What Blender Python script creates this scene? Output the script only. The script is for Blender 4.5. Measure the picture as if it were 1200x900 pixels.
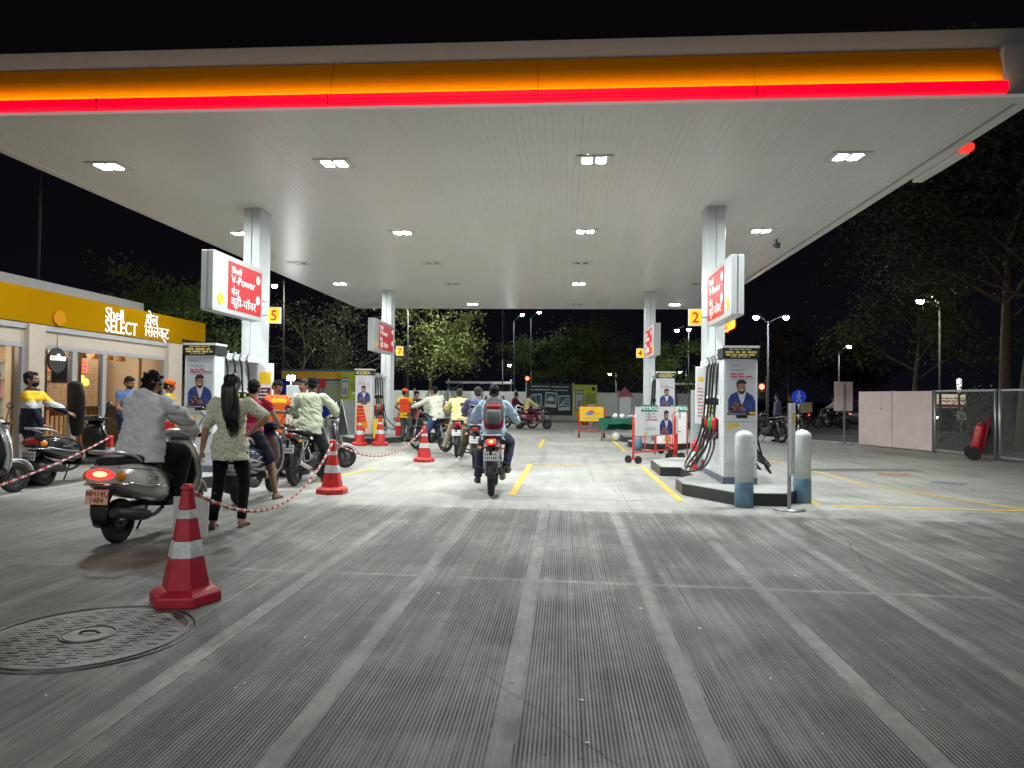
import bpy, bmesh, math, random
from mathutils import Vector as V, Matrix, noise
R = math.radians
PI = math.pi
scene = bpy.context.scene
COL = scene.collection
for o in list(bpy.data.objects):
    bpy.data.objects.remove(o)

# ------------------------------------------------------------------ camera
F, EYE = 832.0, 1.42
CW = V((0, 0, EYE))
yaw, pit, roll = math.atan(62 / F), math.atan(16 / F), 0.012
fw = V((-math.sin(yaw) * math.cos(pit), math.cos(yaw) * math.cos(pit), math.sin(pit)))
r0 = V((math.cos(yaw), math.sin(yaw), 0))
u0 = r0.cross(fw)
rt = r0 * math.cos(roll) + u0 * math.sin(roll)
up = u0 * math.cos(roll) - r0 * math.sin(roll)
cam = bpy.data.objects.new('camera', bpy.data.cameras.new('camera'))
COL.objects.link(cam)
m3 = Matrix((rt, up, -fw)).transposed()
cam.matrix_world = Matrix.Translation(CW) @ m3.to_4x4()
cam.data.sensor_width = 36
cam.data.lens = 36 * F / 1200
cam.data.clip_start = 0.05
cam.data.clip_end = 2000
scene.camera = cam

# ------------------------------------------------------------------ night sky and exposure
world = bpy.data.worlds.new('World')
scene.world = world
world.use_nodes = True
wn = world.node_tree.nodes
wl = world.node_tree.links
bg = wn['Background']
tc = wn.new('ShaderNodeTexCoord')
sx = wn.new('ShaderNodeSeparateXYZ')
wl.new(tc.outputs['Generated'], sx.inputs[0])
cr = wn.new('ShaderNodeValToRGB')
cr.color_ramp.elements[0].position = 0.0
cr.color_ramp.elements[0].color = (0.0034, 0.0036, 0.0058, 1)
cr.color_ramp.elements[1].position = 0.45
cr.color_ramp.elements[1].color = (0.0022, 0.0016, 0.0024, 1)
wl.new(sx.outputs['Z'], cr.inputs[0])
wl.new(cr.outputs[0], bg.inputs['Color'])
bg.inputs['Strength'].default_value = 1.0
scene.view_settings.view_transform = 'Standard'
scene.view_settings.look = 'None'
scene.view_settings.gamma = 1
scene.view_settings.exposure = 0.0
scene.render.engine = 'CYCLES'
cy = scene.cycles
cy.max_bounces = 8
cy.diffuse_bounces = 5
cy.glossy_bounces = 4
cy.transmission_bounces = 6
cy.transparent_max_bounces = 12
cy.sample_clamp_indirect = 3.0
cy.caustics_reflective = False
cy.caustics_refractive = False
cy.use_denoising = True
LED = 1030.0            # radiance of the lit canopy lamps
FRONT_FILL = 1550.0      # radiance of the added lamp behind the viewpoint
LED_COL = (0.94, 1.0, 0.97)


# ------------------------------------------------------------------ pixel -> world (1200x900 photograph)
def ray(px, py):
    return fw * F + rt * (px - 600) + up * (450 - py)


def G(px, py, z=0.0):
    d = ray(px, py)
    return CW + d * ((z - EYE) / d.z)


def PY(px, py, y):
    d = ray(px, py)
    return CW + d * (y / d.y)


def PX(px, py, x):
    d = ray(px, py)
    return CW + d * (x / d.x)


# ------------------------------------------------------------------ materials
MATS = {}


def mat(name, col=(0.5, 0.5, 0.5), rough=0.5, metal=0.0, coat=0.0, emit=None, es=0.0, var=0.0, vs=6.0,
        bump=0.0, bs=40.0, spec=0.5, sheen=0.0, trans=0.0, ior=1.45, col2=None):
    if name in MATS:
        return MATS[name]
    m = bpy.data.materials.new(name)
    m.use_nodes = True
    nt = m.node_tree
    b = nt.nodes['Principled BSDF']
    b.inputs['Base Color'].default_value = (*col, 1)
    b.inputs['Roughness'].default_value = rough
    b.inputs['Metallic'].default_value = metal
    b.inputs['Coat Weight'].default_value = coat
    b.inputs['Coat Roughness'].default_value = 0.08
    b.inputs['Specular IOR Level'].default_value = spec
    b.inputs['Sheen Weight'].default_value = sheen
    b.inputs['Transmission Weight'].default_value = trans
    b.inputs['IOR'].default_value = ior
    if emit:
        b.inputs['Emission Color'].default_value = (*emit, 1)
        b.inputs['Emission Strength'].default_value = es
    if var or bump or col2:
        t = nt.nodes.new('ShaderNodeTexCoord')
    if var or col2:
        n = nt.nodes.new('ShaderNodeTexNoise')
        n.inputs['Scale'].default_value = vs
        n.inputs['Detail'].default_value = 6
        n.inputs['Roughness'].default_value = 0.62
        nt.links.new(t.outputs['Object'], n.inputs['Vector'])
        r = nt.nodes.new('ShaderNodeValToRGB')
        e = r.color_ramp.elements
        e[0].position, e[1].position = 0.32, 0.68
        c2 = col2 or col
        e[0].color = (*[max(0, c * (1 - var)) for c in c2], 1)
        e[1].color = (*[min(1, c * (1 + var)) for c in col], 1)
        nt.links.new(n.outputs['Fac'], r.inputs['Fac'])
        nt.links.new(r.outputs['Color'], b.inputs['Base Color'])
        mr = nt.nodes.new('ShaderNodeMapRange')
        mr.inputs['To Min'].default_value = max(0.03, rough * 0.8)
        mr.inputs['To Max'].default_value = min(1, rough * 1.2)
        nt.links.new(n.outputs['Fac'], mr.inputs['Value'])
        nt.links.new(mr.outputs[0], b.inputs['Roughness'])
    if bump:
        n2 = nt.nodes.new('ShaderNodeTexNoise')
        n2.inputs['Scale'].default_value = bs
        n2.inputs['Detail'].default_value = 4
        nt.links.new(t.outputs['Object'], n2.inputs['Vector'])
        bp = nt.nodes.new('ShaderNodeBump')
        bp.inputs['Strength'].default_value = bump
        bp.inputs['Distance'].default_value = 0.02
        nt.links.new(n2.outputs['Fac'], bp.inputs['Height'])
        nt.links.new(bp.outputs[0], b.inputs['Normal'])
    MATS[name] = m
    return m


def emis(name, col, s):
    return mat(name, col=tuple(c * 0.5 for c in col), rough=0.4, emit=col, es=s)


M_STEEL = mat('galvanised_steel', (0.42, 0.43, 0.44), 0.42, 0.7, var=0.12)
M_CHROME = mat('chrome', (0.75, 0.75, 0.76), 0.16, 1.0)
M_DARKMETAL = mat('dark_metal', (0.04, 0.04, 0.043), 0.5, 0.4, var=0.25)
M_ENGINE = mat('engine_alloy', (0.10, 0.10, 0.105), 0.45, 0.7, var=0.3, vs=20)
M_RUBBER = mat('tyre_rubber', (0.018, 0.018, 0.019), 0.8, var=0.3, vs=25, bump=0.3, bs=90)
M_BLACKPL = mat('black_plastic', (0.018, 0.018, 0.02), 0.45, var=0.2, vs=15)
M_BLACKGL = mat('black_gloss', (0.012, 0.012, 0.014), 0.2, coat=0.6)
M_SEAT = mat('seat_vinyl', (0.014, 0.014, 0.015), 0.6, spec=.3, bump=0.15, bs=120)
M_GLASSMIR = mat('mirror_glass', (0.6, 0.62, 0.65), 0.04, 1.0)
M_TAIL = emis('lit_tail_light', (1.0, 0.016, 0.016), 4.0)
M_TAILB = emis('bright_tail_lamp', (1.0, 0.22, 0.06), 9.0)
M_REDLENS = mat('red_lens', (0.35, 0.008, 0.015), 0.15, coat=0.5)
M_AMBER = mat('amber_lens', (0.7, 0.22, 0.01), 0.2, coat=0.5)
M_WHITELENS = mat('clear_lens', (0.7, 0.7, 0.72), 0.08, coat=0.8)
M_WHITE = mat('white_paint', (0.78, 0.79, 0.79), 0.35, var=0.05, vs=3)
M_WHITEPL = mat('white_panel', (0.74, 0.76, 0.77), 0.3, var=0.03, vs=2)
M_PRINT = mat('print_grey', (0.30, 0.31, 0.34), 0.6)
M_PRINTRED = mat('print_red', (0.62, 0.03, 0.05), 0.5)
M_BLACK = mat('print_black', (0.02, 0.02, 0.022), 0.5)
M_YELLOW = mat('yellow_print', (0.82, 0.52, 0.02), 0.45)


# ------------------------------------------------------------------ object helpers
def tag(o, label=None, cat=None, group=None, kind=None):
    if label: o['label'] = label
    if cat: o['category'] = cat
    if group: o['group'] = group
    if kind: o['kind'] = kind
    return o


def thing(name, label, cat, loc=(0, 0, 0), rz=0.0, group=None):
    o = bpy.data.objects.new(name, None)
    COL.objects.link(o)
    o.empty_display_size = 0.2
    o.location = loc
    o.rotation_euler = (0, 0, rz)
    return tag(o, label, cat, group)


def children(o):
    return [c for c in bpy.data.objects if c.parent == o]


def copy_tree(o, parent=None):
    c = o.copy()
    COL.objects.link(c)
    if parent:
        c.parent = parent
        c.matrix_parent_inverse = o.matrix_parent_inverse
    for ch in children(o):
        copy_tree(ch, c)
    return c


def dup(o, loc, rz=None, label=None):
    c = copy_tree(o)
    c.location = loc
    if rz is not None:
        c.rotation_euler = (0, 0, rz)
    if label:
        c['label'] = label
    return c


def spline(pts, n=6, closed=False):
    pts = [V(p) for p in pts]
    out = []
    N = len(pts)
    for i in range(N if closed else N - 1):
        p1, p2 = pts[i], pts[(i + 1) % N]
        p0 = pts[(i - 1) % N] if (closed or i > 0) else p1 * 2 - p2
        p3 = pts[(i + 2) % N] if (closed or i + 2 < N) else p2 * 2 - p1
        for k in range(n):
            t = k / n
            out.append(0.5 * ((2 * p1) + (p2 - p0) * t + (2 * p0 - 5 * p1 + 4 * p2 - p3) * t * t + (3 * p1 - p0 - 3 * p2 + p3) * t ** 3))
    if not closed:
        out.append(pts[-1])
    return out


def lerp(a, b, t):
    return a + (b - a) * t


class MB:
    def __init__(s):
        s.v, s.f, s.m, s.s = [], [], [], []

    def add(s, vs, fs, mi=0, smooth=False, M=None):
        o = len(s.v)
        s.v += [tuple(M @ V(p)) if M else tuple(p) for p in vs]
        for f in fs:
            s.f.append([i + o for i in f])
            s.m.append(mi)
            s.s.append(smooth)
        return s

    def box(s, c, d, mi=0, M=None, rz=0.0):
        x, y, z = d[0] / 2, d[1] / 2, d[2] / 2
        vs = [V((a * x, b * y, e * z)) for e in (-1, 1) for b in (-1, 1) for a in (-1, 1)]
        T = Matrix.Translation(c) @ Matrix.Rotation(rz, 4, 'Z')
        if M: T = M @ T
        return s.add(vs, [(0, 2, 3, 1), (4, 5, 7, 6), (0, 1, 5, 4), (2, 6, 7, 3), (0, 4, 6, 2), (1, 3, 7, 5)], mi, False, T)

    def span(s, a, b, mi=0, M=None):
        a, b = V(a), V(b)
        return s.box((a + b) / 2, [abs(q) for q in (b - a)], mi, M)

    def bar(s, p0, p1, w, h, mi=0):
        p0, p1 = V(p0), V(p1)
        d = p1 - p0
        q = d.to_track_quat('Z', 'Y').to_matrix().to_4x4()
        return s.box((0, 0, 0), (w, h, d.length), mi, Matrix.Translation((p0 + p1) / 2) @ q)

    def loft(s, rings, mi=0, cap=True, smooth=True, closed=False, M=None):
        n = len(rings[0])
        vs = [p for r in rings for p in r]
        fs = []
        K = len(rings)
        for i in range(K if closed else K - 1):
            a, b = i * n, ((i + 1) % K) * n
            for k in range(n):
                fs.append((a + k, a + (k + 1) % n, b + (k + 1) % n, b + k))
        s.add(vs, fs, mi, smooth, M)
        if cap and not closed:
            o = len(s.v) - len(vs)
            s.f.append([o + k for k in reversed(range(n))]); s.m.append(mi); s.s.append(False)
            s.f.append([o + (K - 1) * n + k for k in range(n)]); s.m.append(mi); s.s.append(False)
        return s

    def tube(s, pts, rad, n=8, mi=0, cap=True, smooth=True, M=None, closed=False):
        pts = [V(p) for p in pts]
        K = len(pts)
        if not isinstance(rad, (list, tuple)):
            rad = [rad] * K
        rings = []
        prev = None
        for i, p in enumerate(pts):
            if closed:
                t = pts[(i + 1) % K] - pts[i - 1]
            else:
                t = pts[min(i + 1, K - 1)] - pts[max(i - 1, 0)]
            if t.length < 1e-9: t = V((0, 0, 1))
            t.normalize()
            if prev is None:
                a = V((1, 0, 0)) if abs(t.x) < 0.8 else V((0, 1, 0))
                u = (a - t * a.dot(t)).normalized()
            else:
                u = prev - t * prev.dot(t)
                u = u.normalized() if u.length > 1e-6 else t.orthogonal().normalized()
            prev = u
            w = t.cross(u)
            r = rad[i]
            ra, rb = r if isinstance(r, (list, tuple)) else (r, r)
            rings.append([p + u * (math.cos(2 * PI * k / n) * ra) + w * (math.sin(2 * PI * k / n) * rb) for k in range(n)])
        return s.loft(rings, mi, cap, smooth, closed, M)

    def cyl(s, p0, p1, r0, r1=None, n=16, mi=0, smooth=True, M=None):
        return s.tube([p0, p1], [r0, r1 if r1 is not None else r0], n, mi, True, smooth, M)

    def lathe(s, prof, n=24, mi=0, M=None, smooth=True, c=(0, 0, 0), cap=True):
        rings = [[V((c[0] + r * math.cos(2 * PI * k / n), c[1] + r * math.sin(2 * PI * k / n), c[2] + z)) for k in range(n)] for r, z in prof]
        return s.loft(rings, mi, cap, smooth, False, M)

    def ell(s, c, r, mi=0, nu=14, nv=9, M=None, fn=None):
        c = V(c)
        rings = []
        for j in range(nv + 1):
            th = PI * (0.02 + 0.96 * j / nv)
            ring = []
            for k in range(nu):
                ph = 2 * PI * k / nu
                d = V((math.sin(th) * math.cos(ph), math.sin(th) * math.sin(ph), -math.cos(th)))
                sc = fn(d) if fn else 1.0
                ring.append(c + V((d.x * r[0], d.y * r[1], d.z * r[2])) * sc)
            rings.append(ring)
        return s.loft(rings, mi, True, True, False, M)

    def prism(s, poly, z0, z1, mi=0, M=None, smooth=False):
        n = len(poly)
        vs = [(p[0], p[1], z0) for p in poly] + [(p[0], p[1], z1) for p in poly]
        fs = [tuple(reversed(range(n))), tuple(range(n, 2 * n))] + [(k, (k + 1) % n, n + (k + 1) % n, n + k) for k in range(n)]
        return s.add(vs, fs, mi, smooth, M)

    def quad(s, a, b, c, d, mi=0):
        return s.add([a, b, c, d], [(0, 1, 2, 3)], mi)

    def torus(s, c, axis, Rr, r, n=28, k=10, mi=0, M=None, rx=None):
        ax = V(axis).normalized()
        u = ax.orthogonal().normalized()
        w = ax.cross(u)
        rings = []
        for i in range(n):
            a = 2 * PI * i / n
            d = u * math.cos(a) + w * math.sin(a)
            rings.append([V(c) + d * (Rr + r * math.cos(2 * PI * j / k)) + ax * ((rx or r) * math.sin(2 * PI * j / k)) for j in range(k)])
        return s.loft(rings, mi, False, True, True, M)

    def build(s, name, mats, parent=None, loc=None, bevel=0.0, seg=2, recalc=True):
        me = bpy.data.meshes.new(name)
        me.from_pydata(s.v, [], s.f)
        if not isinstance(mats, (list, tuple)): mats = [mats]
        for m in mats: me.materials.append(m)
        me.polygons.foreach_set('material_index', s.m)
        me.polygons.foreach_set('use_smooth', s.s)
        if recalc:
            bm = bmesh.new()
            bm.from_mesh(me)
            bmesh.ops.recalc_face_normals(bm, faces=bm.faces)
            bm.to_mesh(me)
            bm.free()
        me.update()
        o = bpy.data.objects.new(name, me)
        COL.objects.link(o)
        if parent: o.parent = parent
        if loc: o.location = loc
        if bevel:
            b = o.modifiers.new('bevel', 'BEVEL')
            b.width = bevel
            b.segments = seg
            b.limit_method = 'ANGLE'
            b.angle_limit = R(40)
            b.harden_normals = False
        return o


def se(c, ax, ay, rx, ry, n=16, e=2.6):
    """superellipse ring"""
    c, ax, ay = V(c), V(ax), V(ay)
    out = []
    for k in range(n):
        a = 2 * PI * k / n
        x, y = math.cos(a), math.sin(a)
        out.append(c + ax * (rx * math.copysign(abs(x) ** (2 / e), x)) + ay * (ry * math.copysign(abs(y) ** (2 / e), y)))
    return out


FACE_FRONT = Matrix.Rotation(R(90), 4, 'X')          # text facing -Y


def text(name, s, size, m, parent, M, ext=0.004, off=0.0, align='LEFT', sx=1.0):
    c = bpy.data.curves.new(name, 'FONT')
    c.body = s
    c.size = size
    c.extrude = ext
    c.offset = off
    c.align_x = align
    c.resolution_u = 3
    o = bpy.data.objects.new(name, c)
    COL.objects.link(o)
    bpy.context.view_layer.update()
    me = bpy.data.meshes.new_from_object(o.evaluated_get(bpy.context.evaluated_depsgraph_get()))
    bpy.data.objects.remove(o)
    me.transform(M @ Matrix.Scale(sx, 4, (1, 0, 0)))
    me.materials.clear()
    me.materials.append(m)
    o = bpy.data.objects.new(name, me)
    COL.objects.link(o)
    o.parent = parent
    return o


def frame(origin, xdir, zdir):
    """matrix whose local XY plane is a wall: x along xdir, y up, z out"""
    x = V(xdir).normalized()
    y = V(zdir).normalized()
    z = x.cross(y)
    return Matrix.Translation(origin) @ Matrix((x, y, z)).transposed().to_4x4()


def greek(mb, M, x0, x1, y, h, rng, mi=0, word=0.05, z=0.002):
    """a line of tiny print: word-sized blocks"""
    x = x0
    while x < x1 - word * 0.4:
        w = min(word * rng.uniform(0.5, 1.5), x1 - x)
        mb.box((x + w / 2, y, z), (w, h, 0.002), mi, M)
        x += w + word * 0.25


def strokes(mb, M, lines, w, z=0.002, mi=0):
    for ln in lines:
        for a, b in zip(ln, ln[1:]):
            a, b = V((a[0], a[1], 0)), V((b[0], b[1], 0))
            d = (b - a)
            L = d.length
            T = M @ Matrix.Translation((a + b) / 2 + V((0, 0, z))) @ Matrix.Rotation(math.atan2(d.y, d.x), 4, 'Z')
            mb.box((0, 0, 0), (L + w * 0.8, w, 0.003), mi, T)


# ================================================================== ground
def concrete_material():
    m = bpy.data.materials.new('forecourt_concrete')
    m.use_nodes = True
    nt = m.node_tree
    N, L = nt.nodes, nt.links
    b = N['Principled BSDF']
    tcn = N.new('ShaderNodeTexCoord')
    sp = N.new('ShaderNodeSeparateXYZ')
    L.new(tcn.outputs['Object'], sp.inputs[0])

    def mth(op, a, c=None, d=None):
        n = N.new('ShaderNodeMath')
        n.operation = op
        for i, q in enumerate((a, c, d)):
            if q is None: continue
            if isinstance(q, (int, float)): n.inputs[i].default_value = q
            else: L.new(q, n.inputs[i])
        return n.outputs[0]

    def noi(scale, detail=5, rough=0.6, vec=None):
        n = N.new('ShaderNodeTexNoise')
        n.inputs['Scale'].default_value = scale
        n.inputs['Detail'].default_value = detail
        n.inputs['Roughness'].default_value = rough
        L.new(vec or tcn.outputs['Object'], n.inputs['Vector'])
        return n.outputs['Fac']

    def ss(v, lo, hi, a=0.0, c=1.0):
        n = N.new('ShaderNodeMapRange')
        n.interpolation_type = 'SMOOTHSTEP'
        n.inputs['From Min'].default_value = lo
        n.inputs['From Max'].default_value = hi
        n.inputs['To Min'].default_value = a
        n.inputs['To Max'].default_value = c
        L.new(v, n.inputs['Value'])
        return n.outputs[0]
    X, Y = sp.outputs['X'], sp.outputs['Y']
    wob = mth('ADD', mth('MULTIPLY', mth('SUBTRACT', noi(1.3, 3), 0.5), 0.05), mth('MULTIPLY', mth('SUBTRACT', noi(14, 4), 0.5), 0.042))
    xw = mth('ADD', X, wob)
    # smooth trowelled bands between the ribbed strips
    u = mth('DIVIDE', mth('ADD', xw, 0.24), 0.865)
    dist = mth('MULTIPLY', mth('ABSOLUTE', mth('SUBTRACT', u, mth('ROUND', u))), 0.865)
    band = ss(dist, 0.045, 0.062)                 # 0 on a band
    yw = mth('ADD', Y, mth('ADD', wob, mth('MULTIPLY', X, 0.03)))
    cross = ss(mth('ABSOLUTE', mth('SUBTRACT', yw, 5.55)), 0.015, 0.05)
    cross2 = ss(mth('ABSOLUTE', mth('SUBTRACT', yw, 1.6)), 0.05, 0.07)
    ends = ss(yw, 9.0, 9.06, 1.0, 0.0)
    leftfade = mth('MAXIMUM', ss(X, -2.95, -2.85), ss(Y, 5.5, 5.6, 1.0, 0.0))
    wear = ss(noi(0.8, 6, .7), 0.34, 0.62, 0.25, 1.0)
    ribm = mth('MULTIPLY', mth('MULTIPLY', mth('MULTIPLY', band, cross), mth('MULTIPLY', ends, leftfade)), cross2)
    groove = mth('MULTIPLY', mth('ADD', mth('SINE', mth('MULTIPLY', X, 2 * PI / 0.0185)), 1.0), 0.5)
    gsh = ss(groove, 0.15, 0.75)
    rib = mth('MULTIPLY', mth('SUBTRACT', 1.0, gsh), mth('MULTIPLY', ribm, wear))     # 1 in a groove
    # colours
    big, mid, fine = noi(0.35, 5, 0.65), noi(2.2, 7, 0.7), noi(55, 3, 0.7)
    mp = N.new('ShaderNodeMapping')
    mp.inputs['Scale'].default_value = (2.2, 0.28, 1)
    L.new(tcn.outputs['Object'], mp.inputs['Vector'])
    streak = noi(1.0, 6, 0.7, mp.outputs[0])
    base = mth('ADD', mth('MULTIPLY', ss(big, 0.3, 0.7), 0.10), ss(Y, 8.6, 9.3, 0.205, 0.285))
    base = mth('ADD', base, mth('MULTIPLY', mth('SUBTRACT', mid, 0.5), 0.16))
    base = mth('ADD', base, mth('MULTIPLY', mth('SUBTRACT', streak, 0.5), 0.22))
    base = mth('ADD', base, mth('MULTIPLY', mth('SUBTRACT', fine, 0.5), 0.10))
    # dirt that has settled in the ribbed strips
    grime = mth('MULTIPLY', ribm, ss(Y, 4.0, 9.0, 0.22, 0.10))
    base = mth('MULTIPLY', base, mth('SUBTRACT', 1.0, grime))
    base = mth('MULTIPLY', base, mth('SUBTRACT', 1.0, mth('MULTIPLY', rib, 0.86)))
    bandd = mth('MULTIPLY', mth('SUBTRACT', 1.0, mth('MULTIPLY', band, cross)), ss(noi(3.0, 6, 0.75), 0.35, 0.65))
    base = mth('MULTIPLY', base, mth('SUBTRACT', 1.0, mth('MULTIPLY', mth('MULTIPLY', bandd, ends), 0.38)))
    mp2 = N.new('ShaderNodeMapping')
    mp2.inputs['Scale'].default_value = (5.5, 0.5, 1)
    L.new(tcn.outputs['Object'], mp2.inputs['Vector'])
    dirt = ss(noi(1.0, 8, .72, mp2.outputs[0]), .36, .66, .60, 1.15)
    blot = ss(noi(.55, 7, .72), .36, .62, .62, 1.12)
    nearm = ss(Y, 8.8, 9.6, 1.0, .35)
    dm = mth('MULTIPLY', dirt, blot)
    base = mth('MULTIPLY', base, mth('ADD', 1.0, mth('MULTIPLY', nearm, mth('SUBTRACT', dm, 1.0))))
    # oil spots and tyre marks
    spot = ss(noi(1.7, 2, 0.5), 0.70, 0.78)
    base = mth('MULTIPLY', base, mth('SUBTRACT', 1.0, mth('MULTIPLY', spot, 0.35)))
    wn_ = N.new('ShaderNodeTexWhiteNoise')
    wn_.noise_dimensions = '1D'
    L.new(mth('FLOOR', mth('SUBTRACT', mth('DIVIDE', X, 0.0185), 0.25)), wn_.inputs['W'])
    perrib = mth('ADD', 1.0, mth('MULTIPLY', ribm, mth('MULTIPLY', mth('SUBTRACT', wn_.outputs['Value'], 0.5), 0.55)))
    base = mth('MULTIPLY', base, perrib)
    speck = noi(150, 2, 0.8)
    base = mth('MULTIPLY', base, mth('ADD', 1.0, mth('MULTIPLY', mth('SUBTRACT', speck, 0.5), mth('MULTIPLY', nearm, 0.95))))
    grit = ss(noi(38, 4, .75), .60, .70)
    base = mth('MULTIPLY', base, mth('SUBTRACT', 1.0, mth('MULTIPLY', grit, mth('MULTIPLY', nearm, .40))))
    drip = ss(noi(5.5, 3, .5), .70, .735)
    base = mth('MULTIPLY', base, mth('SUBTRACT', 1.0, mth('MULTIPLY', drip, .45)))
    # stains on the left, plus dimming away from the lamps painted into the colour
    lq = mth('MULTIPLY', ss(X, -3.1, -2.5, 1.0, 0.0), ss(Y, 8.0, 9.6, 1.0, 0.0))
    base = mth('MULTIPLY', base, mth('SUBTRACT', 1.0, mth('MULTIPLY', lq, mth('ADD', .24, mth('MULTIPLY', ss(noi(1.1, 7, .75), .40, .62), .34)))))
    # hairline cracks
    vo = N.new('ShaderNodeTexVoronoi')
    vo.feature = 'DISTANCE_TO_EDGE'
    vo.inputs['Scale'].default_value = 0.32
    vd = N.new('ShaderNodeMix')
    vd.data_type = 'RGBA'
    vn = N.new('ShaderNodeTexNoise')
    vn.inputs['Scale'].default_value = 2.5
    vn.inputs['Detail'].default_value = 6
    L.new(tcn.outputs['Object'], vn.inputs['Vector'])
    vd.inputs['Factor'].default_value = 0.12
    L.new(tcn.outputs['Object'], vd.inputs['A'])
    L.new(vn.outputs['Color'], vd.inputs['B'])
    L.new(vd.outputs['Result'], vo.inputs['Vector'])
    crack = mth('MULTIPLY', ss(vo.outputs['Distance'], .0015, .004, 1.0, 0.0), ss(noi(.5, 2), .52, .60))
    base = mth('MULTIPLY', base, mth('SUBTRACT', 1.0, mth('MULTIPLY', crack, .45)))
    # tyre rubber laid along the lanes
    mp3 = N.new('ShaderNodeMapping')
    mp3.inputs['Scale'].default_value = (4.5, 0.10, 1)
    L.new(tcn.outputs['Object'], mp3.inputs['Vector'])
    tyre = ss(noi(1.0, 3, .55, mp3.outputs[0]), .54, .68)
    base = mth('MULTIPLY', base, mth('SUBTRACT', 1.0, mth('MULTIPLY', tyre, .24)))
    # saw-cut joints
    def joint(v, at, w=0.006):
        return ss(mth('ABSOLUTE', mth('SUBTRACT', v, at)), w * 0.6, w)
    jn = mth('MULTIPLY', joint(X, 0.87), joint(X, 4.4))
    jn = mth('MULTIPLY', jn, mth('MULTIPLY', joint(X, -3.0), joint(Y, 9.55, 0.008)))
    for q in (14.2, 18.7, 23.2, 27.7):
        jn = mth('MULTIPLY', jn, joint(Y, q, 0.012))
    base = mth('MULTIPLY', base, mth('ADD', mth('MULTIPLY', jn, 0.6), 0.4))
    # rubbed red oxide stain left by the scooters' lane
    cmb = N.new('ShaderNodeCombineColor')
    L.new(mth('MULTIPLY', base, 1.0), cmb.inputs[0])
    L.new(mth('MULTIPLY', base, 0.985), cmb.inputs[1])
    L.new(mth('MULTIPLY', base, 0.93), cmb.inputs[2])
    # brown spill under the silver scooter
    ex = mth('DIVIDE', mth('ADD', X, 3.45), 0.75)
    ey = mth('DIVIDE', mth('SUBTRACT', Y, 5.9), 0.42)
    er = mth('ADD', mth('ADD', mth('MULTIPLY', ex, ex), mth('MULTIPLY', ey, ey)), mth('MULTIPLY', mth('SUBTRACT', noi(2.4, 5, .7), .5), 2.4))
    sp_ = N.new('ShaderNodeMix')
    sp_.data_type = 'RGBA'
    L.new(mth('MULTIPLY', ss(er, .35, 1.15, 1.0, 0.0), .62), sp_.inputs['Factor'])
    L.new(cmb.outputs[0], sp_.inputs['A'])
    sp_.inputs['B'].default_value = (.085, .052, .038, 1)
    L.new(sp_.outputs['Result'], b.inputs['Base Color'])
    L.new(ss(mth('ADD', mid, mth('MULTIPLY', rib, 0.4)), 0.2, 0.9, 0.42, 0.75), b.inputs['Roughness'])
    h = mth('ADD', mth('MULTIPLY', rib, -0.004), mth('MULTIPLY', fine, 0.0012))
    h = mth('ADD', h, mth('ADD', mth('MULTIPLY', mid, 0.004), mth('MULTIPLY', speck, 0.002)))
    bp = N.new('ShaderNodeBump')
    bp.inputs['Strength'].default_value = 0.8
    bp.inputs['Distance'].default_value = 1.0
    L.new(h, bp.inputs['Height'])
    L.new(bp.outputs[0], b.inputs['Normal'])
    return m


def sheet(name, poly, z, m):
    mb = MB()
    mb.add([(p[0], p[1], z) for p in poly], [tuple(range(len(poly)))])
    o = mb.build(name, m, recalc=False)
    if o.data.polygons[0].normal.z < 0: o.data.flip_normals()
    return tag(o, kind='structure')


M_EARTH = mat('dry_earth', (0.07, 0.062, 0.05), 0.95, var=0.35, vs=1.5, bump=0.4, bs=8)
M_ASPH = mat('asphalt', (0.055, 0.055, 0.058), 0.75, var=0.25, vs=3, bump=0.3, bs=60)
M_LINE = mat('yellow_road_paint', (0.80, 0.50, 0.03), 0.6, var=0.15, vs=9, col2=(0.55, 0.38, 0.08))
M_WLINE = mat('white_road_paint', (0.5, 0.5, 0.48), 0.6, var=0.3, vs=5, col2=(0.28, 0.28, 0.27))
M_KERB = mat('kerb_concrete', (0.30, 0.30, 0.29), 0.8, var=0.2, vs=8, bump=0.2, bs=30)
sheet('ground', [(-500, -60), (500, -60), (500, 700), (-500, 700)], -0.05, M_EARTH)
sheet('road', [(-200, 43.5), (3, 43.5), (9, 26), (16, 24), (60, 20), (300, 20), (300, 70), (-200, 64)], -0.012, M_ASPH)
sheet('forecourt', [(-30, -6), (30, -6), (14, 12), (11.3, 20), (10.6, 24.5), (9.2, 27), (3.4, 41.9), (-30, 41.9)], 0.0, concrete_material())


def strip(a, b, w, m=None, name='lane_marking', z=0.004):
    a, b = V((a[0], a[1], 0)), V((b[0], b[1], 0))
    d = (b - a).normalized()
    n = V((-d.y, d.x, 0)) * (w / 2)
    return sheet(name, [a + n, a - n, b - n, b + n], z, m or M_LINE)


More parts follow.
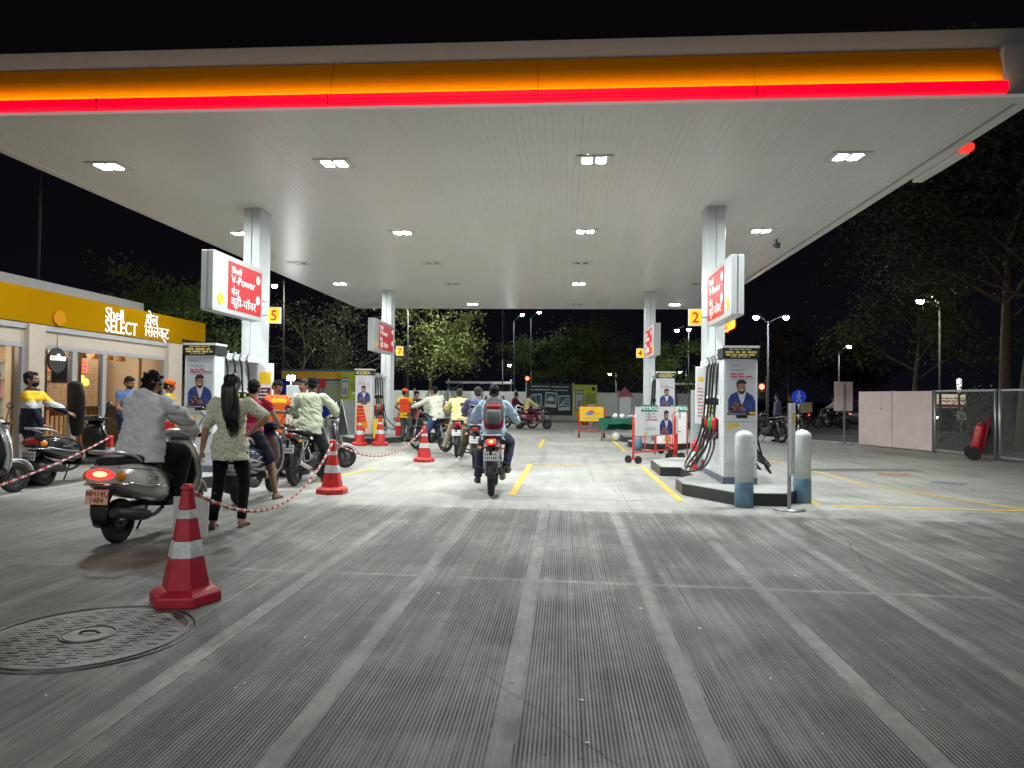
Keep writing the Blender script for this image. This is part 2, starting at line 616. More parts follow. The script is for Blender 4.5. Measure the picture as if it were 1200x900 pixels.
strip((-0.75, 10.35), (-0.72, 15.2), 0.10)
strip((1.64, 10.1), (1.64, 15.05), 0.10)
strip((-0.68, 15.25), (1.60, 15.15), 0.07)
strip((-0.70, 10.28), (1.58, 10.03), 0.05, M_WLINE)
strip((-0.72, 20.3), (-0.70, 24.6), 0.10)
strip((1.64, 19.5), (1.64, 24.5), 0.10)
strip((3.62, 9.98), (6.2, 9.88), 0.09)
strip((3.50, 10.05), (3.35, 12.2), 0.10)
strip((5.25, 12.4), (6.18, 9.96), 0.08)
strip((5.2, 12.5), (4.9, 17.4), 0.07)
strip((-4.05, 11.5), (-3.72, 14.0), 0.10)
strip((-5.2, 20.9), (-4.6, 21.3), 0.09)
strip((4.6, 17.8), (9.8, 20.2), 0.06, M_WLINE)
strip((3.6, 23.0), (8.6, 23.6), 0.08, M_WLINE)
for a, b_ in (((8, 30), (14, 30.5)), ((18, 31), (25, 31.7)), ((6, 37), (30, 40))):
    strip(a, b_, 0.12, M_WLINE, z=-0.006)
strip(G(1028, 555), G(1066, 557), 0.55, mat('orange_ground_paint', (.42, .20, .10), .7, var=.3, vs=9, col2=(.28, .22, .17)), 'painted_patch')
strip(G(1092, 565), G(1132, 568), 0.35, mat('blue_ground_paint', (.14, .17, .30), .7, var=.3, vs=9, col2=(.22, .23, .26)), 'painted_patch')
gr = thing('drain_grate', 'long dark drain grate set in the ground on the right', 'drain grate', tuple(G(1010, 551)), R(10))
q = MB()
for k in range(24): q.box((-1.15 + k * .1, 0, .006), (.035, .36, .012))
q.build('grate_bars', M_STEEL, gr)
q = MB(); q.box((0, .19, .007), (2.4, .03, .014)); q.box((0, -.19, .007), (2.4, .03, .014)); q.box((-1.2, 0, .0065), (.03, .38, .013)); q.box((1.2, 0, .0065), (.03, .38, .013)); q.build('grate_frame', M_STEEL, gr)
q = MB(); q.box((0, 0, .0032), (2.36, .36, .002)); q.build('drain_pit', M_BLACK, gr)
M_LITTER = mat('paper_scrap', (0.75, 0.75, 0.72), 0.7)
rng = random.Random(7)
lit = MB()
for i in range(46):
    x, y = rng.uniform(-3, 5.5), rng.uniform(2.6, 9.0)
    s = rng.uniform(0.004, 0.011)
    a = rng.uniform(0, PI)
    M = Matrix.Translation((x, y, 0.003)) @ Matrix.Rotation(a, 4, 'Z') @ Matrix.Rotation(rng.uniform(-.4, .4), 4, 'X')
    lit.box((0, 0, 0), (s * 2.2, s, 0.0025), 0, M)
tag(lit.build('litter', M_LITTER), 'tiny scraps of pale litter and grit scattered over the ribbed concrete', 'litter', kind='stuff')

# ------------------------------------------------------------------ manhole
M_IRON = mat('cast_iron', (0.11, 0.105, 0.10), 0.42, 0.55, var=0.3, vs=7, col2=(0.05, 0.05, 0.052), bump=.2, bs=60)
mh = thing('manhole_cover', 'round cast iron tank cover with raised tread pattern set in the ribbed concrete', 'manhole cover', (-2.76, 3.98, 0.0))
mb = MB()
mb.lathe([(0.0, 0.006), (0.535, 0.006), (0.535, 0.0)], 64, smooth=False)
mb.build('plate', M_IRON, mh)
mb = MB()
for r in (0.53, 0.575):
    mb.torus((0, 0, 0.001), (0, 0, 1), r, 0.008, 72, 8)
mb.build('rim', M_IRON, mh)
mb = MB()
for j in range(-14, 15):
    for i in range(-8, 9):
        cx, cyy = i * 0.082 + (0.041 if j % 2 else 0), j * 0.036
        rr = math.hypot(cx, cyy)
        if rr > 0.485 or rr < 0.16: continue
        for q in range(5):
            a = 0.5 if (i + j) % 2 else -0.5
            mb.box((cx - 0.027 + q * 0.0135, cyy, 0.008), (0.005, 0.020, 0.002), 0, None, a)
mb.build('tread_pattern', M_IRON, mh)
mb = MB()
mb.lathe([(0.0, 0.012), (0.125, 0.012), (0.130, 0.006)], 40, smooth=False)
mb.torus((0, 0, 0.008), (0, 0, 1), 0.145, 0.007, 48, 8)
il = mb.build('inspection_lid', M_IRON, mh)
mb = MB()
mb.tube(spline([(-0.05, -0.01, 0.012), (-0.03, 0.0, 0.026), (0.03, 0.012, 0.026), (0.06, 0.015, 0.012)], 5), 0.007, 8)
mb.build('handle', M_DARKMETAL, il)

# ================================================================== canopy
CX0, CX1, CY0, CY1, CZ = -8.45, 5.50, 8.62, 28.4, 5.0
M_SOFFIT = mat('soffit_panel', (0.90, 0.90, 0.875), 0.30, var=0.02, vs=1)
M_FGREY = mat('fascia_grey', (0.14, 0.135, 0.138), 0.6, var=0.06)
M_FYEL = mat('fascia_yellow', (0.46, 0.14, 0.001), 0.6, spec=.02)
M_REDBAR = mat('lit_red_bar', (0.5, 0.0, 0.02), 0.3, emit=(1.0, 0.0, 0.022), es=1.05)
M_UPL = emis('fascia_led_strip', (1.0, 0.80, 0.45), 75.0)
M_TRIM = mat('canopy_trim', (0.55, 0.55, 0.54), 0.4)
canopy = thing('canopy', 'huge flat petrol station canopy with glowing orange and red front edge', 'canopy', ((CX0 + CX1) / 2, (CY0 + CY1) / 2, 0))
cl = (-(CX0 + CX1) / 2, -(CY0 + CY1) / 2, 0)
mb = MB()
p = 0.10
n = int((CX1 - CX0 - 0.3) / p)
vs, fs = [], []
slr = random.Random(12)
for i in range(n):
    x = CX0 + 0.15 + i * p
    pr = [(x + 0.0015, CZ + 0.006), (x + 0.003, CZ + 0.002), (x + 0.008, CZ), (x + p - 0.008, CZ), (x + p - 0.003, CZ + 0.002), (x + p - 0.0015, CZ + 0.006), (x + p + 0.0015, CZ + 0.006)]
    o = len(vs)
    tl = slr.gauss(0, .0011)
    pr = [(q[0], q[1] + tl * (1 if k > 3 else -1) * (1 if 1 < k < 5 else .6)) for k, q in enumerate(pr)]
    for q in pr: vs += [(q[0], CY0 + 0.18, q[1]), (q[0], CY1 - 0.15, q[1])]
    for k in range(6): fs.append((o + 2 * k, o + 2 * k + 1, o + 2 * k + 3, o + 2 * k + 2))
mb.add(vs, fs)
so = mb.build('soffit', M_SOFFIT, canopy, cl, recalc=False)
if so.data.polygons[2].normal.z > 0: so.data.flip_normals()
mb = MB()
mb.span((CX0 + 0.05, CY0 + 0.31, CZ + 0.03), (CX1 - 0.05, CY1 - 0.05, CZ + 0.8))
mb.build('deck', M_FGREY, canopy, cl)
mb = MB()
mb.span((CX0, CY0, CZ - 0.012), (CX1, CY0 + 0.18, CZ + 0.035))
mb.span((CX0, CY1 - 0.15, CZ - 0.012), (CX1, CY1, CZ + 0.035))
mb.span((CX1 - 0.15, CY0 + 0.182, CZ - 0.011), (CX1, CY1 - 0.152, CZ + 0.034))
mb.span((CX0, CY0 + 0.182, CZ - 0.011), (CX0 + 0.15, CY1 - 0.152, CZ + 0.034))
mb.build('edge_trim', M_SOFFIT, canopy, cl, bevel=0.006)
mb = MB()
seams = [CX0 + 0.02, -6.0, -2.98, -0.37, 2.24, 5.10]
for a, b_ in zip(seams, seams[1:]):
    zs = [0.14 + 0.515 * k / 10 for k in range(11)]
    mb.loft([[V((x_, CY0 + 0.055 + 0.62 * max(0, z_ - 0.20) ** 2, CZ + z_)) for z_ in zs] + [V((x_, CY0 + 0.285, CZ + 0.655)), V((x_, CY0 + 0.285, CZ + 0.14))] for x_ in (a + 0.003, b_ - 0.003)], 0, True, False)
mb.build('fascia_panel', M_FYEL, canopy, cl)
mb = MB()
for a, b_ in zip(seams, seams[1:]):
    x0, x1 = a + 0.002, b_ - 0.002
    rings = [[V((x, CY0 - 0.06 + 0.065 * (1 - math.sin(t)), CZ + 0.04 + 0.052 * (1 - math.cos(t)))) for t in [PI * k / 8 for k in range(6)]] +
             [V((x, CY0 - 0.052, CZ + 0.172)), V((x, CY0 - 0.046, CZ + 0.172)), V((x, CY0 - 0.044, CZ + 0.14)), V((x, CY0 + 0.01, CZ + 0.138)), V((x, CY0 + 0.01, CZ + 0.04))] for x in (x0, x1)]
    mb.loft(rings, 0, True, False)
mb.build('red_light_bar', M_REDBAR, canopy, cl)
for x_ in seams[1:-1]:
    mb = MB(); mb.span((x_ - .005, CY0 - .066, CZ + .045), (x_ + .005, CY0 - .045, CZ + .178)); mb.build('bar_joint', M_BLACKPL, canopy, cl)
mb = MB()
mb.span((CX0 + 0.03, CY0 - 0.030, CZ + 0.142), (5.09, CY0 - 0.010, CZ + 0.147))
mb.build('led_strip', M_UPL, canopy, cl)
mb = MB()
mb.span((CX0, CY0 + 0.178, CZ + 0.657), (CX1, CY0 + 0.3, CZ + 0.90))
mb.span((5.105, CY0 + 0.06, CZ + 0.04), (CX1, CY0 + 0.3, CZ + 0.655))
mb.span((CX1 - 0.02, CY0 + 0.302, CZ + 0.04), (CX1 + 0.03, CY1, CZ + 0.90))
mb.span((CX0 - 0.03, CY0 + 0.302, CZ + 0.04), (CX0 + 0.02, CY1, CZ + 0.90))
mb.build('top_trim', M_FGREY, canopy, cl, bevel=0.01)
mb = MB()
mb.span((5.532, 10.45, 4.95), (5.70, 11.8, 5.08))
sb = mb.build('side_light_tray', M_SOFFIT, canopy, cl, bevel=0.02)
mb = MB()
mb.loft([se((5.616, 10.447 - d, 5.015), (1, 0, 0), (0, 0, 1), 0.08 * s, 0.062 * s, 16, 3) for d, s in ((0, 1), (0.08, 1), (0.13, 0.85), (0.16, 0.5))])
mb.build('red_end_cap', mat('lit_red_cap', (0.5, 0.01, 0.01), 0.3, emit=(1.0, 0.04, 0.02), es=1.3), canopy, cl)

# canopy lamps
M_PANE = emis('canopy_led_pane', LED_COL, LED)
M_PANEOFF = mat('unlit_led_pane', (0.10, 0.11, 0.12), 0.2, coat=0.5)
M_FIXT = mat('lamp_fixture', (0.80, 0.80, 0.78), 0.4)


def canopy_lamp(lit):
    t = thing('canopy_light', '', 'ceiling light', (0, 0, CZ), 0, 'recessed lights in the canopy underside')
    f = MB()
    w, d, h = 0.56, 0.42, 0.02
    f.box((0, -d / 2 + 0.041, -h / 2 - .001), (w, 0.082, h)); f.box((0, d / 2 - 0.041, -h / 2 - .001), (w, 0.082, h))
    f.box((-w / 2 + 0.053, 0, -h / 2 - .002), (0.106, d - 0.166, h)); f.box((w / 2 - 0.053, 0, -h / 2 - .002), (0.106, d - 0.166, h))
    f.box((0, 0, -h / 2 - .002), (0.066, d - 0.166, h))
    f.build('frame', M_FIXT, t, bevel=0.004)
    for s in (-1, 1):
        q = MB()
        x0, x1 = sorted((s * 0.036, s * 0.168))
        yy = d / 2 - 0.088
        q.add([(x0, -yy, -0.012), (x0, yy, -0.012), (x1, yy, -0.012), (x1, -yy, -0.012)], [(0, 1, 2, 3)])
        o = q.build('led_panel', M_PANE if lit else M_PANEOFF, t, recalc=False)
        if o.data.polygons[0].normal.z > 0: o.data.flip_normals()
    return t


LX = [-7.2, -3.57, 0.40, 4.08]
LY = [10.62, 15.2, 18.72, 22.15, 27.0]
on = {(0, 0), (1, 0), (2, 0), (3, 0), (0, 1), (1, 1), (2, 1), (3, 1), (0, 3), (2, 3), (1, 4), (3, 4)}
row = ['front', 'second', 'middle', 'fourth', 'rear']
colm = ['left edge', 'left lane', 'centre lane', 'right edge']
protos = {}
for j, y in enumerate(LY):
    for i, x in enumerate(LX):
        lit_ = (i, j) in on
        if lit_ not in protos:
            o = protos[lit_] = canopy_lamp(lit_)
            o.location = (x, y, CZ)
        else:
            o = dup(protos[lit_], (x, y, CZ))
        o['label'] = ('%s twin panel light in the %s canopy row, over the %s' % ('glowing' if lit_ else 'unlit', row[j], colm[i]))

# dark floodlight clamped below the right canopy edge
fl = thing('floodlight', 'small dark round floodlight hanging below the right edge of the canopy', 'floodlight', (4.62, 16.0, 5.0))
mb = MB(); mb.bar((0, 0, -0.012), (0, 0, -0.12), 0.03, 0.05); mb.build('bracket', M_DARKMETAL, fl)
mb = MB(); mb.cyl((-0.02, 0.05, -0.13), (0.02, -0.06, -0.16), 0.045, 0.07, 18); mb.build('housing', M_DARKMETAL, fl)

# ------------------------------------------------------------------ columns
M_CLAD = mat('column_cladding', (0.66, 0.70, 0.72), 0.32, var=0.03, vs=2)


def column(x, y, label):
    t = thing('canopy_column', label, 'column', (x, y, 0), 0, 'columns that carry the canopy')
    for s in (-1, 1):
        q = MB()
        q.box((s * 0.0845, 0, 2.57), (0.163, 0.50, 4.84))
        q.build('cladding', M_CLAD, t, bevel=0.012)
    q = MB()
    q.box((0, 0, 2.5), (0.02, 0.46, 4.96))
    q.build('core', M_DARKMETAL, t)
    q = MB()
    q.box((0, 0, 4.992), (0.36, 0.53, 0.010))
    q.build('top_collar', M_TRIM, t)
    return t


column(-6.02, 13.4, 'white square canopy column nearest on the left, beside pump five')
column(2.75, 13.5, 'white square canopy column nearest on the right, behind the hoses of the front pump')
column(-6.02, 23.75, 'white square canopy column far on the left, near the yellow number 7')
column(2.80, 23.95, 'white square canopy column far on the right, near the yellow number 4')

# ------------------------------------------------------------------ bay number signs
M_NUMY = mat('lit_number_yellow', (0.85, 0.52, 0.02), 0.4, emit=(1.0, 0.55, 0.01), es=0.45)
M_NUMR = mat('number_red', (0.55, 0.03, 0.02), 0.4)


def number_sign(d, x, y, z, label, s=1.0):
    t = thing('bay_number_sign', label, 'number sign', (x, y, z), 0, 'yellow bay number signs')
    q = MB(); q.box((0, 0, 0), (0.25 * s, 0.05, 0.31 * s)); q.build('frame', M_WHITE, t, bevel=0.004)
    q = MB(); q.box((0, -0.027, 0), (0.215 * s, 0.006, 0.265 * s)); q.build('face', M_NUMY, t)
    text('numeral', d, 0.27 * s, M_NUMR, t, Matrix.Translation((0, -0.032, -0.095 * s)) @ FACE_FRONT, 0.002, 0.004, 'CENTER')
    q = MB()
    xs = (-0.125 - 0.12, -0.12) if x < 0 else (0.12, 0.245)
    q.box(((xs[0] + xs[1]) / 2 * s, 0.01, 0), (abs(xs[1] - xs[0]) * s, 0.02, 0.03))
    q.build('bracket', M_STEEL, t)
    return t


number_sign('5', -5.52, 13.1, 2.93, 'yellow sign with red 5 on the near left column')
number_sign('2', 2.37, 13.2, 2.93, 'yellow sign with red 2 on the near right column')
number_sign('7', -5.55, 23.5, 2.94, 'yellow sign with red 7 on the far left column', 1.0)
number_sign('4', 2.47, 23.7, 2.94, 'yellow sign with red 4 on the far right column', 1.0)

# ------------------------------------------------------------------ blade signs over the pumps
M_SIGNRED = mat('lit_sign_red', (0.46, 0.014, 0.020), 0.4, emit=(1.0, 0.02, 0.035), es=0.15, spec=.3)
M_SIGNWH = mat('sign_cabinet', (0.47, 0.49, 0.50), 0.3, emit=(0.9, 1.0, 1.0), es=0.02)
M_LETTER = mat('lit_sign_lettering', (0.85, 0.85, 0.85), 0.4, emit=(1, 0.97, 0.95), es=0.40)
M_PECTY = mat('emblem_yellow', (0.85, 0.5, 0.02), 0.4, emit=(1.0, 0.5, 0.01), es=0.25)


def scallop(n=40):
    """outline of a fan shell"""
    pts = []
    for k in range(n + 1):
        a = R(-28) + (PI + R(56)) * k / n
        r = 0.5 * (1 + 0.035 * abs(math.sin(a * 3.5 * 1.15)))
        pts.append((r * math.cos(a) * 1.04, r * math.sin(a)))
    pts += [(-0.36, -0.32), (-0.17, -0.40), (-0.17, -0.47), (0.17, -0.47), (0.17, -0.40), (0.36, -0.32)]
    return pts


def emblem(t, M, s, mred=None, myel=None):
    q = MB(); q.prism([(x * s * 1.1, y * s * 1.1) for x, y in scallop()], 0, 0.012, 0, M); q.build('emblem_border', mred or M_SIGNRED, t)
    q = MB(); q.prism([(x * s, y * s) for x, y in scallop()], 0.0125, 0.016, 0, M); q.build('emblem_shell', myel or M_PECTY, t)
    q = MB()
    for k in range(7):
        a = R(30 + 20 * k)
        strokes(q, M, [[(0.03 * s * math.cos(a), -0.36 * s), (0.44 * s * math.cos(a), 0.44 * s * math.sin(a) - 0.02 * s)]], 0.022 * s, 0.018)
    q.build('emblem_ribs', mred or M_SIGNRED, t)


def blade_sign(x, y0, y1, side, label):
    z0, z1 = 2.74, 3.70
    t = thing('fuel_sign', label, 'sign', (x, (y0 + y1) / 2, z0), 0, 'lit white and red signs over the pumps')
    L = y1 - y0
    H = z1 - z0
    q = MB()
    q.loft([[V((sx_, p.y, p.z)) for p in se((0, 0, H / 2), (0, 1, 0), (0, 0, 1), L / 2 * k, H / 2 * k, 64, 60)] for sx_, k in
            ((-0.10, 0.985), (-0.094, 0.997), (-0.02, 1.0), (-0.014, 0.985), (0.014, 0.985), (0.02, 1.0), (0.094, 0.997), (0.10, 0.985))], 0, True, False)
    q.build('cabinet', M_SIGNWH, t)
    # frame with local x to the reader's right
    xd = (0, 1, 0) if side > 0 else (0, -1, 0)
    Fm = frame((side * 0.101, 0, H / 2), xd, (0, 0, 1))
    c = 1 if side > 0 else -1
    rx0, rx1 = (-0.5 * L + 0.50, 0.5 * L - 0.07) if side > 0 else (-0.5 * L + 0.07, 0.5 * L - 0.50)
    q = MB(); q.box(((rx0 + rx1) / 2, 0, 0.003), (rx1 - rx0, H - 0.17, 0.006), 0, Fm)
    pn = q.build('red_panel', M_SIGNRED, t)
    text('lettering', 'Shell', 0.16, M_LETTER, t, Fm @ Matrix.Translation((rx0 + 0.10, 0.215, 0.007)), 0.002, 0.001, 'LEFT', 1.25)
    text('lettering', 'V-Power', 0.20, M_LETTER, t, Fm @ Matrix.Translation((rx0 + 0.10, 0.045, 0.007)), 0.002, 0.001, 'LEFT', 1.25)
    text('lettering', 'शेल', 0.17, M_LETTER, t, Fm @ Matrix.Translation((rx0 + 0.10, -0.15, 0.007)), 0.002, -0.001, 'LEFT', 1.25)
    text('lettering', 'व्ही-पॉवर', 0.21, M_LETTER, t, Fm @ Matrix.Translation((rx0 + 0.10, -0.325, 0.007)), 0.002, 0.0, 'LEFT', 1.3)
    for dy in (0.24, -0.12):
        q = MB()
        q.torus((rx1 - 0.14, dy, 0.008), (0, 0, 1), 0.062, 0.018, 22, 6, 0, Fm, 0.004)
        q.lathe([(0.0, 0.008), (0.034, 0.008), (0.034, 0.004)], 16, 0, Fm @ Matrix.Translation((rx1 - 0.14, dy, 0)))
        q.build('round_mark', M_LETTER, t)
    ex = -0.5 * L + 0.25 if side > 0 else 0.5 * L - 0.25
    q = MB(); q.prism([(xx * 0.19, yy * 0.19) for xx, yy in scallop()], 0.001, 0.008, 0, Fm @ Matrix.Translation((ex, -0.27, 0)))
    q.build('emblem', M_PECTY, t)
    q = MB(); q.box((0, L / 2 + 0.20, H / 2), (0.10, 0.42, 0.12)); q.build('bracket', M_CLAD, t)
    return t


blade_sign(-5.62, 10.72, 12.55, 1, 'white cabinet sign with red fuel panel nearest on the left, above pump five')
blade_sign(2.66, 11.22, 13.03, -1, 'white cabinet sign with red fuel panel nearest on the right, above the front pump')
blade_sign(-5.62, 20.2, 22.5, 1, 'white cabinet sign with red fuel panel far on the left, above the cone poster')
blade_sign(2.72, 21.3, 23.5, -1, 'white cabinet sign with red fuel panel far on the right, beside number 4')

# lit shell emblem fixed behind the right sign
es_ = thing('emblem_sign', 'small lit yellow and red shell emblem partly hidden behind the near right column sign', 'emblem', (3.06, 13.9, 2.90))
emblem(es_, Matrix.Translation((0, 0, 0)) @ FACE_FRONT, 0.35,
       mat('lit_emblem_red', (0.6, 0.02, 0.01), 0.4, emit=(1, 0.05, 0.02), es=0.9), mat('lit_emblem_yellow', (0.8, 0.5, 0.02), 0.4, emit=(1, 0.6, 0.05), es=1.1))
q = MB(); q.box((-0.14, 0.02, 0.0), (0.25, 0.03, 0.06)); q.build('bracket', M_STEEL, es_)


# ================================================================== shop on the left
SX = -9.6
M_SHOPY = mat('shop_fascia_yellow', (0.29, 0.145, 0.002), 0.7, var=0.04, vs=1, spec=0.0)
M_PARAPET = mat('shop_parapet', (0.30, 0.29, 0.29), 0.6, var=0.06)
M_TILE = mat('beige_cladding', (0.40, 0.335, 0.275), 0.45, var=0.06)
M_FRAME = mat('window_frame_grey', (0.33, 0.32, 0.34), 0.4, 0.3)
M_GLASS = mat('shop_glass', (1, 1, 1), 0.0, trans=1.0, ior=1.08, spec=0.35)
M_CREAM = mat('interior_cream', (0.80, 0.70, 0.54), 0.6)
M_FLOOR = mat('shop_floor', (0.45, 0.38, 0.30), 0.3)
M_WOOD = mat('warm_wood', (0.42, 0.25, 0.11), 0.45, var=0.3, vs=9)
M_DKWOOD = mat('dark_wood', (0.10, 0.05, 0.03), 0.45, var=0.3, vs=9)
M_SHOPLT = emis('shop_ceiling_light', (1.0, 0.86, 0.66), 120.0)
M_SELECT = emis('lit_shop_letters', (1.0, 0.96, 0.92), 0.9)

shop = thing('shop_building', 'petrol station shop with long yellow fascia, white lit lettering and warm glass front', 'shop', (SX, 12.0, 0))
sl = (-SX, -12.0, 0)
q = MB()
q.span((SX - 5.0, 2.0, 2.66), (SX - 0.9, 16.95, 3.66))
q.span((SX - 5.0, 2.0, 2.55), (SX - 0.02, 17.1, 2.66))
q.build('roof', M_PARAPET, shop, sl, bevel=0.01)
q = MB()
q.span((SX - 0.85, 2.0, 2.665), (SX + 0.0, 17.14, 3.30))
q.span((SX - 0.30, 17.145, 2.80), (SX - 0.0, 18.3, 3.30))
q.build('yellow_fascia', M_SHOPY, shop, sl, bevel=0.008)
q = MB()
q.span((SX - 5.0, 2.0, 0.0), (SX - 4.8, 17.1, 2.55))
q.span((SX - 4.8, 16.95, 0.0), (SX - 0.02, 17.1, 2.55))
q.span((SX - 4.8, 2.0, 0.0), (SX - 0.02, 2.2, 2.55))
q.build('wall', M_CREAM, shop, sl)
q = MB(); q.span((SX - 4.8, 2.2, 0.002), (SX + 0.35, 16.95, 0.10)); q.build('floor_slab', M_FLOOR, shop, sl)
for y0, y1 in ((12.02, 12.42), (16.52, 17.12), (7.2, 7.6)):
    q = MB(); q.span((SX - 0.25, y0, 0.10), (SX + 0.03, y1, 2.65)); q.build('pillar', M_TILE, shop, sl, bevel=0.006)
for y0, y1 in ((2.2, 7.2), (7.6, 12.02), (12.42, 16.52)):
    q = MB(); q.span((SX - 0.16, y0, 2.30), (SX - 0.06, y1, 2.64)); q.build('transom_panel', M_TILE, shop, sl)
    q = MB(); q.span((SX - 0.14, y0, 2.22), (SX - 0.04, y1, 2.297)); q.span((SX - 0.14, y0, 0.105), (SX - 0.04, y1, 0.20))
    yy = [y0 + 0.04, y1 - 0.04] + ([13.30, 14.22] if y0 > 12 else [])
    for k in yy:
        w = 0.055 if k in (13.30, 14.22) else 0.04
        q.span((SX - 0.142, k - w, 0.203), (SX - 0.038, k + w, 2.217))
    wf = q.build('window_frame', M_FRAME, shop, sl)
    ys = sorted(yy)
    g = MB()
    for a, b_ in zip(ys, ys[1:]):
        g.span((SX - 0.096, a + 0.03, 0.19), (SX - 0.088, b_ - 0.03, 2.23))
    gl = g.build('pane', M_GLASS, wf)
# lit letters on the fascia (reader looks along -X, so local x runs along +Y)
Fm = frame((SX - (-9.6) + 0.012, 0, 0), (0, 1, 0), (0, 0, 1))
text('lettering', 'Shell', 0.34, M_SELECT, shop, frame((0.016, 14.12 - 12, 2.985), (0, 1, 0), (0, 0, 1)), 0.006, 0.0)
text('lettering', 'SELECT', 0.40, M_SELECT, shop, frame((0.016, 14.12 - 12, 2.70), (0, 1, 0), (0, 0, 1)), 0.006, 0.002, 'LEFT', 0.86)
text('lettering', 'शेल', 0.36, M_SELECT, shop, frame((0.016, 15.55 - 12, 3.01), (0, 1, 0), (0, 0, 1)), 0.006, 0.0)
text('lettering', 'ि', 0.38, M_SELECT, shop, frame((0.016, 15.52 - 12, 2.73), (0, 1, 0), (0, 0, 1)), 0.006, 0.0)
text('lettering', 'सलेक्ट', 0.38, M_SELECT, shop, frame((0.016, 15.62 - 12, 2.73), (0, 1, 0), (0, 0, 1)), 0.005, 0.0, 'LEFT', 0.9)
q = MB()
q.prism([(x * 0.30, y * 0.30) for x, y in scallop()], 0.0, 0.02, 0, frame((0.012, 12.78 - 12, 2.82), (0, 1, 0), (0, 0, 1)))
q.build('emblem', mat('emblem_orange', (0.44, 0.18, 0.002), 0.5, spec=.1), shop)
# ceiling lights
q = MB()
for y in (4.0, 6.5, 9.0, 11.2, 12.9, 14.6, 16.0):
    for x in (SX - 1.2, SX - 3.2):
        q.span((x - 0.3, y - 0.12, 2.52), (x + 0.3, y + 0.12, 2.54))
q.build('ceiling_light', M_SHOPLT, shop, sl)
q = MB()
q.span((SX - 1.8, 14.4, 0.1), (SX - 1.6, 16.6, 2.54))
q.build('brick_partition', mat('cream_brick', (0.82, 0.70, 0.54), 0.7, var=0.18, vs=7, bump=0.5, bs=14), shop, sl)
q = MB()
rng = random.Random(3)
for j in range(20):
    greek(q, frame((SX - 1.595, 14.45, 0.9 + j * 0.068), (0, 1, 0), (0, 0, 1)), 0.0, 1.9, 0, 0.008, rng, 0, 0.16, 0.002)
q.build('brick_joint', M_WOOD, shop, sl)
Fb = frame((SX - 1.59, 14.4, 1.98), (0, 1, 0), (0, 0, 1))
q = MB()
q.box((0.75, 0.05, 0.01), (1.42, 0.30, 0.02), 0, Fb)
q.build('menu_board', mat('lit_menu_pink', (0.7, 0.22, 0.18), 0.5, emit=(1, 0.28, 0.2), es=0.55), shop, sl)
q = MB()
for r_ in range(3): greek(q, Fb, 0.1, 1.4, 0.13 - r_ * 0.085, 0.03, rng, 0, 0.14, 0.022)
q.build('menu_print', mat('menu_print_red', (0.6, 0.02, 0.02), 0.5, emit=(1, 0.02, 0.01), es=0.5), shop, sl)
q = MB()
for i in range(4):
    q.lathe([(0.03, 0.26), (0.10, 0.02), (0.095, 0.0), (0.0, 0.01)], 14, 0, None, True, (SX - 0.75, 14.5 + i * 0.45, 2.16))
    q.cyl((SX - 0.75, 14.5 + i * 0.45, 2.42), (SX - 0.75, 14.5 + i * 0.45, 2.55), 0.006, None, 6)
q.build('pendant_lamp', mat('copper_shade', (0.5, 0.24, 0.07), 0.35, 0.6), shop, sl)
q = MB()
for i, (y, z) in enumerate(((15.35, 2.06), (15.55, 1.92), (15.42, 1.80), (15.66, 1.74), (15.82, 1.66), (15.55, 1.62))):
    q.lathe([(0.0, 0.0), (0.085, 0.0), (0.085, 0.03), (0.0, 0.03)], 6, 0, Matrix.Translation((SX - 1.58, y, z)) @ Matrix.Rotation(R(90), 4, 'Y'), False)
q.build('hexagon_lamp', emis('warm_lamp_yellow', (1.0, 0.72, 0.12), 2.0), shop, sl)
q = MB(); q.span((SX - 0.9, 12.5, 1.60), (SX - 0.86, 14.3, 1.66)); q.span((SX - 0.9, 2.5, 1.60), (SX - 0.86, 11.9, 1.66)); q.build('wooden_rail', M_WOOD, shop, sl)
q = MB(); q.span((SX - 2.6, 15.9, 0.10), (SX - 2.2, 16.9, 2.3)); q.build('dark_cabinet', M_DKWOOD, shop, sl)
# round hanging sign
rs = thing('round_sign', 'round black hanging sign with white cafe lettering before the shop glass', 'sign', (SX + 0.06, 12.68, 2.02))
q = MB(); q.lathe([(0, -0.02), (0.235, -0.02), (0.235, 0.02), (0, 0.02)], 36, 0, Matrix.Rotation(R(90), 4, 'Y'), False); q.build('disc', M_BLACK, rs)
text('lettering', 'coffee', 0.17, M_SELECT, rs, frame((0.022, 0, 0.0), (0, 1, 0), (0, 0, 1)), 0.003, 0.006, 'CENTER')
q = MB(); q.cyl((0, 0, 0.23), (0, 0, 0.5), 0.006, None, 6); q.build('hanger', M_DARKMETAL, rs)
for (y0, y1, z0, z1, m) in ((12.52, 13.2, 1.25, 2.1, mat('window_film_blue', (.25, .36, .52), .4, var=.5, vs=5, col2=(.6, .62, .66))), (12.5, 13.2, 1.05, 1.22, mat('window_strip_red', (.6, .07, .04), .5)),
                        (13.42, 14.1, 1.62, 2.12, mat('window_film_dark', (.05, .06, .08), .3, var=.6, vs=8, col2=(.3, .3, .34))), (10.9, 11.9, 1.35, 2.15, MATS['window_film_blue']), (13.4, 14.1, .95, 1.15, MATS['window_strip_red'])):
    q = MB(); q.span((SX - 0.62, y0, z0), (SX - 0.60, y1, z1)); q.build('window_poster', m, shop, sl)
for y in (12.48, 13.28, 14.28, 16.42, 11.95):
    q = MB(); q.span((SX - 0.75, y - .06, 0.10), (SX - 0.63, y + .06, 2.5)); q.build('inner_post', M_CREAM, shop, sl)
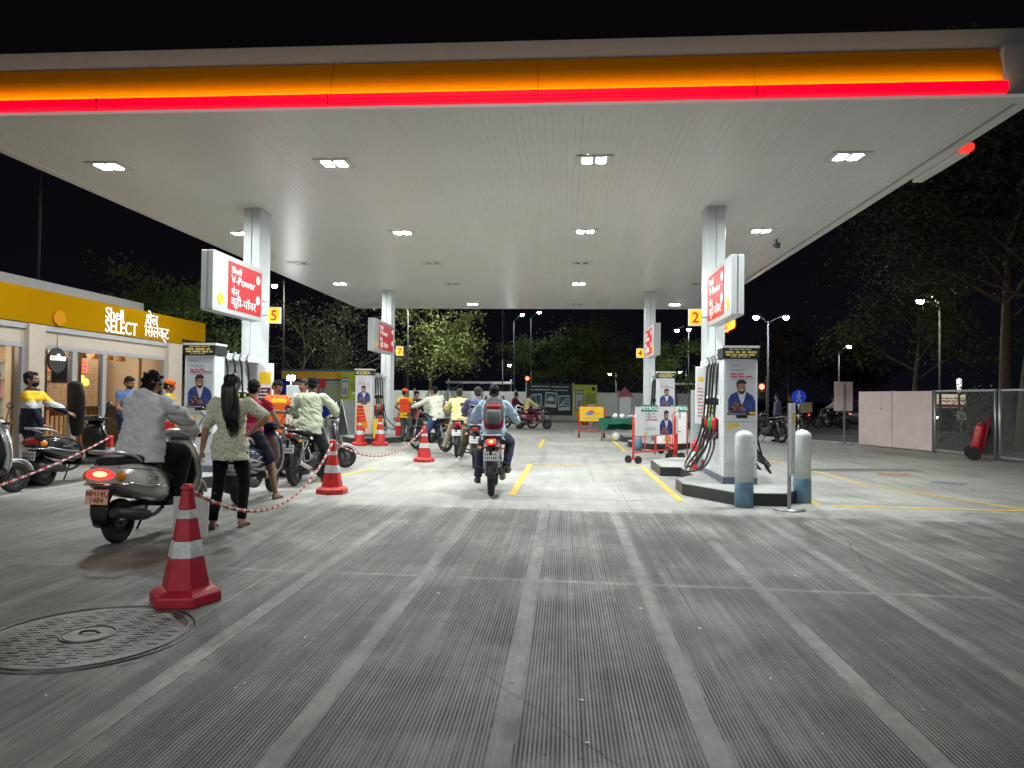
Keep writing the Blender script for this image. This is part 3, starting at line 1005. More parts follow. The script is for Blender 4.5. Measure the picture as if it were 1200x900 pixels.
# shelves with goods
PCOL = [(0.10, 0.22, 0.5), (0.6, 0.05, 0.05), (0.7, 0.5, 0.05), (0.75, 0.75, 0.75), (0.08, 0.3, 0.14), (0.35, 0.5, 0.65), (0.5, 0.25, 0.1)]
PM = [mat('goods_%s' % nme, c, 0.4) for nme, c in zip(('blue', 'red', 'yellow', 'white', 'green', 'pale', 'brown'), PCOL)]


def shelf(y0, y1, x, label):
    t = thing('display_shelf', label, 'shelf', (x, (y0 + y1) / 2, 0.1), 0, 'stocked shelves inside the shop')
    L = y1 - y0
    q = MB()
    for z in (0.02, 0.42, 0.82, 1.22, 1.6, 1.94): q.box((0, 0, z), (0.42, L, 0.03))
    q.box((-0.22, 0, 0.98), (0.02, L, 1.96)); q.box((0, -L / 2 - .011, 0.98), (0.44, 0.02, 1.96)); q.box((0, L / 2 + .011, 0.98), (0.44, 0.02, 1.96))
    q.build('rack', M_WHITE, t)
    g = MB()
    for z in (0.035, 0.435, 0.835, 1.235, 1.615):
        y = -L / 2 + 0.06
        while y < L / 2 - 0.08:
            c = rng.randrange(7)
            for k in range(rng.randint(2, 5)):
                w = rng.uniform(0.05, 0.10)
                if y + w > L / 2: break
                g.box((0.06, y + w / 2, z + 0.13), (0.2, w * 0.9, rng.uniform(0.18, 0.26)), c)
                y += w
            y += 0.03
    g.build('packaged_goods', PM, t)


shelf(12.5, 13.9, SX - 2.2, 'white shelf rack of packaged goods seen through the shop door glass')
shelf(10.6, 11.9, SX - 1.6, 'white shelf rack of goods at the left edge of the shop window')
shelf(8.2, 10.4, SX - 1.6, 'longer white shelf rack deeper left inside the shop')
fz = thing('drinks_fridge', 'upright drinks fridge with dark glass door inside the shop', 'fridge', (SX - 2.4, 14.15, 0.1))
q = MB(); q.box((0, 0, 1.0), (0.6, 0.62, 2.0)); q.build('body', M_CREAM, fz)
q = MB(); q.box((0.31, 0, 0.95), (0.02, 0.5, 1.5)); q.build('door', M_BLACKGL, fz)
cn = thing('shop_counter', 'wooden counter with round logo inside the shop entrance', 'counter', (SX - 0.9, 15.3, 0.1))
q = MB(); q.box((0, 0, 0.5), (0.5, 1.5, 1.0)); q.build('body', M_WOOD, cn)
q = MB(); q.box((0, 0, 1.02), (0.56, 1.56, 0.04)); q.build('top', M_CREAM, cn)
q = MB(); q.lathe([(0, 0), (0.12, 0), (0.12, 0.01), (0, 0.01)], 24, 0, Matrix.Translation((0.251, -0.45, 0.62)) @ Matrix.Rotation(R(90), 4, 'Y'), False); q.build('round_logo', M_WHITE, cn)
for i, (y, lab) in enumerate(((13.55, 'wooden chair just inside the shop door, left one'), (14.45, 'wooden chair inside the shop glass beside the counter'))):
    ch = thing('chair', lab, 'chair', (SX - 0.55, y, 0.1), R(20 + 40 * i), 'wooden chairs in the shop')
    q = MB(); q.box((0, 0, 0.45), (0.4, 0.4, 0.04)); q.build('seat', M_WOOD, ch)
    for a in (-1, 1):
        for b_ in (-1, 1):
            q = MB(); q.box((a * 0.17, b_ * 0.17, 0.215), (0.04, 0.04, 0.43)); q.build('leg', M_WOOD, ch)
    q = MB()
    for k in range(5): q.box((-0.16 + 0.08 * k, -0.18, 0.72), (0.025, 0.025, 0.5))
    q.box((0, -0.18, 0.99), (0.4, 0.04, 0.06)); q.build('backrest', M_WOOD, ch)
q = MB()
q.cyl((0, 0, 0), (0, 0, 3.4), 0.035, 0.025, 10)
q.box((0, 0, 2.5), (0.25, 0.04, 0.04))
mp_ = q.build('roof_mast', M_DARKMETAL)
mp_.location = (PX(45, 312, SX - 1.6).x, PX(45, 312, SX - 1.6).y, 3.66)
tag(mp_, 'thin dark mast standing on the shop roof', 'mast')

# ================================================================== far boundary
M_WALL = mat('painted_wall', (0.68, 0.72, 0.73), 0.7, var=0.10, vs=1.2)
bw = thing('boundary_wall', 'long pale grey boundary wall behind the forecourt', 'wall', (-2, 42.1, 0))
x = -11.0
while x < 8.0:
    q = MB(); q.span((x + 0.01, 42.05, 0.12), (x + 2.0, 42.13, 1.78)); q.build('panel', M_WALL, bw, (2, -42.1, 0)); x += 2.02
x = -11.0
while x < 8.5:
    q = MB(); q.span((x - 0.05, 42.0, 0.0), (x + 0.05, 42.045, 1.9)); q.build('post', M_STEEL, bw, (2, -42.1, 0)); x += 2.02
kb = MB(); kb.span((-11, 41.4, 0.0), (7.0, 41.95, 0.16)); o = kb.build('kerb', M_KERB, bevel=0.01); tag(o, kind='structure')

M_NAVY = mat('banner_navy', (0.008, 0.011, 0.022), 0.5)
M_PALE = mat('banner_print', (0.45, 0.52, 0.56), 0.6)
M_PHOTO = mat('banner_photo', (0.05, 0.11, 0.16), 0.5, var=0.5, vs=4, col2=(0.02, 0.05, 0.09))
bn = thing('banner', 'black roadside banner showing three tilted instant photos', 'banner', (-0.88, 41.3, 0))
q = MB(); q.box((0, 0, 1.35), (2.66, 0.04, 1.85)); q.build('board', M_NAVY, bn)
for xx in (-1.36, 1.36):
    q = MB(); q.box((xx, 0.02, 1.18), (0.06, 0.06, 2.3)); q.build('post', M_STEEL, bn)
Fb = frame((0, -0.021, 0), (1, 0, 0), (0, 0, 1))
q = MB()
rng = random.Random(11)
for (a, b_, z) in ((-1.05, 0.0, 2.1), (0.1, 1.15, 2.08), (-1.1, 0.1, 1.9), (0.2, 1.1, 1.88)): greek(q, Fb, a, b_, z, 0.055, rng, 0, 0.12)
greek(q, Fb, -0.9, -0.1, 0.62, 0.04, rng, 0, 0.1)
q.build('print', M_PALE, bn)
for i, (xx, zz, a) in enumerate(((-0.78, 1.22, 4), (0.08, 1.32, -4), (0.84, 1.15, 3))):
    T = Fb @ Matrix.Translation((xx, zz, 0.003)) @ Matrix.Rotation(R(a), 4, 'Z')
    q = MB(); q.box((0, 0, 0), (0.68, 0.86, 0.006), 0, T); ph = q.build('instant_photo', M_PALE, bn)
    q = MB(); q.box((0, 0.06, 0.005), (0.58, 0.62, 0.006), 0, T); q.build('picture', M_PHOTO, ph)
    q = MB()
    if i == 0: strokes(q, T, [[(0, -0.2), (0.0, 0.3)], [(0.04, -0.2), (-0.02, 0.3)], [(-0.2, -0.15), (0.2, -0.2)]], 0.06, 0.009)
    elif i == 1: q.box((0, 0.02, 0.009), (0.4, 0.16, 0.003), 0, T); q.box((0, 0.14, 0.009), (0.22, 0.1, 0.003), 0, T)
    else: strokes(q, T, [[(-0.22, -0.1), (0.2, 0.28)], [(-0.2, -0.12), (0.24, 0.1)], [(-0.22, -0.14), (0.22, -0.14)]], 0.05, 0.009)
    q.build('picture_shape', M_PALE, ph)

M_LIME = mat('poster_lime', (0.42, 0.46, 0.05), 0.5, var=0.10, vs=3)
def phone_poster(loc, w, h, z0, label, name='poster_board'):
    t = thing(name, label, 'poster', loc, 0, 'lime green posters with a phone')
    q = MB(); q.box((0, 0, z0 + h / 2), (w, 0.04, h)); q.build('board', M_LIME, t)
    q = MB(); q.box((-w * 0.27, -0.025, z0 + h * 0.52), (w * 0.34, 0.01, h * 0.62)); ph = q.build('phone_picture', M_BLACK, t)
    q = MB(); q.box((-w * 0.27, -0.032, z0 + h * 0.52), (w * 0.30, 0.006, h * 0.57)); q.build('phone_screen', M_PALE, ph)
    q = MB()
    Fp = frame((0, -0.036, z0), (1, 0, 0), (0, 0, 1))
    rg = random.Random(5)
    greek(q, Fp, -w * .38, -w * .16, h * 0.72, h * 0.04, rg, 0, 0.1)
    for k in range(4): greek(q, Fp, -w * .36, -w * .18, h * (0.34 + 0.05 * k), h * 0.03, rg, 0, 0.06)
    Fp2 = frame((0, -0.021, z0), (1, 0, 0), (0, 0, 1))
    for k in range(5): greek(q, Fp2, 0.0, w * .42, h * (0.45 + 0.06 * k), h * 0.025, rg, 0, 0.09)
    q.lathe([(0, 0), (w * 0.09, 0), (w * 0.09, 0.004), (0, 0.004)], 20, 0, Fp2 @ Matrix.Translation((w * 0.34, h * 0.88, 0)), False)
    q.build('print', M_NAVY, t)
    q = MB(); q.box((w * 0.25, -0.024, z0 + h * 0.36), (w * 0.34, 0.008, h * 0.05)); q.build('label_strip', M_WHITE, t)
    for s in (-1, 1):
        q = MB(); q.box((s * w * 0.45, 0.04, z0 / 2 + h / 2), (0.05, 0.04, z0 + h)); q.build('post', M_STEEL, t)
    return t
phone_poster((1.2, 41.2, 0), 1.32, 1.85, 0.36, 'lime green poster board with a phone, next to the black banner')

# blue hoarding with posters on the left
hb = thing('hoarding', 'long blue hoarding with orange top band and pasted posters on the left', 'hoarding', (-10.5, 30.2, 0))
M_HBLUE = mat('hoarding_blue', (0.018, 0.045, 0.33), 0.6, spec=.08)
M_ORBAND = mat('hoarding_orange', (0.80, 0.34, 0.03), 0.5, col2=(0.75, 0.52, 0.05), vs=0.7, var=0.1)
q = MB(); q.box((0, 0, 1.45), (3.7, 0.08, 2.1)); q.build('board', M_HBLUE, hb)
q = MB(); q.box((0, -0.045, 2.30), (3.68, 0.01, 0.34)); q.build('orange_band', M_ORBAND, hb)
q = MB(); q.box((0, 0, 2.53), (3.74, 0.12, 0.05)); q.build('top_rail', mat('teal_rail', (0.05, 0.22, 0.25), 0.5), hb)
for xx in (-1.7, 0, 1.7):
    q = MB(); q.box((xx, 0.09, 1.2), (0.08, 0.08, 2.4)); q.build('post', M_STEEL, hb)
for (a, b_, z0, z1, m) in ((-1.45, -0.75, 1.10, 2.0, 'poster_cream'), (0.05, 1.0, 1.15, 2.06, 'poster_pale'), (-0.6, 0.0, 1.2, 1.9, 'poster_grey')):
    q = MB(); q.box(((a + b_) / 2, -0.047, (z0 + z1) / 2), (b_ - a, 0.012, z1 - z0))
    ps = q.build('poster', mat(m, {'poster_cream': (0.6, 0.55, 0.38), 'poster_pale': (0.32, 0.42, 0.40), 'poster_grey': (0.35, 0.33, 0.36)}[m], 0.5), hb)
    q = MB()
    Fp = frame((0, -0.054, 0), (1, 0, 0), (0, 0, 1))
    for k in range(7): greek(q, Fp, a + 0.08, b_ - 0.08, z0 + 0.1 + k * (z1 - z0 - .2) / 6, 0.05, rng, 0, 0.13)
    q.build('print', mat('poster_ink_%d' % int(a * 10 + 20), [(0.4, 0.32, 0.05), (0.05, 0.10, 0.12), (0.35, 0.04, 0.04)][int(a * 3) % 3], 0.5), ps)
q = MB(); q.prism([(-0.14, -0.2), (0.14, -0.2), (0.14, 0.1), (0, 0.24), (-0.14, 0.1)], 0, 0.012, 0, frame((0.0, -0.06, 1.95), (1, 0, 0), (0, 0, 1)))
q.build('red_badge', M_PRINTRED, hb)
phone_poster((-9.2, 30.0, 0), 0.92, 1.42, 1.02, 'lime green poster with a phone, on the right end of the blue hoarding')

wl_ = thing('work_light', 'glaring white work light on a thin stand before the blue hoarding', 'work light', (PY(341, 446, 28.5).x, 28.5, 0))
q = MB(); q.cyl((0, 0, 0), (0, 0, 2.1), 0.025, None, 8); q.build('stand', M_STEEL, wl_)
q = MB(); q.box((0, 0.03, 2.12), (0.34, 0.05, 0.24)); q.build('housing', M_DARKMETAL, wl_)
q = MB(); q.box((0, -0.004, 2.12), (0.30, 0.012, 0.20)); q.build('lamp_face', emis('work_light_white', (0.95, 0.98, 1.0), 150.0), wl_)

# roadside shelter behind the wall
sh = thing('roadside_shelter', 'white steel roadside shelter frame with purple panel behind the far wall', 'shelter', (-6.0, 50, 0))
q = MB(); q.box((0, 0, 2.45), (4.6, 1.6, 0.16)); q.build('roof_beam', M_WHITE, sh)
q = MB(); q.box((0.3, 0.2, 1.9), (3.6, 0.06, 0.9)); q.build('purple_panel', mat('purple_panel', (0.03, 0.015, 0.09), 0.3), sh)
q = MB()
for xx in (-2.25, 2.2): q.box((xx, 0, 1.35), (0.12, 0.12, 2.7))
q.bar((-2.2, 0, 1.7), (-1.4, 0, 2.36), 0.08, 0.08); q.bar((-2.2, 0, 2.05), (-1.2, 0, 2.05), 0.06, 0.06); q.bar((-1.25, 0, 2.36), (-1.25, 0, 2.05), 0.06, 0.06)
q.build('post', M_WHITE, sh)
sh2 = dup(sh, (9.0, 52, 0.1), None, 'white steel shelter frame partly hidden behind the far right pump')

# ================================================================== trees
M_BARK = mat('bark', (0.10, 0.066, 0.047), 0.9, var=0.35, vs=6, bump=0.8, bs=14)


def leaf_mat(name, c1, c2):
    m = bpy.data.materials.new(name)
    m.use_nodes = True
    nt = m.node_tree
    b = nt.nodes['Principled BSDF']
    g = nt.nodes.new('ShaderNodeNewGeometry')
    r = nt.nodes.new('ShaderNodeValToRGB')
    r.color_ramp.elements[0].color = (*c1, 1)
    r.color_ramp.elements[1].color = (*c2, 1)
    nt.links.new(g.outputs['Random Per Island'], r.inputs['Fac'])
    nt.links.new(r.outputs['Color'], b.inputs['Base Color'])
    b.inputs['Roughness'].default_value = 0.5
    tr = nt.nodes.new('ShaderNodeBsdfTranslucent')
    nt.links.new(r.outputs['Color'], tr.inputs['Color'])
    mx = nt.nodes.new('ShaderNodeMixShader')
    mx.inputs[0].default_value = 0.3
    nt.links.new(b.outputs[0], mx.inputs[1])
    nt.links.new(tr.outputs[0], mx.inputs[2])
    nt.links.new(mx.outputs[0], nt.nodes['Material Output'].inputs['Surface'])
    return m


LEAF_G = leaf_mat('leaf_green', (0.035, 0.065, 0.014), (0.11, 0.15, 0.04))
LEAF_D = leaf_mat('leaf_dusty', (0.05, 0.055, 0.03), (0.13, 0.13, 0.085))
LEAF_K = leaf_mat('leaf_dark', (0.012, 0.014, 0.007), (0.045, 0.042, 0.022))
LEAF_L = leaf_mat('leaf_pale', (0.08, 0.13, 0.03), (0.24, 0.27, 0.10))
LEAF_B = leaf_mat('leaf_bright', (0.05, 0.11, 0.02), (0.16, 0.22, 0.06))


def tree(label, loc, h, r, trunk_h, seed, leafm, nleaf=6000, leaf=0.13, trunk_r=0.16, limbs=7, group='trees around the forecourt', bare=0.0, lean=(0, 0)):
    rg = random.Random(seed)
    t = thing('tree', label, 'tree', loc, 0, group)
    tb = MB()
    top = V((lean[0], lean[1], h * 0.8))
    axis = spline([(0, 0, -0.1), (lean[0] * .2 + rg.uniform(-.1, .1), lean[1] * .2, trunk_h * 0.6), (lean[0] * .5 + rg.uniform(-.3, .3), lean[1] * .5, trunk_h * 1.2), top], 5)
    tb.tube(axis, [trunk_r * (1.25 if i == 0 else 1) * (1 - 0.85 * i / (len(axis) - 1)) for i in range(len(axis))], 10)
    tips = []
    for i in range(limbs):
        f = lerp(0.42, 0.95, (i + rg.random() * 0.6) / limbs)
        b0 = axis[int(f * (len(axis) - 1))]
        a = i * 2.4 + rg.uniform(-.4, .4)
        L = r * rg.uniform(0.65, 1.05) * (1.15 - 0.5 * f)
        zt = min(h, b0.z + rg.uniform(0.15, 0.6) * L + 0.4)
        e = V((b0.x + L * math.cos(a), b0.y + L * math.sin(a), zt))
        mid = lerp(b0, e, 0.5) + V((rg.uniform(-.2, .2), rg.uniform(-.2, .2), rg.uniform(0.0, 0.35) * L * 0.5))
        lb = spline([b0, mid, e], 5)
        r1 = trunk_r * 0.45 * (1 - 0.5 * f)
        tb.tube(lb, [lerp(r1, 0.015, k / (len(lb) - 1)) for k in range(len(lb))], 7)
        tips.append((e, 1.0)); tips.append((lerp(mid, e, 0.5), 0.8))
        for k in range(4):
            s0 = lb[rg.randrange(3, len(lb))]
            a2 = a + rg.uniform(-1.3, 1.3)
            l2 = L * rg.uniform(0.25, 0.55)
            e2 = s0 + V((l2 * math.cos(a2), l2 * math.sin(a2), l2 * rg.uniform(-0.35, 0.75)))
            tb.tube(spline([s0, lerp(s0, e2, .5) + V((0, 0, .1 * l2)), e2], 3), [0.022, 0.02, 0.018, 0.015, 0.012, 0.01, 0.008][:7], 5)
            tips.append((e2, 0.75))
    tips.append((top, 0.9))
    tb.build('trunk', M_BARK, t)
    cb = MB()
    tips = [q for q in tips if rg.random() > bare]
    per = max(1, nleaf // max(1, len(tips)))
    vs, fs = [], []
    for e, sc in tips:
        # each tip carries several small sprays, so gaps stay between them
        for s_ in range(5):
            c = e + V((rg.gauss(0, .30), rg.gauss(0, .30), rg.gauss(0, .22))) * r * 0.42 * sc
            sr = r * rg.uniform(0.07, 0.17)
            for k in range(int(per / 5 * rg.uniform(0.5, 1.5))):
                p_ = c + V((rg.gauss(0, 1), rg.gauss(0, 1), rg.gauss(0, .7))) * sr
                d = V((rg.gauss(0, 1), rg.gauss(0, 1), rg.gauss(-0.3, .7))).normalized()
                w = d.orthogonal().normalized()
                w = (Matrix.Rotation(rg.uniform(0, PI), 3, d) @ w)
                nn = d.cross(w)
                l = leaf * rg.uniform(0.6, 1.4)
                hw = l * 0.27
                i0 = len(vs)
                vs += [p_, p_ + d * l * .5 + w * hw + nn * l * .06, p_ + d * l, p_ + d * l * .5 - w * hw + nn * l * .06]
                fs.append((i0, i0 + 1, i0 + 2, i0 + 3))
    cb.add(vs, fs)
    cb.build('crown', leafm, t, recalc=False)
    return t


def at(px, py, y):
    p = PY(px, py, y)
    return (p.x, p.y, 0.0)


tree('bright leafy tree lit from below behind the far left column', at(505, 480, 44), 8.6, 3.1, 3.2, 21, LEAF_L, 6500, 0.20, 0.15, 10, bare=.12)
tree('dusty grey thin tree with bare branches, left of the far left column', at(400, 480, 36), 7.6, 3.4, 2.6, 5, LEAF_D, 1900, 0.16, 0.16, 11, bare=0.35)
tree('dark sparse tree showing through the gap beside number five', at(350, 480, 40), 8.0, 3.4, 3.0, 8, LEAF_D, 1500, 0.16, 0.16, 10, bare=0.4)
tree('green tree rising behind the shop roof end', (-12.6, 22.5, 0), 5.6, 2.3, 2.6, 9, LEAF_B, 5000, 0.15, 0.12, 8)
tree('slim green tree among the far lamp posts', at(617, 480, 56), 7.2, 2.2, 3.6, 31, LEAF_B, 2400, 0.18, 0.12, 7)
tree('dark green tree above the black banner', at(672, 480, 58), 8.8, 3.4, 3.2, 33, LEAF_G, 9000, 0.20, 0.16, 9)
tree('dim tree left of the far right column', at(735, 480, 60), 7.0, 3.2, 2.8, 35, LEAF_G, 3500, 0.2, 0.15, 8, bare=0.2)
tree('small bright tree between the two right columns', at(792, 480, 34), 4.6, 1.3, 2.4, 37, LEAF_B, 2000, 0.15, 0.08, 7)
tree('dark tree behind the double street lamp', at(925, 480, 52), 7.6, 3.2, 3.0, 41, LEAF_K, 5500, 0.2, 0.15, 8)
tree('distant dark tree right of the blue pedestrian sign', at(1000, 480, 75), 8.5, 3.6, 3.0, 43, LEAF_K, 4600, 0.24, 0.18, 8)
tree('tall brown trunked tree behind the mesh fence', at(1179, 470, 23.5), 11.5, 5.0, 5.4, 51, LEAF_K, 22000, 0.14, 0.22, 15, lean=(0.4, 0.3))
tree('tall tree with a leaning trunk at the right edge behind the mesh fence', at(1196, 470, 22.6), 12.5, 5.0, 5.4, 53, LEAF_K, 20000, 0.14, 0.20, 14, lean=(1.6, 0.2))
tree('green tree under the yellowish street lamp on the right', at(1075, 480, 34), 8.2, 3.2, 3.4, 57, LEAF_G, 5000, 0.16, 0.17, 9)
sb_ = thing('shrub', 'pale leafy shrub beyond the mesh fence', 'shrub', at(1140, 500, 24), 0)
rg = random.Random(4)
vs, fs = [], []
for k in range(900):
    p_ = V((rg.gauss(0, .3), rg.gauss(0, .3), abs(rg.gauss(0.9, .5))))
    d = V((rg.gauss(0, 1), rg.gauss(0, 1), rg.gauss(.2, 1))).normalized(); w = d.orthogonal().normalized() * 0.03
    i0 = len(vs); vs += [p_, p_ + d * .06 + w, p_ + d * .13, p_ + d * .06 - w]; fs.append((i0, i0 + 1, i0 + 2, i0 + 3))
q = MB(); q.add(vs, fs); q.build('foliage', LEAF_D, sb_, recalc=False)
q = MB()
for k in range(6): q.tube(spline([(0, 0, 0), (rg.uniform(-.1, .1), rg.uniform(-.1, .1), .5), (rg.uniform(-.4, .4), rg.uniform(-.4, .4), 1.3)], 3), 0.012, 5)
q.build('stem', M_BARK, sb_)

# ================================================================== street lamps
M_POLE = mat('lamp_post_steel', (0.10, 0.105, 0.11), 0.6, 0.0, var=0.1, spec=.15)
M_ARM = mat('lamp_arm', (0.035, 0.036, 0.038), 0.6, spec=.1)
LAMPM = {'w': emis('street_lamp_white', (0.92, 1.0, 1.0), 320.0), 'y': emis('street_lamp_warm', (0.95, 1.0, 0.62), 380.0), 'b': emis('street_lamp_bright', (0.98, 1.0, 0.85), 2600.0)}


def street_lamp(label, px, pbase_y, y, heads, ptop, col='w', r=0.05, s=1.0):
    """pole through pixel column px at depth y; heads are pixel positions of the lit heads"""
    b0 = PY(px, pbase_y, y)
    tp = PY(ptop[0], ptop[1], y)
    t = thing('street_lamp', label, 'street lamp', (b0.x, y, 0), 0, 'street lamps around the forecourt')
    q = MB()
    q.cyl((0, 0, -0.05), (tp.x - b0.x, 0, tp.z), r * s, r * 0.6 * s, 10)
    q.cyl((0, 0, -0.05), (0, 0, 0.3), r * 1.7 * s, r * 1.6 * s, 10)
    q.build('pole', M_POLE, t)
    for hx, hy in heads:
        hp = PY(hx, hy, y - 0.6) - V((b0.x, y, 0))
        q = MB()
        q.tube(spline([(tp.x - b0.x, 0, tp.z - 0.1), lerp(V((tp.x - b0.x, 0, tp.z)), hp, .5) + V((0, 0, .04)), hp + V((0, 0.1, 0.09))], 4), 0.020 * s, 7)
        q.build('arm', M_ARM, t)
        q = MB()
        q.loft([se(hp + V((0, d, 0.06)), (1, 0, 0), (0, 0, 1), a * s, 0.05 * s, 12, 3) for d, a in ((0.30, 0.06), (0.2, 0.11), (-0.22, 0.12), (-0.30, 0.07))])
        hd = q.build('lamp_head', M_DARKMETAL, t)
        q = MB()
        q.ell(hp + V((0, -0.03, 0.0)), (0.12 * s, 0.15 * s, 0.105 * s), 0, 12, 8)
        q.build('lamp', LAMPM[col], hd)
    return t


street_lamp('tall twin pole street lamp left of the pair above the far wall', 603, 494, 50, [(612, 369)], (602, 376))
street_lamp('tall street lamp right of the pair above the far wall', 622, 494, 54, [(632, 366)], (622, 372))
street_lamp('low lamp on a plain pole beside the shelter', 589, 494, 48, [(597, 428)], (589, 352), s=0.8)
street_lamp('small distant street lamp glowing above the banner', 640, 490, 75, [(647, 450)], (641, 446), 'y')
street_lamp('distant warm street lamp amid trees left of the far right column', 722, 492, 66, [(715, 438)], (722, 432), 'y', 0.05, 1.3)
street_lamp('tall street lamp with two white heads behind the front right pump', 807, 495, 44, [(793, 387), (807, 386)], (807, 380))
street_lamp('street lamp with a low white head behind the front right pump', 803, 494, 60, [(797, 436)], (804, 432))
street_lamp('double arm street lamp right of the near right column', 900, 512, 31, [(886, 372), (921, 372)], (900, 376), 'w', 0.06)
street_lamp('single street lamp right of the double arm one', 983, 500, 42, [(995, 406)], (983, 412), 'w', 0.06)
street_lamp('yellowish street lamp above the pink panels near the green tree', 1102, 520, 27, [(1078, 353)], (1101, 358), 'y', 0.055)
street_lamp('street lamp peeking beside the near left column', 332, 490, 33, [(322, 335)], (333, 328), 'y', 0.05)
street_lamp('slim street lamp at far left beyond the shop', 478, 490, 40, [(500, 325)], (478, 325), 'b', s=1.3)
street_lamp('slim bare pole with a cross arm right of number seven', 474, 490, 46, [], (476, 405), s=0.7)

# added lamp, unseen behind the viewpoint: front light on surfaces facing the camera
t = thing('street_lamp', 'double headed street lamp added unseen behind the viewpoint for front light', 'street lamp', (-2.5, -9.5, 0), 0, 'street lamps around the forecourt')
q = MB(); q.cyl((0, 0, 0), (0, 0, 8.4), .09, .06, 12); q.build('pole', M_POLE, t)
for s in (-1, 1):
    q = MB(); q.tube(spline([(0, 0, 8.3), (s * .9, .2, 8.8), (s * 1.9, .3, 8.9)], 4), .035, 8); q.build('arm', M_POLE, t)
    q = MB(); q.box((s * 2.1, .3, 8.93), (.8, .36, .07)); hd = q.build('lamp_head', M_DARKMETAL, t, bevel=.02)
    q = MB(); q.ell((s * 2.1, .3, 8.88), (.36, .16, .11), 0, 14, 8); q.build('lamp', emis('added_front_lamp', (.96, 1.0, .97), FRONT_FILL), hd)

# traffic lights
def traffic_light(label, px, py, y, pb):
    p_ = PY(px, py, y)
    t = thing('traffic_light', label, 'traffic light', (p_.x + 0.25, y, 0), 0, 'red traffic lights')
    q = MB(); q.cyl((0, 0, 0), (0, 0, p_.z + 0.5), 0.05, None, 8); q.build('pole', M_POLE, t)
    q = MB(); q.box((-0.25, 0, p_.z - 0.15), (0.28, 0.2, 0.72)); q.build('housing', M_BLACKPL, t, bevel=0.02)
    q = MB(); q.ell((-0.25, -0.11, p_.z + 0.03), (0.12, 0.05, 0.12), 0, 12, 8); q.build('red_lamp', emis('red_signal', (1.0, 0.06, 0.03), 14.0), t)
    q = MB(); q.ell((-0.25, -0.10, p_.z - 0.25), (0.11, 0.03, 0.11), 0, 12, 8); q.build('dark_lamp', M_BLACKGL, t)
traffic_light('red traffic light above the black banner', 618, 444, 46, 494)
traffic_light('red traffic light right of the front pump', 892, 454, 33, 500)
# two lone pinpricks are left to the lamps above; blue pedestrian sign
pz = PY(936, 465, 30)
ps_ = thing('pedestrian_sign', 'round blue pedestrian sign on a striped post', 'road sign', (pz.x, 30, 0))
q = MB(); q.lathe([(0, 0), (0.29, 0), (0.29, 0.02), (0, 0.02)], 32, 0, Matrix.Translation((0, 0.0, pz.z)) @ FACE_FRONT, False); q.build('disc', mat('sign_blue', (0.02, 0.06, 0.55), 0.4, emit=(0.02, 0.06, 0.7), es=0.25), ps_)
q = MB(); T = frame((0, -0.021, pz.z), (1, 0, 0), (0, 0, 1))
q.lathe([(0, 0), (0.035, 0), (0.035, 0.004), (0, 0.004)], 14, 0, T @ Matrix.Translation((0.005, 0.19, 0)), False)
strokes(q, T, [[(0, .13), (0, -.02)], [(0, .12), (-.07, .06), (-.09, -.01)], [(0, .12), (.06, .05), (.09, .03)], [(0, -.02), (-.05, -.11), (-.08, -.2)], [(0, -.02), (.05, -.1), (.05, -.2), (.09, -.2)]], 0.036)
q.build('walking_figure', M_WHITE, ps_)
q = MB()
for k in range(6): q.cyl((0, 0.02, k * 0.22), (0, 0.02, k * 0.22 + 0.22), 0.03, None, 8, k % 2)
q.build('post', [M_BLACK, M_WHITE], ps_)

# ================================================================== right side fences
M_PINK = mat('pinkish_sheet_panel', (0.72, 0.565, 0.555), 0.55, var=0.08, vs=2.5)
pa, pb_, pc_ = V((9.55, 23.9, 0)), V((9.98, 22.5, 0)), V((10.42, 21.0, 0))
for a, b_, lab in ((pa, pb_, 'pinkish metal sheet panel farther left of the pair by the road exit'), (pb_, pc_, 'pinkish metal sheet panel next to the mesh fence')):
    t = thing('sheet_panel', lab, 'fence panel', tuple((a + b_) / 2), 0, 'pinkish sheet fence panels')
    t.rotation_euler = (0, 0, math.atan2(b_.y - a.y, b_.x - a.x))
    L = (b_ - a).length - 0.03
    q = MB(); q.box((0, 0, 0.90), (L, 0.03, 1.70)); q.build('sheet', M_PINK, t, bevel=0.004)
    q = MB()
    for s in (-1, 1): q.box((s * (L / 2 - 0.03), 0.035, 0.9), (0.04, 0.04, 1.74))
    q.box((0, 0.035, 1.7), (L - 0.12, 0.04, 0.04)); q.build('frame', M_STEEL, t)
    if a is not pa: continue
    q = MB(); q.cyl((L * 0.2 - 0.02, -0.016, 1.22), (L * 0.2 - 0.02, -0.022, 1.22), 0.025, None, 12); q.build('latch_hole', M_BLACK, t)


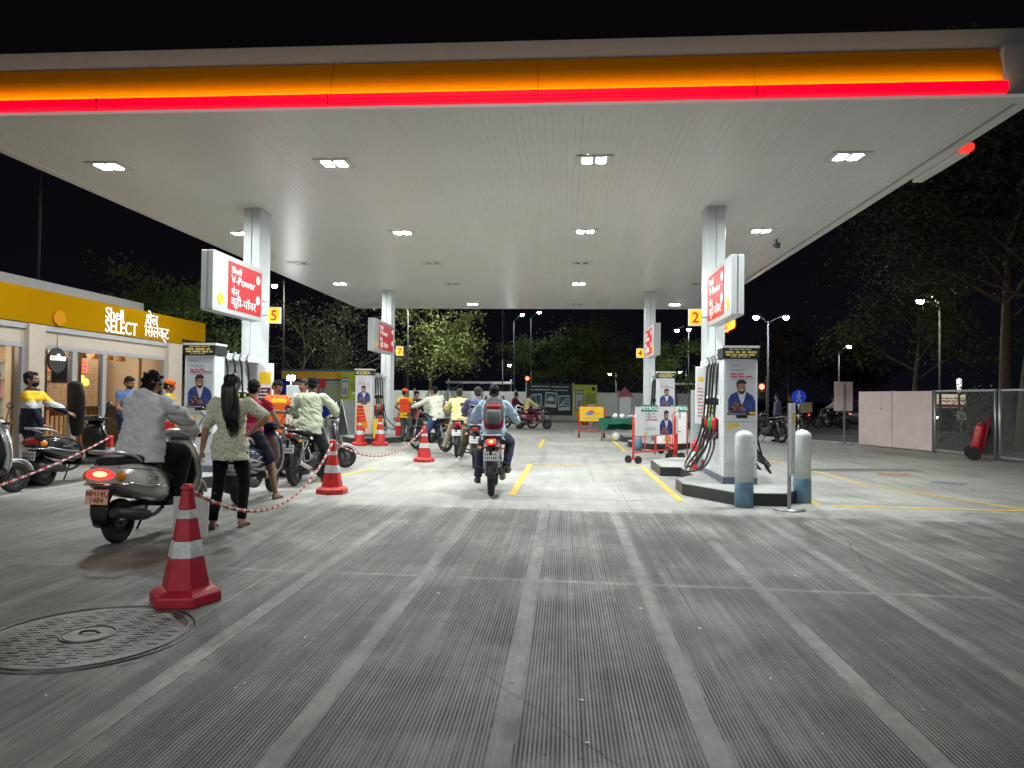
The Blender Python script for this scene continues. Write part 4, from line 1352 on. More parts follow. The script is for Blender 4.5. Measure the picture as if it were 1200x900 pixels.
def mesh_panel(a, b_, h, label):
    a, b_ = V((a[0], a[1], 0)), V((b_[0], b_[1], 0))
    L = (b_ - a).length
    t = thing('mesh_fence', label, 'fence', tuple((a + b_) / 2), math.atan2(b_.y - a.y, b_.x - a.x), 'steel mesh fence panels')
    for xx, r_ in ((-L / 2, .04), (L / 2 - .1, .035)):
        q = MB(); q.cyl((xx, 0, 0), (xx, 0, h), r_, None, 10); q.build('post', M_STEEL, t)
    for z in (0.10, h - 0.03):
        q = MB(); q.box((0, 0, z), (L - 0.1, 0.04, 0.05)); q.build('rail', M_STEEL, t)
    q = MB()
    st = 0.075
    z0, z1 = 0.12, h - 0.05
    H = z1 - z0
    k = -H
    while k < L - 0.1:
        for sgn in (1, -1):
            # straight diagonal wire clipped to the panel
            x0, x1 = k, k + H
            za, zb = (z0, z1) if sgn > 0 else (z1, z0)
            ta = max(0, (0 - x0) / H); tb_ = min(1, (L - 0.1 - x0) / H)
            if tb_ > ta:
                p0 = V((-L / 2 + x0 + ta * H, 0.003 * sgn, lerp(za, zb, ta))); p1 = V((-L / 2 + x0 + tb_ * H, 0.003 * sgn, lerp(za, zb, tb_)))
                q.tube([p0, p1], 0.0032, 4, 0, False, False)
        k += st
    q.build('wire_mesh', M_STEEL, t, recalc=False)


mesh_panel((10.44, 20.9), (10.72, 18.45), 1.78, 'steel mesh fence panel beside the pinkish sheets')
mesh_panel((10.73, 18.4), (11.1, 15.4), 1.78, 'steel mesh fence panel at the right edge past the red trolley')
mesh_panel((11.1, 15.35), (11.5, 12.2), 1.78, 'steel mesh fence panel nearest on the right, mostly out of frame')

# back of a road sign on posts
rs_ = thing('road_sign', 'blank back of a rectangular road sign on a post before the pinkish panels', 'road sign', (9.25, 24.6, 0))
q = MB(); q.box((0.08, 0, 1.60), (0.60, 0.025, 0.98)); q.build('panel', M_PINK, rs_, bevel=0.004)
q = MB(); q.box((0.10, -0.03, 1.0), (0.05, 0.03, 2.0)); q.box((0.10, -0.02, 0.0), (0.5, 0.3, 0.05)); q.build('post', M_STEEL, rs_)

# advert board beyond the mesh fence
bz = PY(1114, 470, 34)
ab = thing('advert_board', 'white and red advert board beyond the mesh fence', 'billboard', (bz.x, 34, 0))
q = MB(); q.box((0, 0, bz.z), (1.3, 0.06, 0.62)); q.build('board', mat('advert_cream', (0.62, 0.55, 0.42), 0.5, emit=(0.75, 0.62, 0.45), es=0.8), ab)  # own glow added to brighten the board
q = MB(); q.box((0, -0.034, bz.z - 0.22), (1.28, 0.008, 0.15)); q.build('red_band', M_PRINTRED, ab)
q = MB()
for k in range(2): greek(q, frame((0, -0.032, bz.z), (1, 0, 0), (0, 0, 1)), -0.4, 0.4, 0.0 + 0.12 * k, 0.06, rng, 0, 0.15)
q.build('print', M_PRINTRED, ab)
for s in (-.5, .5):
    q = MB(); q.box((s, 0.05, bz.z / 2), (0.06, 0.06, bz.z)); q.build('post', M_STEEL, ab)
bz = PY(1127, 487, 30)
ns = thing('notice_plate', 'small pale notice plate below the advert board', 'notice', (bz.x, 30, 0))
q = MB(); q.box((0, 0, bz.z), (0.36, 0.03, 0.36)); q.build('plate', M_WHITE, ns)
q = MB(); q.box((0, 0.03, bz.z / 2), (0.04, 0.03, bz.z)); q.build('post', M_STEEL, ns)
q = MB(); greek(q, frame((0, -0.016, bz.z), (1, 0, 0), (0, 0, 1)), -.13, .13, .05, .05, rng, 0, .08); q.build('print', M_PRINT, ns)
bz = PY(1124, 450, 32)
gl_ = thing('globe_lamp_post', 'short post with a white lamp behind the mesh fence', 'lamp post', (bz.x, 32, 0))
q = MB(); q.cyl((0, 0, 0), (0, 0, bz.z - .3), 0.05, None, 8); q.build('post', M_POLE, gl_)
q = MB(); q.lathe([(0.05, -0.35), (0.09, -0.1), (0.10, 0.2), (0.0, 0.26)], 12, 0, None, True, (0, 0, bz.z)); q.build('lamp', emis('dim_post_lamp', (1, 1, 0.9), 1.1), gl_)


# ================================================================== pump islands
M_ISL = mat('island_top', (0.33, 0.33, 0.325), 0.7, var=0.15, vs=4)
M_ISLS = mat('island_dark_edge', (0.028, 0.029, 0.03), 0.45, var=0.3, vs=3)


def island(cx, y0, label):
    """dog-bone island, narrow at the waist"""
    t = thing('pump_island', label, 'pump island', (cx, y0, 0), 0, 'raised pump islands')
    half = [(0.34, 0.0), (0.90, 0.95), (0.90, 1.6), (0.52, 2.2), (0.52, 3.55), (0.88, 3.56), (0.88, 5.0), (0.34, 5.8)]
    poly = [(-x, y) for x, y in half] + [(x, y) for x, y in reversed(half)]
    q = MB(); q.prism(poly, 0.0, 0.168); q.build('edge', M_ISLS, t, bevel=0.008)
    ins = [(x * 0.975, lerp(y, 2.9, 0.008)) for x, y in poly]
    q = MB(); q.prism(ins, 0.16, 0.173); q.build('top', M_ISL, t)
    return t


island(2.66, 9.82, 'dark edged raised pump island nearest on the right, behind the white bollards')
island(-5.95, 9.95, 'dark edged raised pump island nearest on the left, behind the scooters')
island(2.8, 20.2, 'dark edged raised pump island far on the right, behind the red barriers')
island(-5.95, 20.6, 'dark edged raised pump island far on the left, behind the two cones')

# ------------------------------------------------------------------ pumps
M_PUMP = mat('pump_white', (0.76, 0.795, 0.82), 0.28, var=0.03, vs=2, coat=0.2)
M_PUMPGREY = mat('pump_grey', (0.34, 0.36, 0.38), 0.4)
M_PLINTH = mat('pump_plinth', (0.12, 0.14, 0.18), 0.45)
M_HOSE = mat('fuel_hose', (0.012, 0.012, 0.013), 0.38)
M_NRED = mat('nozzle_red', (0.62, 0.02, 0.03), 0.3, coat=0.3)
M_NGRN = mat('nozzle_green', (0.02, 0.36, 0.08), 0.3, coat=0.3)
M_NBLK = mat('nozzle_black', (0.02, 0.02, 0.02), 0.4)
M_LCD = mat('lcd_display', (0.30, 0.36, 0.06), 0.3, emit=(0.5, 0.6, 0.1), es=0.25)
M_SKINP = mat('poster_skin', (0.50, 0.28, 0.20), 0.5, var=.15, vs=26, col2=(.24, .11, .075))
M_HAIRP = mat('poster_hair', (0.02, 0.015, 0.015), 0.5)
M_BLUEP = mat('poster_blue_jacket', (0.03, 0.06, 0.25), 0.5, var=.35, vs=16, col2=(.012, .02, .10))
M_REDP = mat('poster_maroon_hand', (0.36, 0.16, 0.13), 0.5, var=.25, vs=30, col2=(.17, .06, .07))
M_PBG = mat('poster_ground', (0.62, 0.64, 0.70), 0.45)
M_ADYEL = mat('banner_gold', (0.75, 0.60, 0.22), 0.5)


def blob(cx, cy, rx, ry, n=22, e=2.2):
    out = []
    for k in range(n):
        a = 2 * PI * k / n
        out.append((cx + rx * math.copysign(abs(math.cos(a)) ** (2 / e), math.cos(a)), cy + ry * math.copysign(abs(math.sin(a)) ** (2 / e), math.sin(a))))
    return out


def portrait(parent, M, w, h, bottom_bar=True):
    """printed picture of a bearded man in a blue jacket, hands together; layered print"""
    q = MB(); jk = [(-.46, -.5), (-.47, -.12), (-.38, .04), (-.16, .13), (.0, .06), (.18, .13), (.40, .02), (.5, -.16), (.5, -.5)]
    q.prism([(x * w, y * h) for x, y in jk], 0.0, 0.003, 0, M); pic = q.build('man_picture', M_BLUEP, parent)
    q = MB(); q.prism([(x * w, y * h) for x, y in [(-.14, .12), (.16, .12), (.10, -.12), (.02, -.26), (-.06, -.1)]], 0.0031, 0.0042, 0, M); q.build('picture_shirt', M_PBG, pic)
    q = MB(); q.prism([(x * w * 1.08, y * h) for x, y in blob(.0, .235, .145, .175)], 0.0034, 0.0052, 0, M)
    q.prism([(x * w, y * h) for x, y in [(-.09, .16), (.10, .16), (.11, .06), (-.08, .06)]], 0.0033, 0.0050, 0, M); q.build('picture_face', M_SKINP, pic)
    q = MB()
    q.prism([(x * w, y * h) for x, y in [(-.17, .27), (-.18, .40), (-.11, .48), (.04, .50), (.16, .45), (.18, .36), (.14, .36), (.02, .38), (-.10, .36), (-.13, .28)]], 0.0053, 0.0064, 0, M)
    q.prism([(x * w, y * h) for x, y in [(-.125, .24), (-.11, .12), (-.03, .07), (.06, .08), (.12, .14), (.13, .24), (.09, .16), (.0, .145), (-.08, .16)]], 0.0053, 0.0064, 0, M)
    q.prism([(x * w, y * h) for x, y in [(-.09, .30), (-.02, .305), (-.02, .29), (-.09, .285)]], 0.0053, 0.0064, 0, M)
    q.prism([(x * w, y * h) for x, y in [(.03, .305), (.10, .30), (.10, .285), (.03, .29)]], 0.0053, 0.0064, 0, M)
    q.build('picture_hair', M_HAIRP, pic)
    q = MB(); q.prism([(x * w, y * h) for x, y in [(-.04, .185), (.06, .19), (.03, .165), (-.02, .165)]], 0.0065, 0.0072, 0, M); q.build('picture_smile', M_WHITE, pic)
    q = MB(); strokes(q, M, [[(-.40 * w, -.46 * h), (-.24 * w, -.28 * h), (-.05 * w, -.33 * h)], [(-.36 * w, -.40 * h), (-.16 * w, -.36 * h), (.02 * w, -.42 * h)], [(-.22 * w, -.22 * h), (-.04 * w, -.26 * h), (.12 * w, -.40 * h)]], .085 * w, .0044); q.build('picture_hands', M_REDP, pic)
    if bottom_bar:
        q = MB(); q.box((0, -.53 * h, 0.002), (w, .07 * h, .0042), 0, M); q.build('picture_bar', M_BLACK, pic)
        q = MB(); q.box((.39 * w, -.50 * h, 0.0048), (.20 * w, .07 * h, .003), 0, M); q.build('picture_mark', M_YELLOW, pic)
        q = MB(); greek(q, M, -.45 * w, .2 * w, -.53 * h, .02 * h, random.Random(2), 0, .06 * w, .0045); q.build('picture_print', M_PBG, pic)
    return pic


def hose(parent, pts, r=0.0165, n=7):
    q = MB(); q.tube(spline(pts, n), r, 7); return q.build('hose', M_HOSE, parent)


def pump(label, x, y, side, rich=True, seed=1):
    """tower with advert facing the entrance, dispenser behind it; side = the flank the camera sees (+1/-1)"""
    rg = random.Random(seed)
    t = thing('fuel_pump', label, 'fuel pump', (x, y, 0.173), 0, 'fuel pumps')
    q = MB(); q.box((0, 0.17, 0.985), (0.50, 0.34, 1.77)); tw = q.build('tower', M_PUMP, t, bevel=0.018)
    q = MB(); q.box((0, 0.17, 0.05), (0.51, 0.36, 0.10)); q.build('plinth', M_PLINTH, t, bevel=0.006)
    q = MB(); q.box((0, 0.17, 1.95), (0.53, 0.38, 0.155)); tp = q.build('topper', M_BLACK, t)
    q = MB(); q.box((0, 0.17, 2.045), (0.545, 0.39, 0.035)); q.build('topper_cap', M_WHITE, tp)
    Fp = frame((0, -0.0215, 0), (1, 0, 0), (0, 0, 1))
    q = MB()
    greek(q, Fp, -.17, .17, 2.005, .014, rg, 0, .07); greek(q, Fp, -.23, .23, 1.965, .030, rg, 0, .11); greek(q, Fp, -.22, .22, 1.925, .028, rg, 0, .09); greek(q, Fp, -.15, .13, 1.893, .012, rg, 0, .06)
    q.build('topper_print', M_ADYEL, tp)
    # advert sheet
    Fp = frame((0.0, -0.004, 0), (1, 0, 0), (0, 0, 1))
    q = MB(); q.box((0.01, 1.46, 0.002), (0.42, 0.76, 0.004), 0, Fp); ad = q.build('advert_sheet', M_PBG, t)
    q = MB(); greek(q, Fp, -.15, .02, 1.775, .012, rg, 0, .05, .005); greek(q, Fp, -.15, .06, 1.70, .014, rg, 0, .06, .005); greek(q, Fp, -.15, .19, 1.575, .008, rg, 0, .05, .005); q.build('advert_print', M_PRINT, ad)
    q = MB(); greek(q, Fp, -.15, .08, 1.64, .020, rg, 0, .08, .005); greek(q, Fp, -.15, .20, 1.605, .018, rg, 0, .07, .005); q.build('advert_headline', M_PRINTRED, ad)
    portrait(ad, Fp @ Matrix.Translation((0.01, 1.31, 0.0045)), 0.41, 0.50)
    q = MB(); q.box((0.02, -0.004, 1.005), (0.16, 0.012, 0.042)); q.build('card_slot', M_BLACKPL, t)
    q = MB(); q.box((0, -0.001, 0.93), (0.492, 0.006, 0.008)); q.box((0, -0.001, 0.30), (0.492, 0.006, 0.006)); q.build('panel_seam', M_PUMPGREY, t)
    q = MB(); q.box((-0.15, -0.002, 0.86), (0.06, 0.006, 0.08)); q.box((-0.06, -0.002, 0.875), (0.07, 0.006, 0.05)); q.build('sticker', M_YELLOW, t)
    q = MB(); q.box((0.19, -0.002, 0.62), (0.02, 0.008, 0.05)); q.build('lock', M_DARKMETAL, t)
    # dispenser body behind the tower
    q = MB(); q.box((0, 0.98, 0.66), (0.44, 1.26, 1.32)); q.build('body', M_PUMP, t, bevel=0.02)
    q = MB(); q.box((0, 0.98, 0.05), (0.46, 1.27, 0.09)); q.build('body_plinth', M_PLINTH, t)
    q = MB(); q.box((0, 1.22, 1.88), (0.40, 1.76, 0.12)); q.box((0, 1.98, 1.0), (0.30, 0.14, 1.63)); q.build('hose_arch', M_PUMP, t, bevel=0.015)
    q = MB(); q.box((0, 0.95, 1.57), (0.06, 1.1, 0.46)); q.build('back_panel', M_PUMPGREY, t)
    for s in ((side, -side) if rich else (side,)):
        q = MB(); q.box((s * 0.226, 0.98, 1.16), (0.016, 0.44, 0.26)); dp = q.build('display_bezel', M_BLACKPL, t)
        q = MB()
        for k in range(3): q.box((s * 0.236, 0.98, 1.235 - k * 0.075), (0.006, 0.36, 0.052))
        q.build('display_lcd', M_LCD, dp)
        for i in range(4):
            yy = 0.44 + i * 0.27
            q = MB(); q.box((s * 0.235, yy, 0.80), (0.06, 0.14, 0.30)); q.build('nozzle_boot', M_BLACKPL, t, bevel=0.01)
            col = [M_NRED, M_NGRN, M_NRED, M_NBLK][i]
            q = MB()
            q.loft([se((s * 0.285, yy, z), (1, 0, 0), (0, 1, 0), a, b, 12, 3) for z, a, b in ((0.98, .03, .03), (0.93, .05, .042), (0.84, .052, .044), (0.78, .03, .03))])
            q.tube(spline([(s * .28, yy, .80), (s * .30, yy, .70), (s * .27, yy, .63)], 4), .014, 7)
            q.build('nozzle', col, t)
            ys = yy + rg.uniform(-.03, .03)
            out = s * rg.uniform(0.40, 0.66)
            zl = rg.uniform(0.10, 0.22)
            hose(t, [(s * 0.21, ys - .02, 1.86), (s * 0.25, ys - .03, 1.74), (s * 0.275, ys - .02, 1.3), (s * 0.31, ys, 0.9), (s * .40, ys + .03, 0.55), (out, ys + .05, zl + .10), (out + s * .04, ys - .10, zl), (s * .46, ys - .20, zl + .10), (s * .31, yy - .05, .5), (s * .30, yy, .72)])
            q = MB(); q.box((s * 0.25, ys - .02, 1.22), (0.045, 0.055, 0.10)); q.build('hose_clamp', M_BLACKPL, t)
            q = MB(); q.tube(spline([(s * .20, ys - .02, 1.80), (s * .23, ys - .02, 1.93), (s * .27, ys - .04, 1.95)], 3), .018, 7); q.build('hose_fitting', M_STEEL, t)
        q = MB(); q.tube(spline([(s * .25, .38, .76), (s * .35, .5, .60), (s * .33, .8, .66), (s * .27, 1.0, .75)], 4), .011, 6); q.build('hose_chain', M_CHROME, t)
    return t


pump('white fuel pump nearest on the right, advert of smiling man above two white bollards', 2.61, 10.80, -1, True, 3)
pump('white fuel pump nearest on the left, advert of smiling man behind the woman', -5.83, 10.95, 1, True, 5)
pf = pump('white fuel pump far on the left with a road cone poster on its lower half', -6.05, 21.0, 1, False, 7)
pump('white fuel pump far on the right, behind the white banner of the red barrier', 2.95, 21.0, -1, False, 9)
# poster of stacked red cones on the far left pump
Fp = frame((0, -0.006, 0), (1, 0, 0), (0, 0, 1))
q = MB(); q.box((0.0, 0.55, 0.002), (0.46, 0.88, 0.005), 0, Fp); cp = q.build('cone_poster', mat('poster_peach', (0.75, 0.56, 0.42), 0.5), pf)
q = MB(); q.prism([(-.20, .42), (-.18, .96), (.0, .96), (.12, .42)], .005, .007, 0, Fp); q.box((-.06, .22, .006), (.26, .16, .003), 0, Fp); q.build('cone_picture', M_NRED, cp)
q = MB(); q.prism([(-.22, .28), (-.20, .48), (.13, .48), (.15, .28)], .007, .009, 0, Fp)
for k in range(4): greek(q, Fp, -.15, .05, .56 + k * .1, .035, random.Random(k), 0, .08, .0085)
q.build('cone_picture_band', mat('poster_orange', (0.75, 0.25, 0.02), 0.5), cp)

# info boards fixed beside the columns
def info_board(x, y, label, w=0.30, h=1.25, z0=0.75, plain=False):
    t = thing('info_board', label, 'info board', (x, y, 0), 0, 'narrow info boards by the columns')
    q = MB(); q.box((0, 0, z0 + h / 2), (w, 0.05, h)); q.build('board', M_WHITE, t, bevel=0.01)
    Fp = frame((0, -0.027, z0), (1, 0, 0), (0, 0, 1))
    q = MB(); q.box((0, h * .78, 0.001), (w * (.72 if not plain else .5), h * (.18 if not plain else .07), .004), 0, Fp); q.build('yellow_block', M_YELLOW, t)
    if plain:
        q = MB(); rg = random.Random(4)
        for k in range(9): greek(q, Fp, -w * .3, w * .3, h * (.62 - .06 * k), .018, rg, 0, .05, .003)
        q.build('print', mat('board_pinkred', (0.55, 0.06, 0.09), 0.4), t)
        q = MB(); q.box((0, 0.04, z0 * .5 + .2), (0.06, 0.05, z0 + .4)); q.build('post', M_STEEL, t)
        return
    q = MB(); q.box((0, h * .36, 0.001), (w * .78, h * .56, .004), 0, Fp); rb = q.build('dark_block', mat('board_maroon', (0.10, 0.025, 0.04), 0.4), t)
    q = MB(); q.prism([(-w * .3, h * .1), (w * .36, h * .62), (w * .36, h * .1)], .004, .006, 0, Fp); q.build('red_wedge', mat('board_pinkred', (0.55, 0.06, 0.09), 0.4), rb)
    q = MB(); rg = random.Random(3)
    for k in range(4): greek(q, Fp, -w * .34, w * .2, h * (.60 - .05 * k), .022, rg, 0, .07, .005)
    greek(q, Fp, -w * .3, w * .3, h * .94, .02, rg, 0, .06, .003)
    q.build('print', M_WHITE, rb)
    q = MB(); q.box((0, 0.04, z0 * .5 + .2), (0.06, 0.05, z0 + .4)); q.build('post', M_STEEL, t)
info_board(-5.52, 12.75, 'narrow white board with yellow and maroon blocks on the near left column')
info_board(2.36, 12.6, 'narrow white board on the left flank of the near right column', .17, 1.0, 1.0, True)
def grey_cabinet(x, y, label, h=1.45):
    t = thing('grey_cabinet', label, 'cabinet', (x, y, 0.173), 0, 'grey service cabinets')
    q = MB(); q.box((0, 0, h / 2), (0.36, 0.3, h)); q.build('body', M_PUMPGREY if x > 0 else M_PUMP, t, bevel=0.01)
    q = MB(); q.box((-0.05, -0.155, h * .78), (0.10, 0.012, 0.12)); q.box((0.1, -0.155, h * .78), (0.06, 0.012, 0.12)); q.build('panel', M_BLACKPL, t)
grey_cabinet(2.80, 14.9, 'tall grey service cabinet behind the front right pump')
grey_cabinet(-5.55, 14.4, 'tall pale service cabinet behind the near left column')

# ------------------------------------------------------------------ bollards
M_BWHITE = mat('bollard_white', (0.80, 0.84, 0.84), 0.4, var=0.04, vs=7, col2=(.66, .70, .69))
M_BBLUE = mat('bollard_blue', (0.14, 0.26, 0.37), 0.5, var=0.1, vs=11, col2=(.13, .225, .31))


def bollard(x, y, label):
    t = thing('bollard', label, 'bollard', (x, y, 0), 0, 'white bollards with blue feet')
    q = MB(); q.lathe([(0.118, 0.34), (0.118, 0.93), (0.112, 0.965), (0.075, 1.0), (0.03, 1.018), (0.0, 1.02)], 28); q.build('white_top', M_BWHITE, t)
    q = MB(); q.lathe([(0.121, -0.01), (0.121, 0.335), (0.119, 0.34)], 28); q.build('blue_base', M_BBLUE, t)
bollard(2.40, 9.71, 'white bollard with blue foot left of the thin upright notice board')
bollard(3.34, 10.28, 'white bollard with blue foot right of the thin upright board')
bollard(2.02, 19.8, 'white bollard with blue foot seen through the bars of the red barrier')

# thin upright notice stand between the bollards
st = thing('notice_stand', 'thin grey upright notice board seen edge on between the two white bollards', 'notice stand', (2.93, 9.52, 0), R(66))
q = MB(); q.lathe([(0, 0), (0.20, 0), (0.20, 0.015), (0.0, 0.02)], 24); q.build('base', M_STEEL, st)
q = MB(); q.box((0, 0, 0.70), (0.05, 0.04, 1.38)); q.build('post', M_STEEL, st)
q = MB(); q.box((0, -0.035, 0.93), (0.40, 0.03, 0.92)); bd = q.build('board', M_PUMP, st, bevel=0.003)
q = MB(); q.box((0, -0.0525, 1.20), (0.2, 0.004, 0.14)); q.build('yellow_label', M_YELLOW, bd)

# ------------------------------------------------------------------ cones
M_CONE = mat('cone_red', (0.42, 0.010, 0.028), 0.45, var=0.10, vs=11, col2=(.34, .015, .03))
M_CONEB = mat('cone_bright_red', (0.62, 0.022, 0.02), 0.42, var=0.08, vs=11, col2=(.40, .03, .03))
M_REFL = mat('reflective_band', (0.66, 0.70, 0.72), 0.3, var=0.06, vs=14, col2=(.46, .47, .46))


def cone(loc, h, label, m, rz=0.3, logo=True):
    t = thing('traffic_cone', label, 'traffic cone', loc, rz, 'red and white traffic cones')
    def prof(z):
        return lerp(0.148, 0.036, z) * h / 0.8 if z > 0.0 else 0.15
    def rr(z):
        f = (z - 0.11) / 0.89
        return h * (0.205 * (1 - f) ** 1.12 + 0.045 * f)
    def hexr(z, r): return [V((r * math.cos(2 * PI * k / 6), r * math.sin(2 * PI * k / 6), z * h)) for k in range(6)]
    q = MB(); q.loft([hexr(0, h * 0.295), hexr(0.015, h * .30), hexr(0.085, h * .295), hexr(0.115, h * .25), hexr(0.13, h * .215)], 0, True, False); q.build('base', m, t, bevel=0.008)
    bands = [0.11, 0.385, 0.525, 0.71, 0.785, 0.95]
    q = MB()
    for i in (0, 2, 4): q.loft([hexr(z, rr(z)) for z in (bands[i], (bands[i] + bands[i + 1]) / 2, bands[i + 1])], 0, True, False)
    q.loft([hexr(.95, rr(.95) * 1.25), hexr(.975, rr(.95) * 1.25), hexr(1.0, rr(.99) * .8)], 0, True, False)
    q.build('body', m, t, bevel=0.006)
    for i in (1, 3):
        q = MB(); q.loft([hexr(z, rr(z) * 1.015 + .002) for z in (bands[i] + .002, (bands[i] + bands[i + 1]) / 2, bands[i + 1] - .002)], 0, True, False)
        q.build('reflective_band', M_REFL, t, bevel=0.003)
    return t


c1 = cone((-2.58, 4.72, 0), 0.80, 'dark red hexagonal traffic cone with white bands beside the manhole cover', M_CONE, 0.18)
c2 = cone((-3.36, 10.13, 0), 0.78, 'bright red traffic cone with white bands beside the black motorcycle', M_CONEB, 0.5)
c3 = cone((-3.05, 15.35, 0), 0.78, 'bright red traffic cone with white bands left of the rider with the backpack', M_CONEB, 0.2)
c4 = cone((-5.85, 19.97, 0), 0.82, 'bright red traffic cone left of the two before the cone poster pump', M_CONEB, 0.1)
c5 = cone((-5.29, 20.12, 0), 0.86, 'bright red traffic cone right of the two before the cone poster pump', M_CONEB, 0.4)
p6 = G(128, 575)
c6 = cone((p6.x, p6.y, 0), 0.80, 'red traffic cone half hidden behind the grey scooter', M_CONEB, 0.1)

M_LINKR = mat('chain_red', (0.55, 0.03, 0.04), 0.4)
M_LINKW = mat('chain_white', (0.75, 0.72, 0.70), 0.4)


def chain(a, b_, sag, label, link=0.046, r=0.0052):
    a, b_ = V(a), V(b_)
    def pt(t):
        p = lerp(a, b_, t)
        p.z -= 4 * sag * t * (1 - t)
        return p
    L = sum((pt((k + 1) / 60) - pt(k / 60)).length for k in range(60))
    n = int(L / (link * 0.74))
    q = MB()
    for i in range(n):
        p0, p1 = pt(i / n), pt((i + 1) / n)
        d = (p1 - p0).normalized()
        s = d.cross(V((0, 0, 1)))
        s = s.normalized() if s.length > 1e-4 else V((1, 0, 0))
        nn = s.cross(d)
        w = s if i % 2 else nn
        c = (p0 + p1) / 2
        pts = [c + d * (math.cos(2 * PI * k / 8) * link * .5) + w * (math.sin(2 * PI * k / 8) * link * .27) for k in range(8)]
        q.tube(pts, r, 5, (i // 3) % 2, False, True, None, True)
    o = q.build('barrier_chain', [M_LINKR, M_LINKW], recalc=False)
    return tag(o, label, 'chain', 'red and white plastic chains between cones')


chain((-2.60, 4.72, 0.78), (-3.36, 10.13, 0.75), 0.50, 'red and white chain sagging behind the standing woman')
chain((-3.36, 10.13, 0.76), (-3.05, 15.35, 0.75), 0.40, 'red and white chain between the two middle cones')
chain((p6.x, p6.y, 0.78), G(-60, 588, 0.42), 0.06, 'red and white chain stretched past the black scooter on the left')

# pale card behind the front cone
bd = G(222, 630)
cd = thing('pale_card', 'pale grey card standing on the ground behind the front cone', 'card', (bd.x, bd.y, 0), 0.1)
q = MB(); q.box((0, 0.02, 0.20), (0.34, 0.012, 0.40)); q.build('card', mat('pale_card', (0.50, 0.48, 0.46), 0.6, var=0.1), cd)
q = MB(); q.bar((0, 0.03, 0.3), (0, 0.18, 0.0), 0.03, 0.012); q.build('strut', M_STEEL, cd)

# ------------------------------------------------------------------ red wheeled barriers
M_BARR = mat('barrier_red', (0.66, 0.035, 0.025), 0.32, coat=0.3)


def barrier(loc, rz, w, label, banner=None, bz=(0.62, 1.16)):
    t = thing('wheeled_barrier', label, 'barrier', loc, rz, 'red wheeled barriers')
    q = MB()
    for s in (-1, 1):
        q.tube(spline([(s * w / 2, 0, .10), (s * w / 2, 0, .92), (s * (w / 2 - .01), 0, 1.02)], 4), .026, 8)
        q.tube([(s * w / 2, -.14, .10), (s * w / 2, .14, .10)], .02, 8)
    for z in (.24, .60, 1.12): q.tube([(-w / 2, 0, z), (w / 2, 0, z)], .018, 8)
    q.build('frame', M_BARR, t)
    q = MB()
    n = 4
    for k in range(1, n): q.tube([(-w / 2 + w * k / n, 0, .24), (-w / 2 + w * k / n, 0, .60)], .014, 7)
    q.build('bars', M_BARR, t)
    for s in (-1, 1):
        for d in (-.13, .13):
            q = MB(); q.cyl((s * w / 2 - .025, d, .085), (s * w / 2 + .025, d, .085), .085, None, 18); q.cyl((s * w / 2 - .03, d, .085), (s * w / 2 + .03, d, .085), .03, None, 10)
            q.build('wheel', M_RUBBER, t)
    if banner:
        q = MB(); q.box((0, -.03, sum(bz) / 2), (w - .05, .012, bz[1] - bz[0])); b_ = q.build('banner', banner, t)
        return t, b_
    return t, None


p0, p1 = G(742, 543), G(793, 538)
bt, bb = barrier(tuple((p0 + p1) / 2), math.atan2(p1.y - p0.y, p1.x - p0.x), (p1 - p0).length, 'red wheeled barrier with a white banner of a man in a blue jacket', mat('banner_white', (0.72, 0.72, 0.74), 0.5), (0.60, 1.25))
Fp = frame((0, -.037, .89), (1, 0, 0), (0, 0, 1))
portrait(bb, Fp @ Matrix.Translation((.36, .0, 0)), .56, .56, False)
q = MB(); rg = random.Random(8)
for z, h in ((.20, .02), (.13, .02), (-.12, .015), (-.16, .015)): greek(q, Fp, -.48, -.05, z, h, rg, 0, .08)
q.build('print', M_PRINT, bb)
q = MB(); greek(q, Fp, -.46, .0, .06, .028, rg, 0, .10); q.build('headline', M_PRINTRED, bb)
q = MB(); q.box((-.46, -.235, .002), (.10, .05, .003), 0, Fp); q.build('yellow_mark', M_YELLOW, bb)
p2 = G(752, 533)
b2t, _ = barrier((2.62, 17.9, 0), R(88), 1.9, 'plain red wheeled barrier standing end on behind the one with the white banner')
wbk = thing('white_barrier_board', 'white board with red top edge hung behind the bannered barrier', 'board', (2.75, 18.6, 0), R(8))
q = MB(); q.box((0, 0, .72), (.78, .03, .86)); q.build('board', M_WHITE, wbk)
q = MB(); q.box((0, 0, 1.19), (.86, .16, .05)); q.build('red_top', M_BARR, wbk)
q = MB()
for s in (-.42, .42): q.tube([(s, 0, 0), (s, 0, 1.17)], .018, 8)
q.build('frame', M_BARR, wbk)
q = MB(); q.box((-.1, -.018, .40), (.16, .006, .12)); q.build('yellow_mark', M_YELLOW, wbk)
q = MB(); q.lathe([(.07, 0), (.09, 0), (.09, .004), (.07, .004)], 20, 0, frame((.08, -.017, .86), (1, 0, 0), (0, 0, 1)), False); greek(q, frame((0, -.017, .6), (1, 0, 0), (0, 0, 1)), -.3, .3, 0, .03, rg, 0, .1); q.build('print', M_PRINT, wbk)
p0, p1 = G(679, 513), G(707, 513)
bt3, bb3 = barrier(tuple((p0 + p1) / 2), 0.0, (p1 - p0).length, 'red wheeled barrier with a yellow banner in the far middle lane', mat('banner_yellow', (0.80, 0.52, 0.02), 0.45), (0.60, 1.12))
Fp = frame((0, -.037, .87), (1, 0, 0), (0, 0, 1))
q = MB(); q.prism(blob(-.02, .07, .11, .05), .001, .004, 0, Fp); greek(q, Fp, .08, .28, .02, .02, rg, 0, .08); q.build('red_logo', M_PRINTRED, bb3)
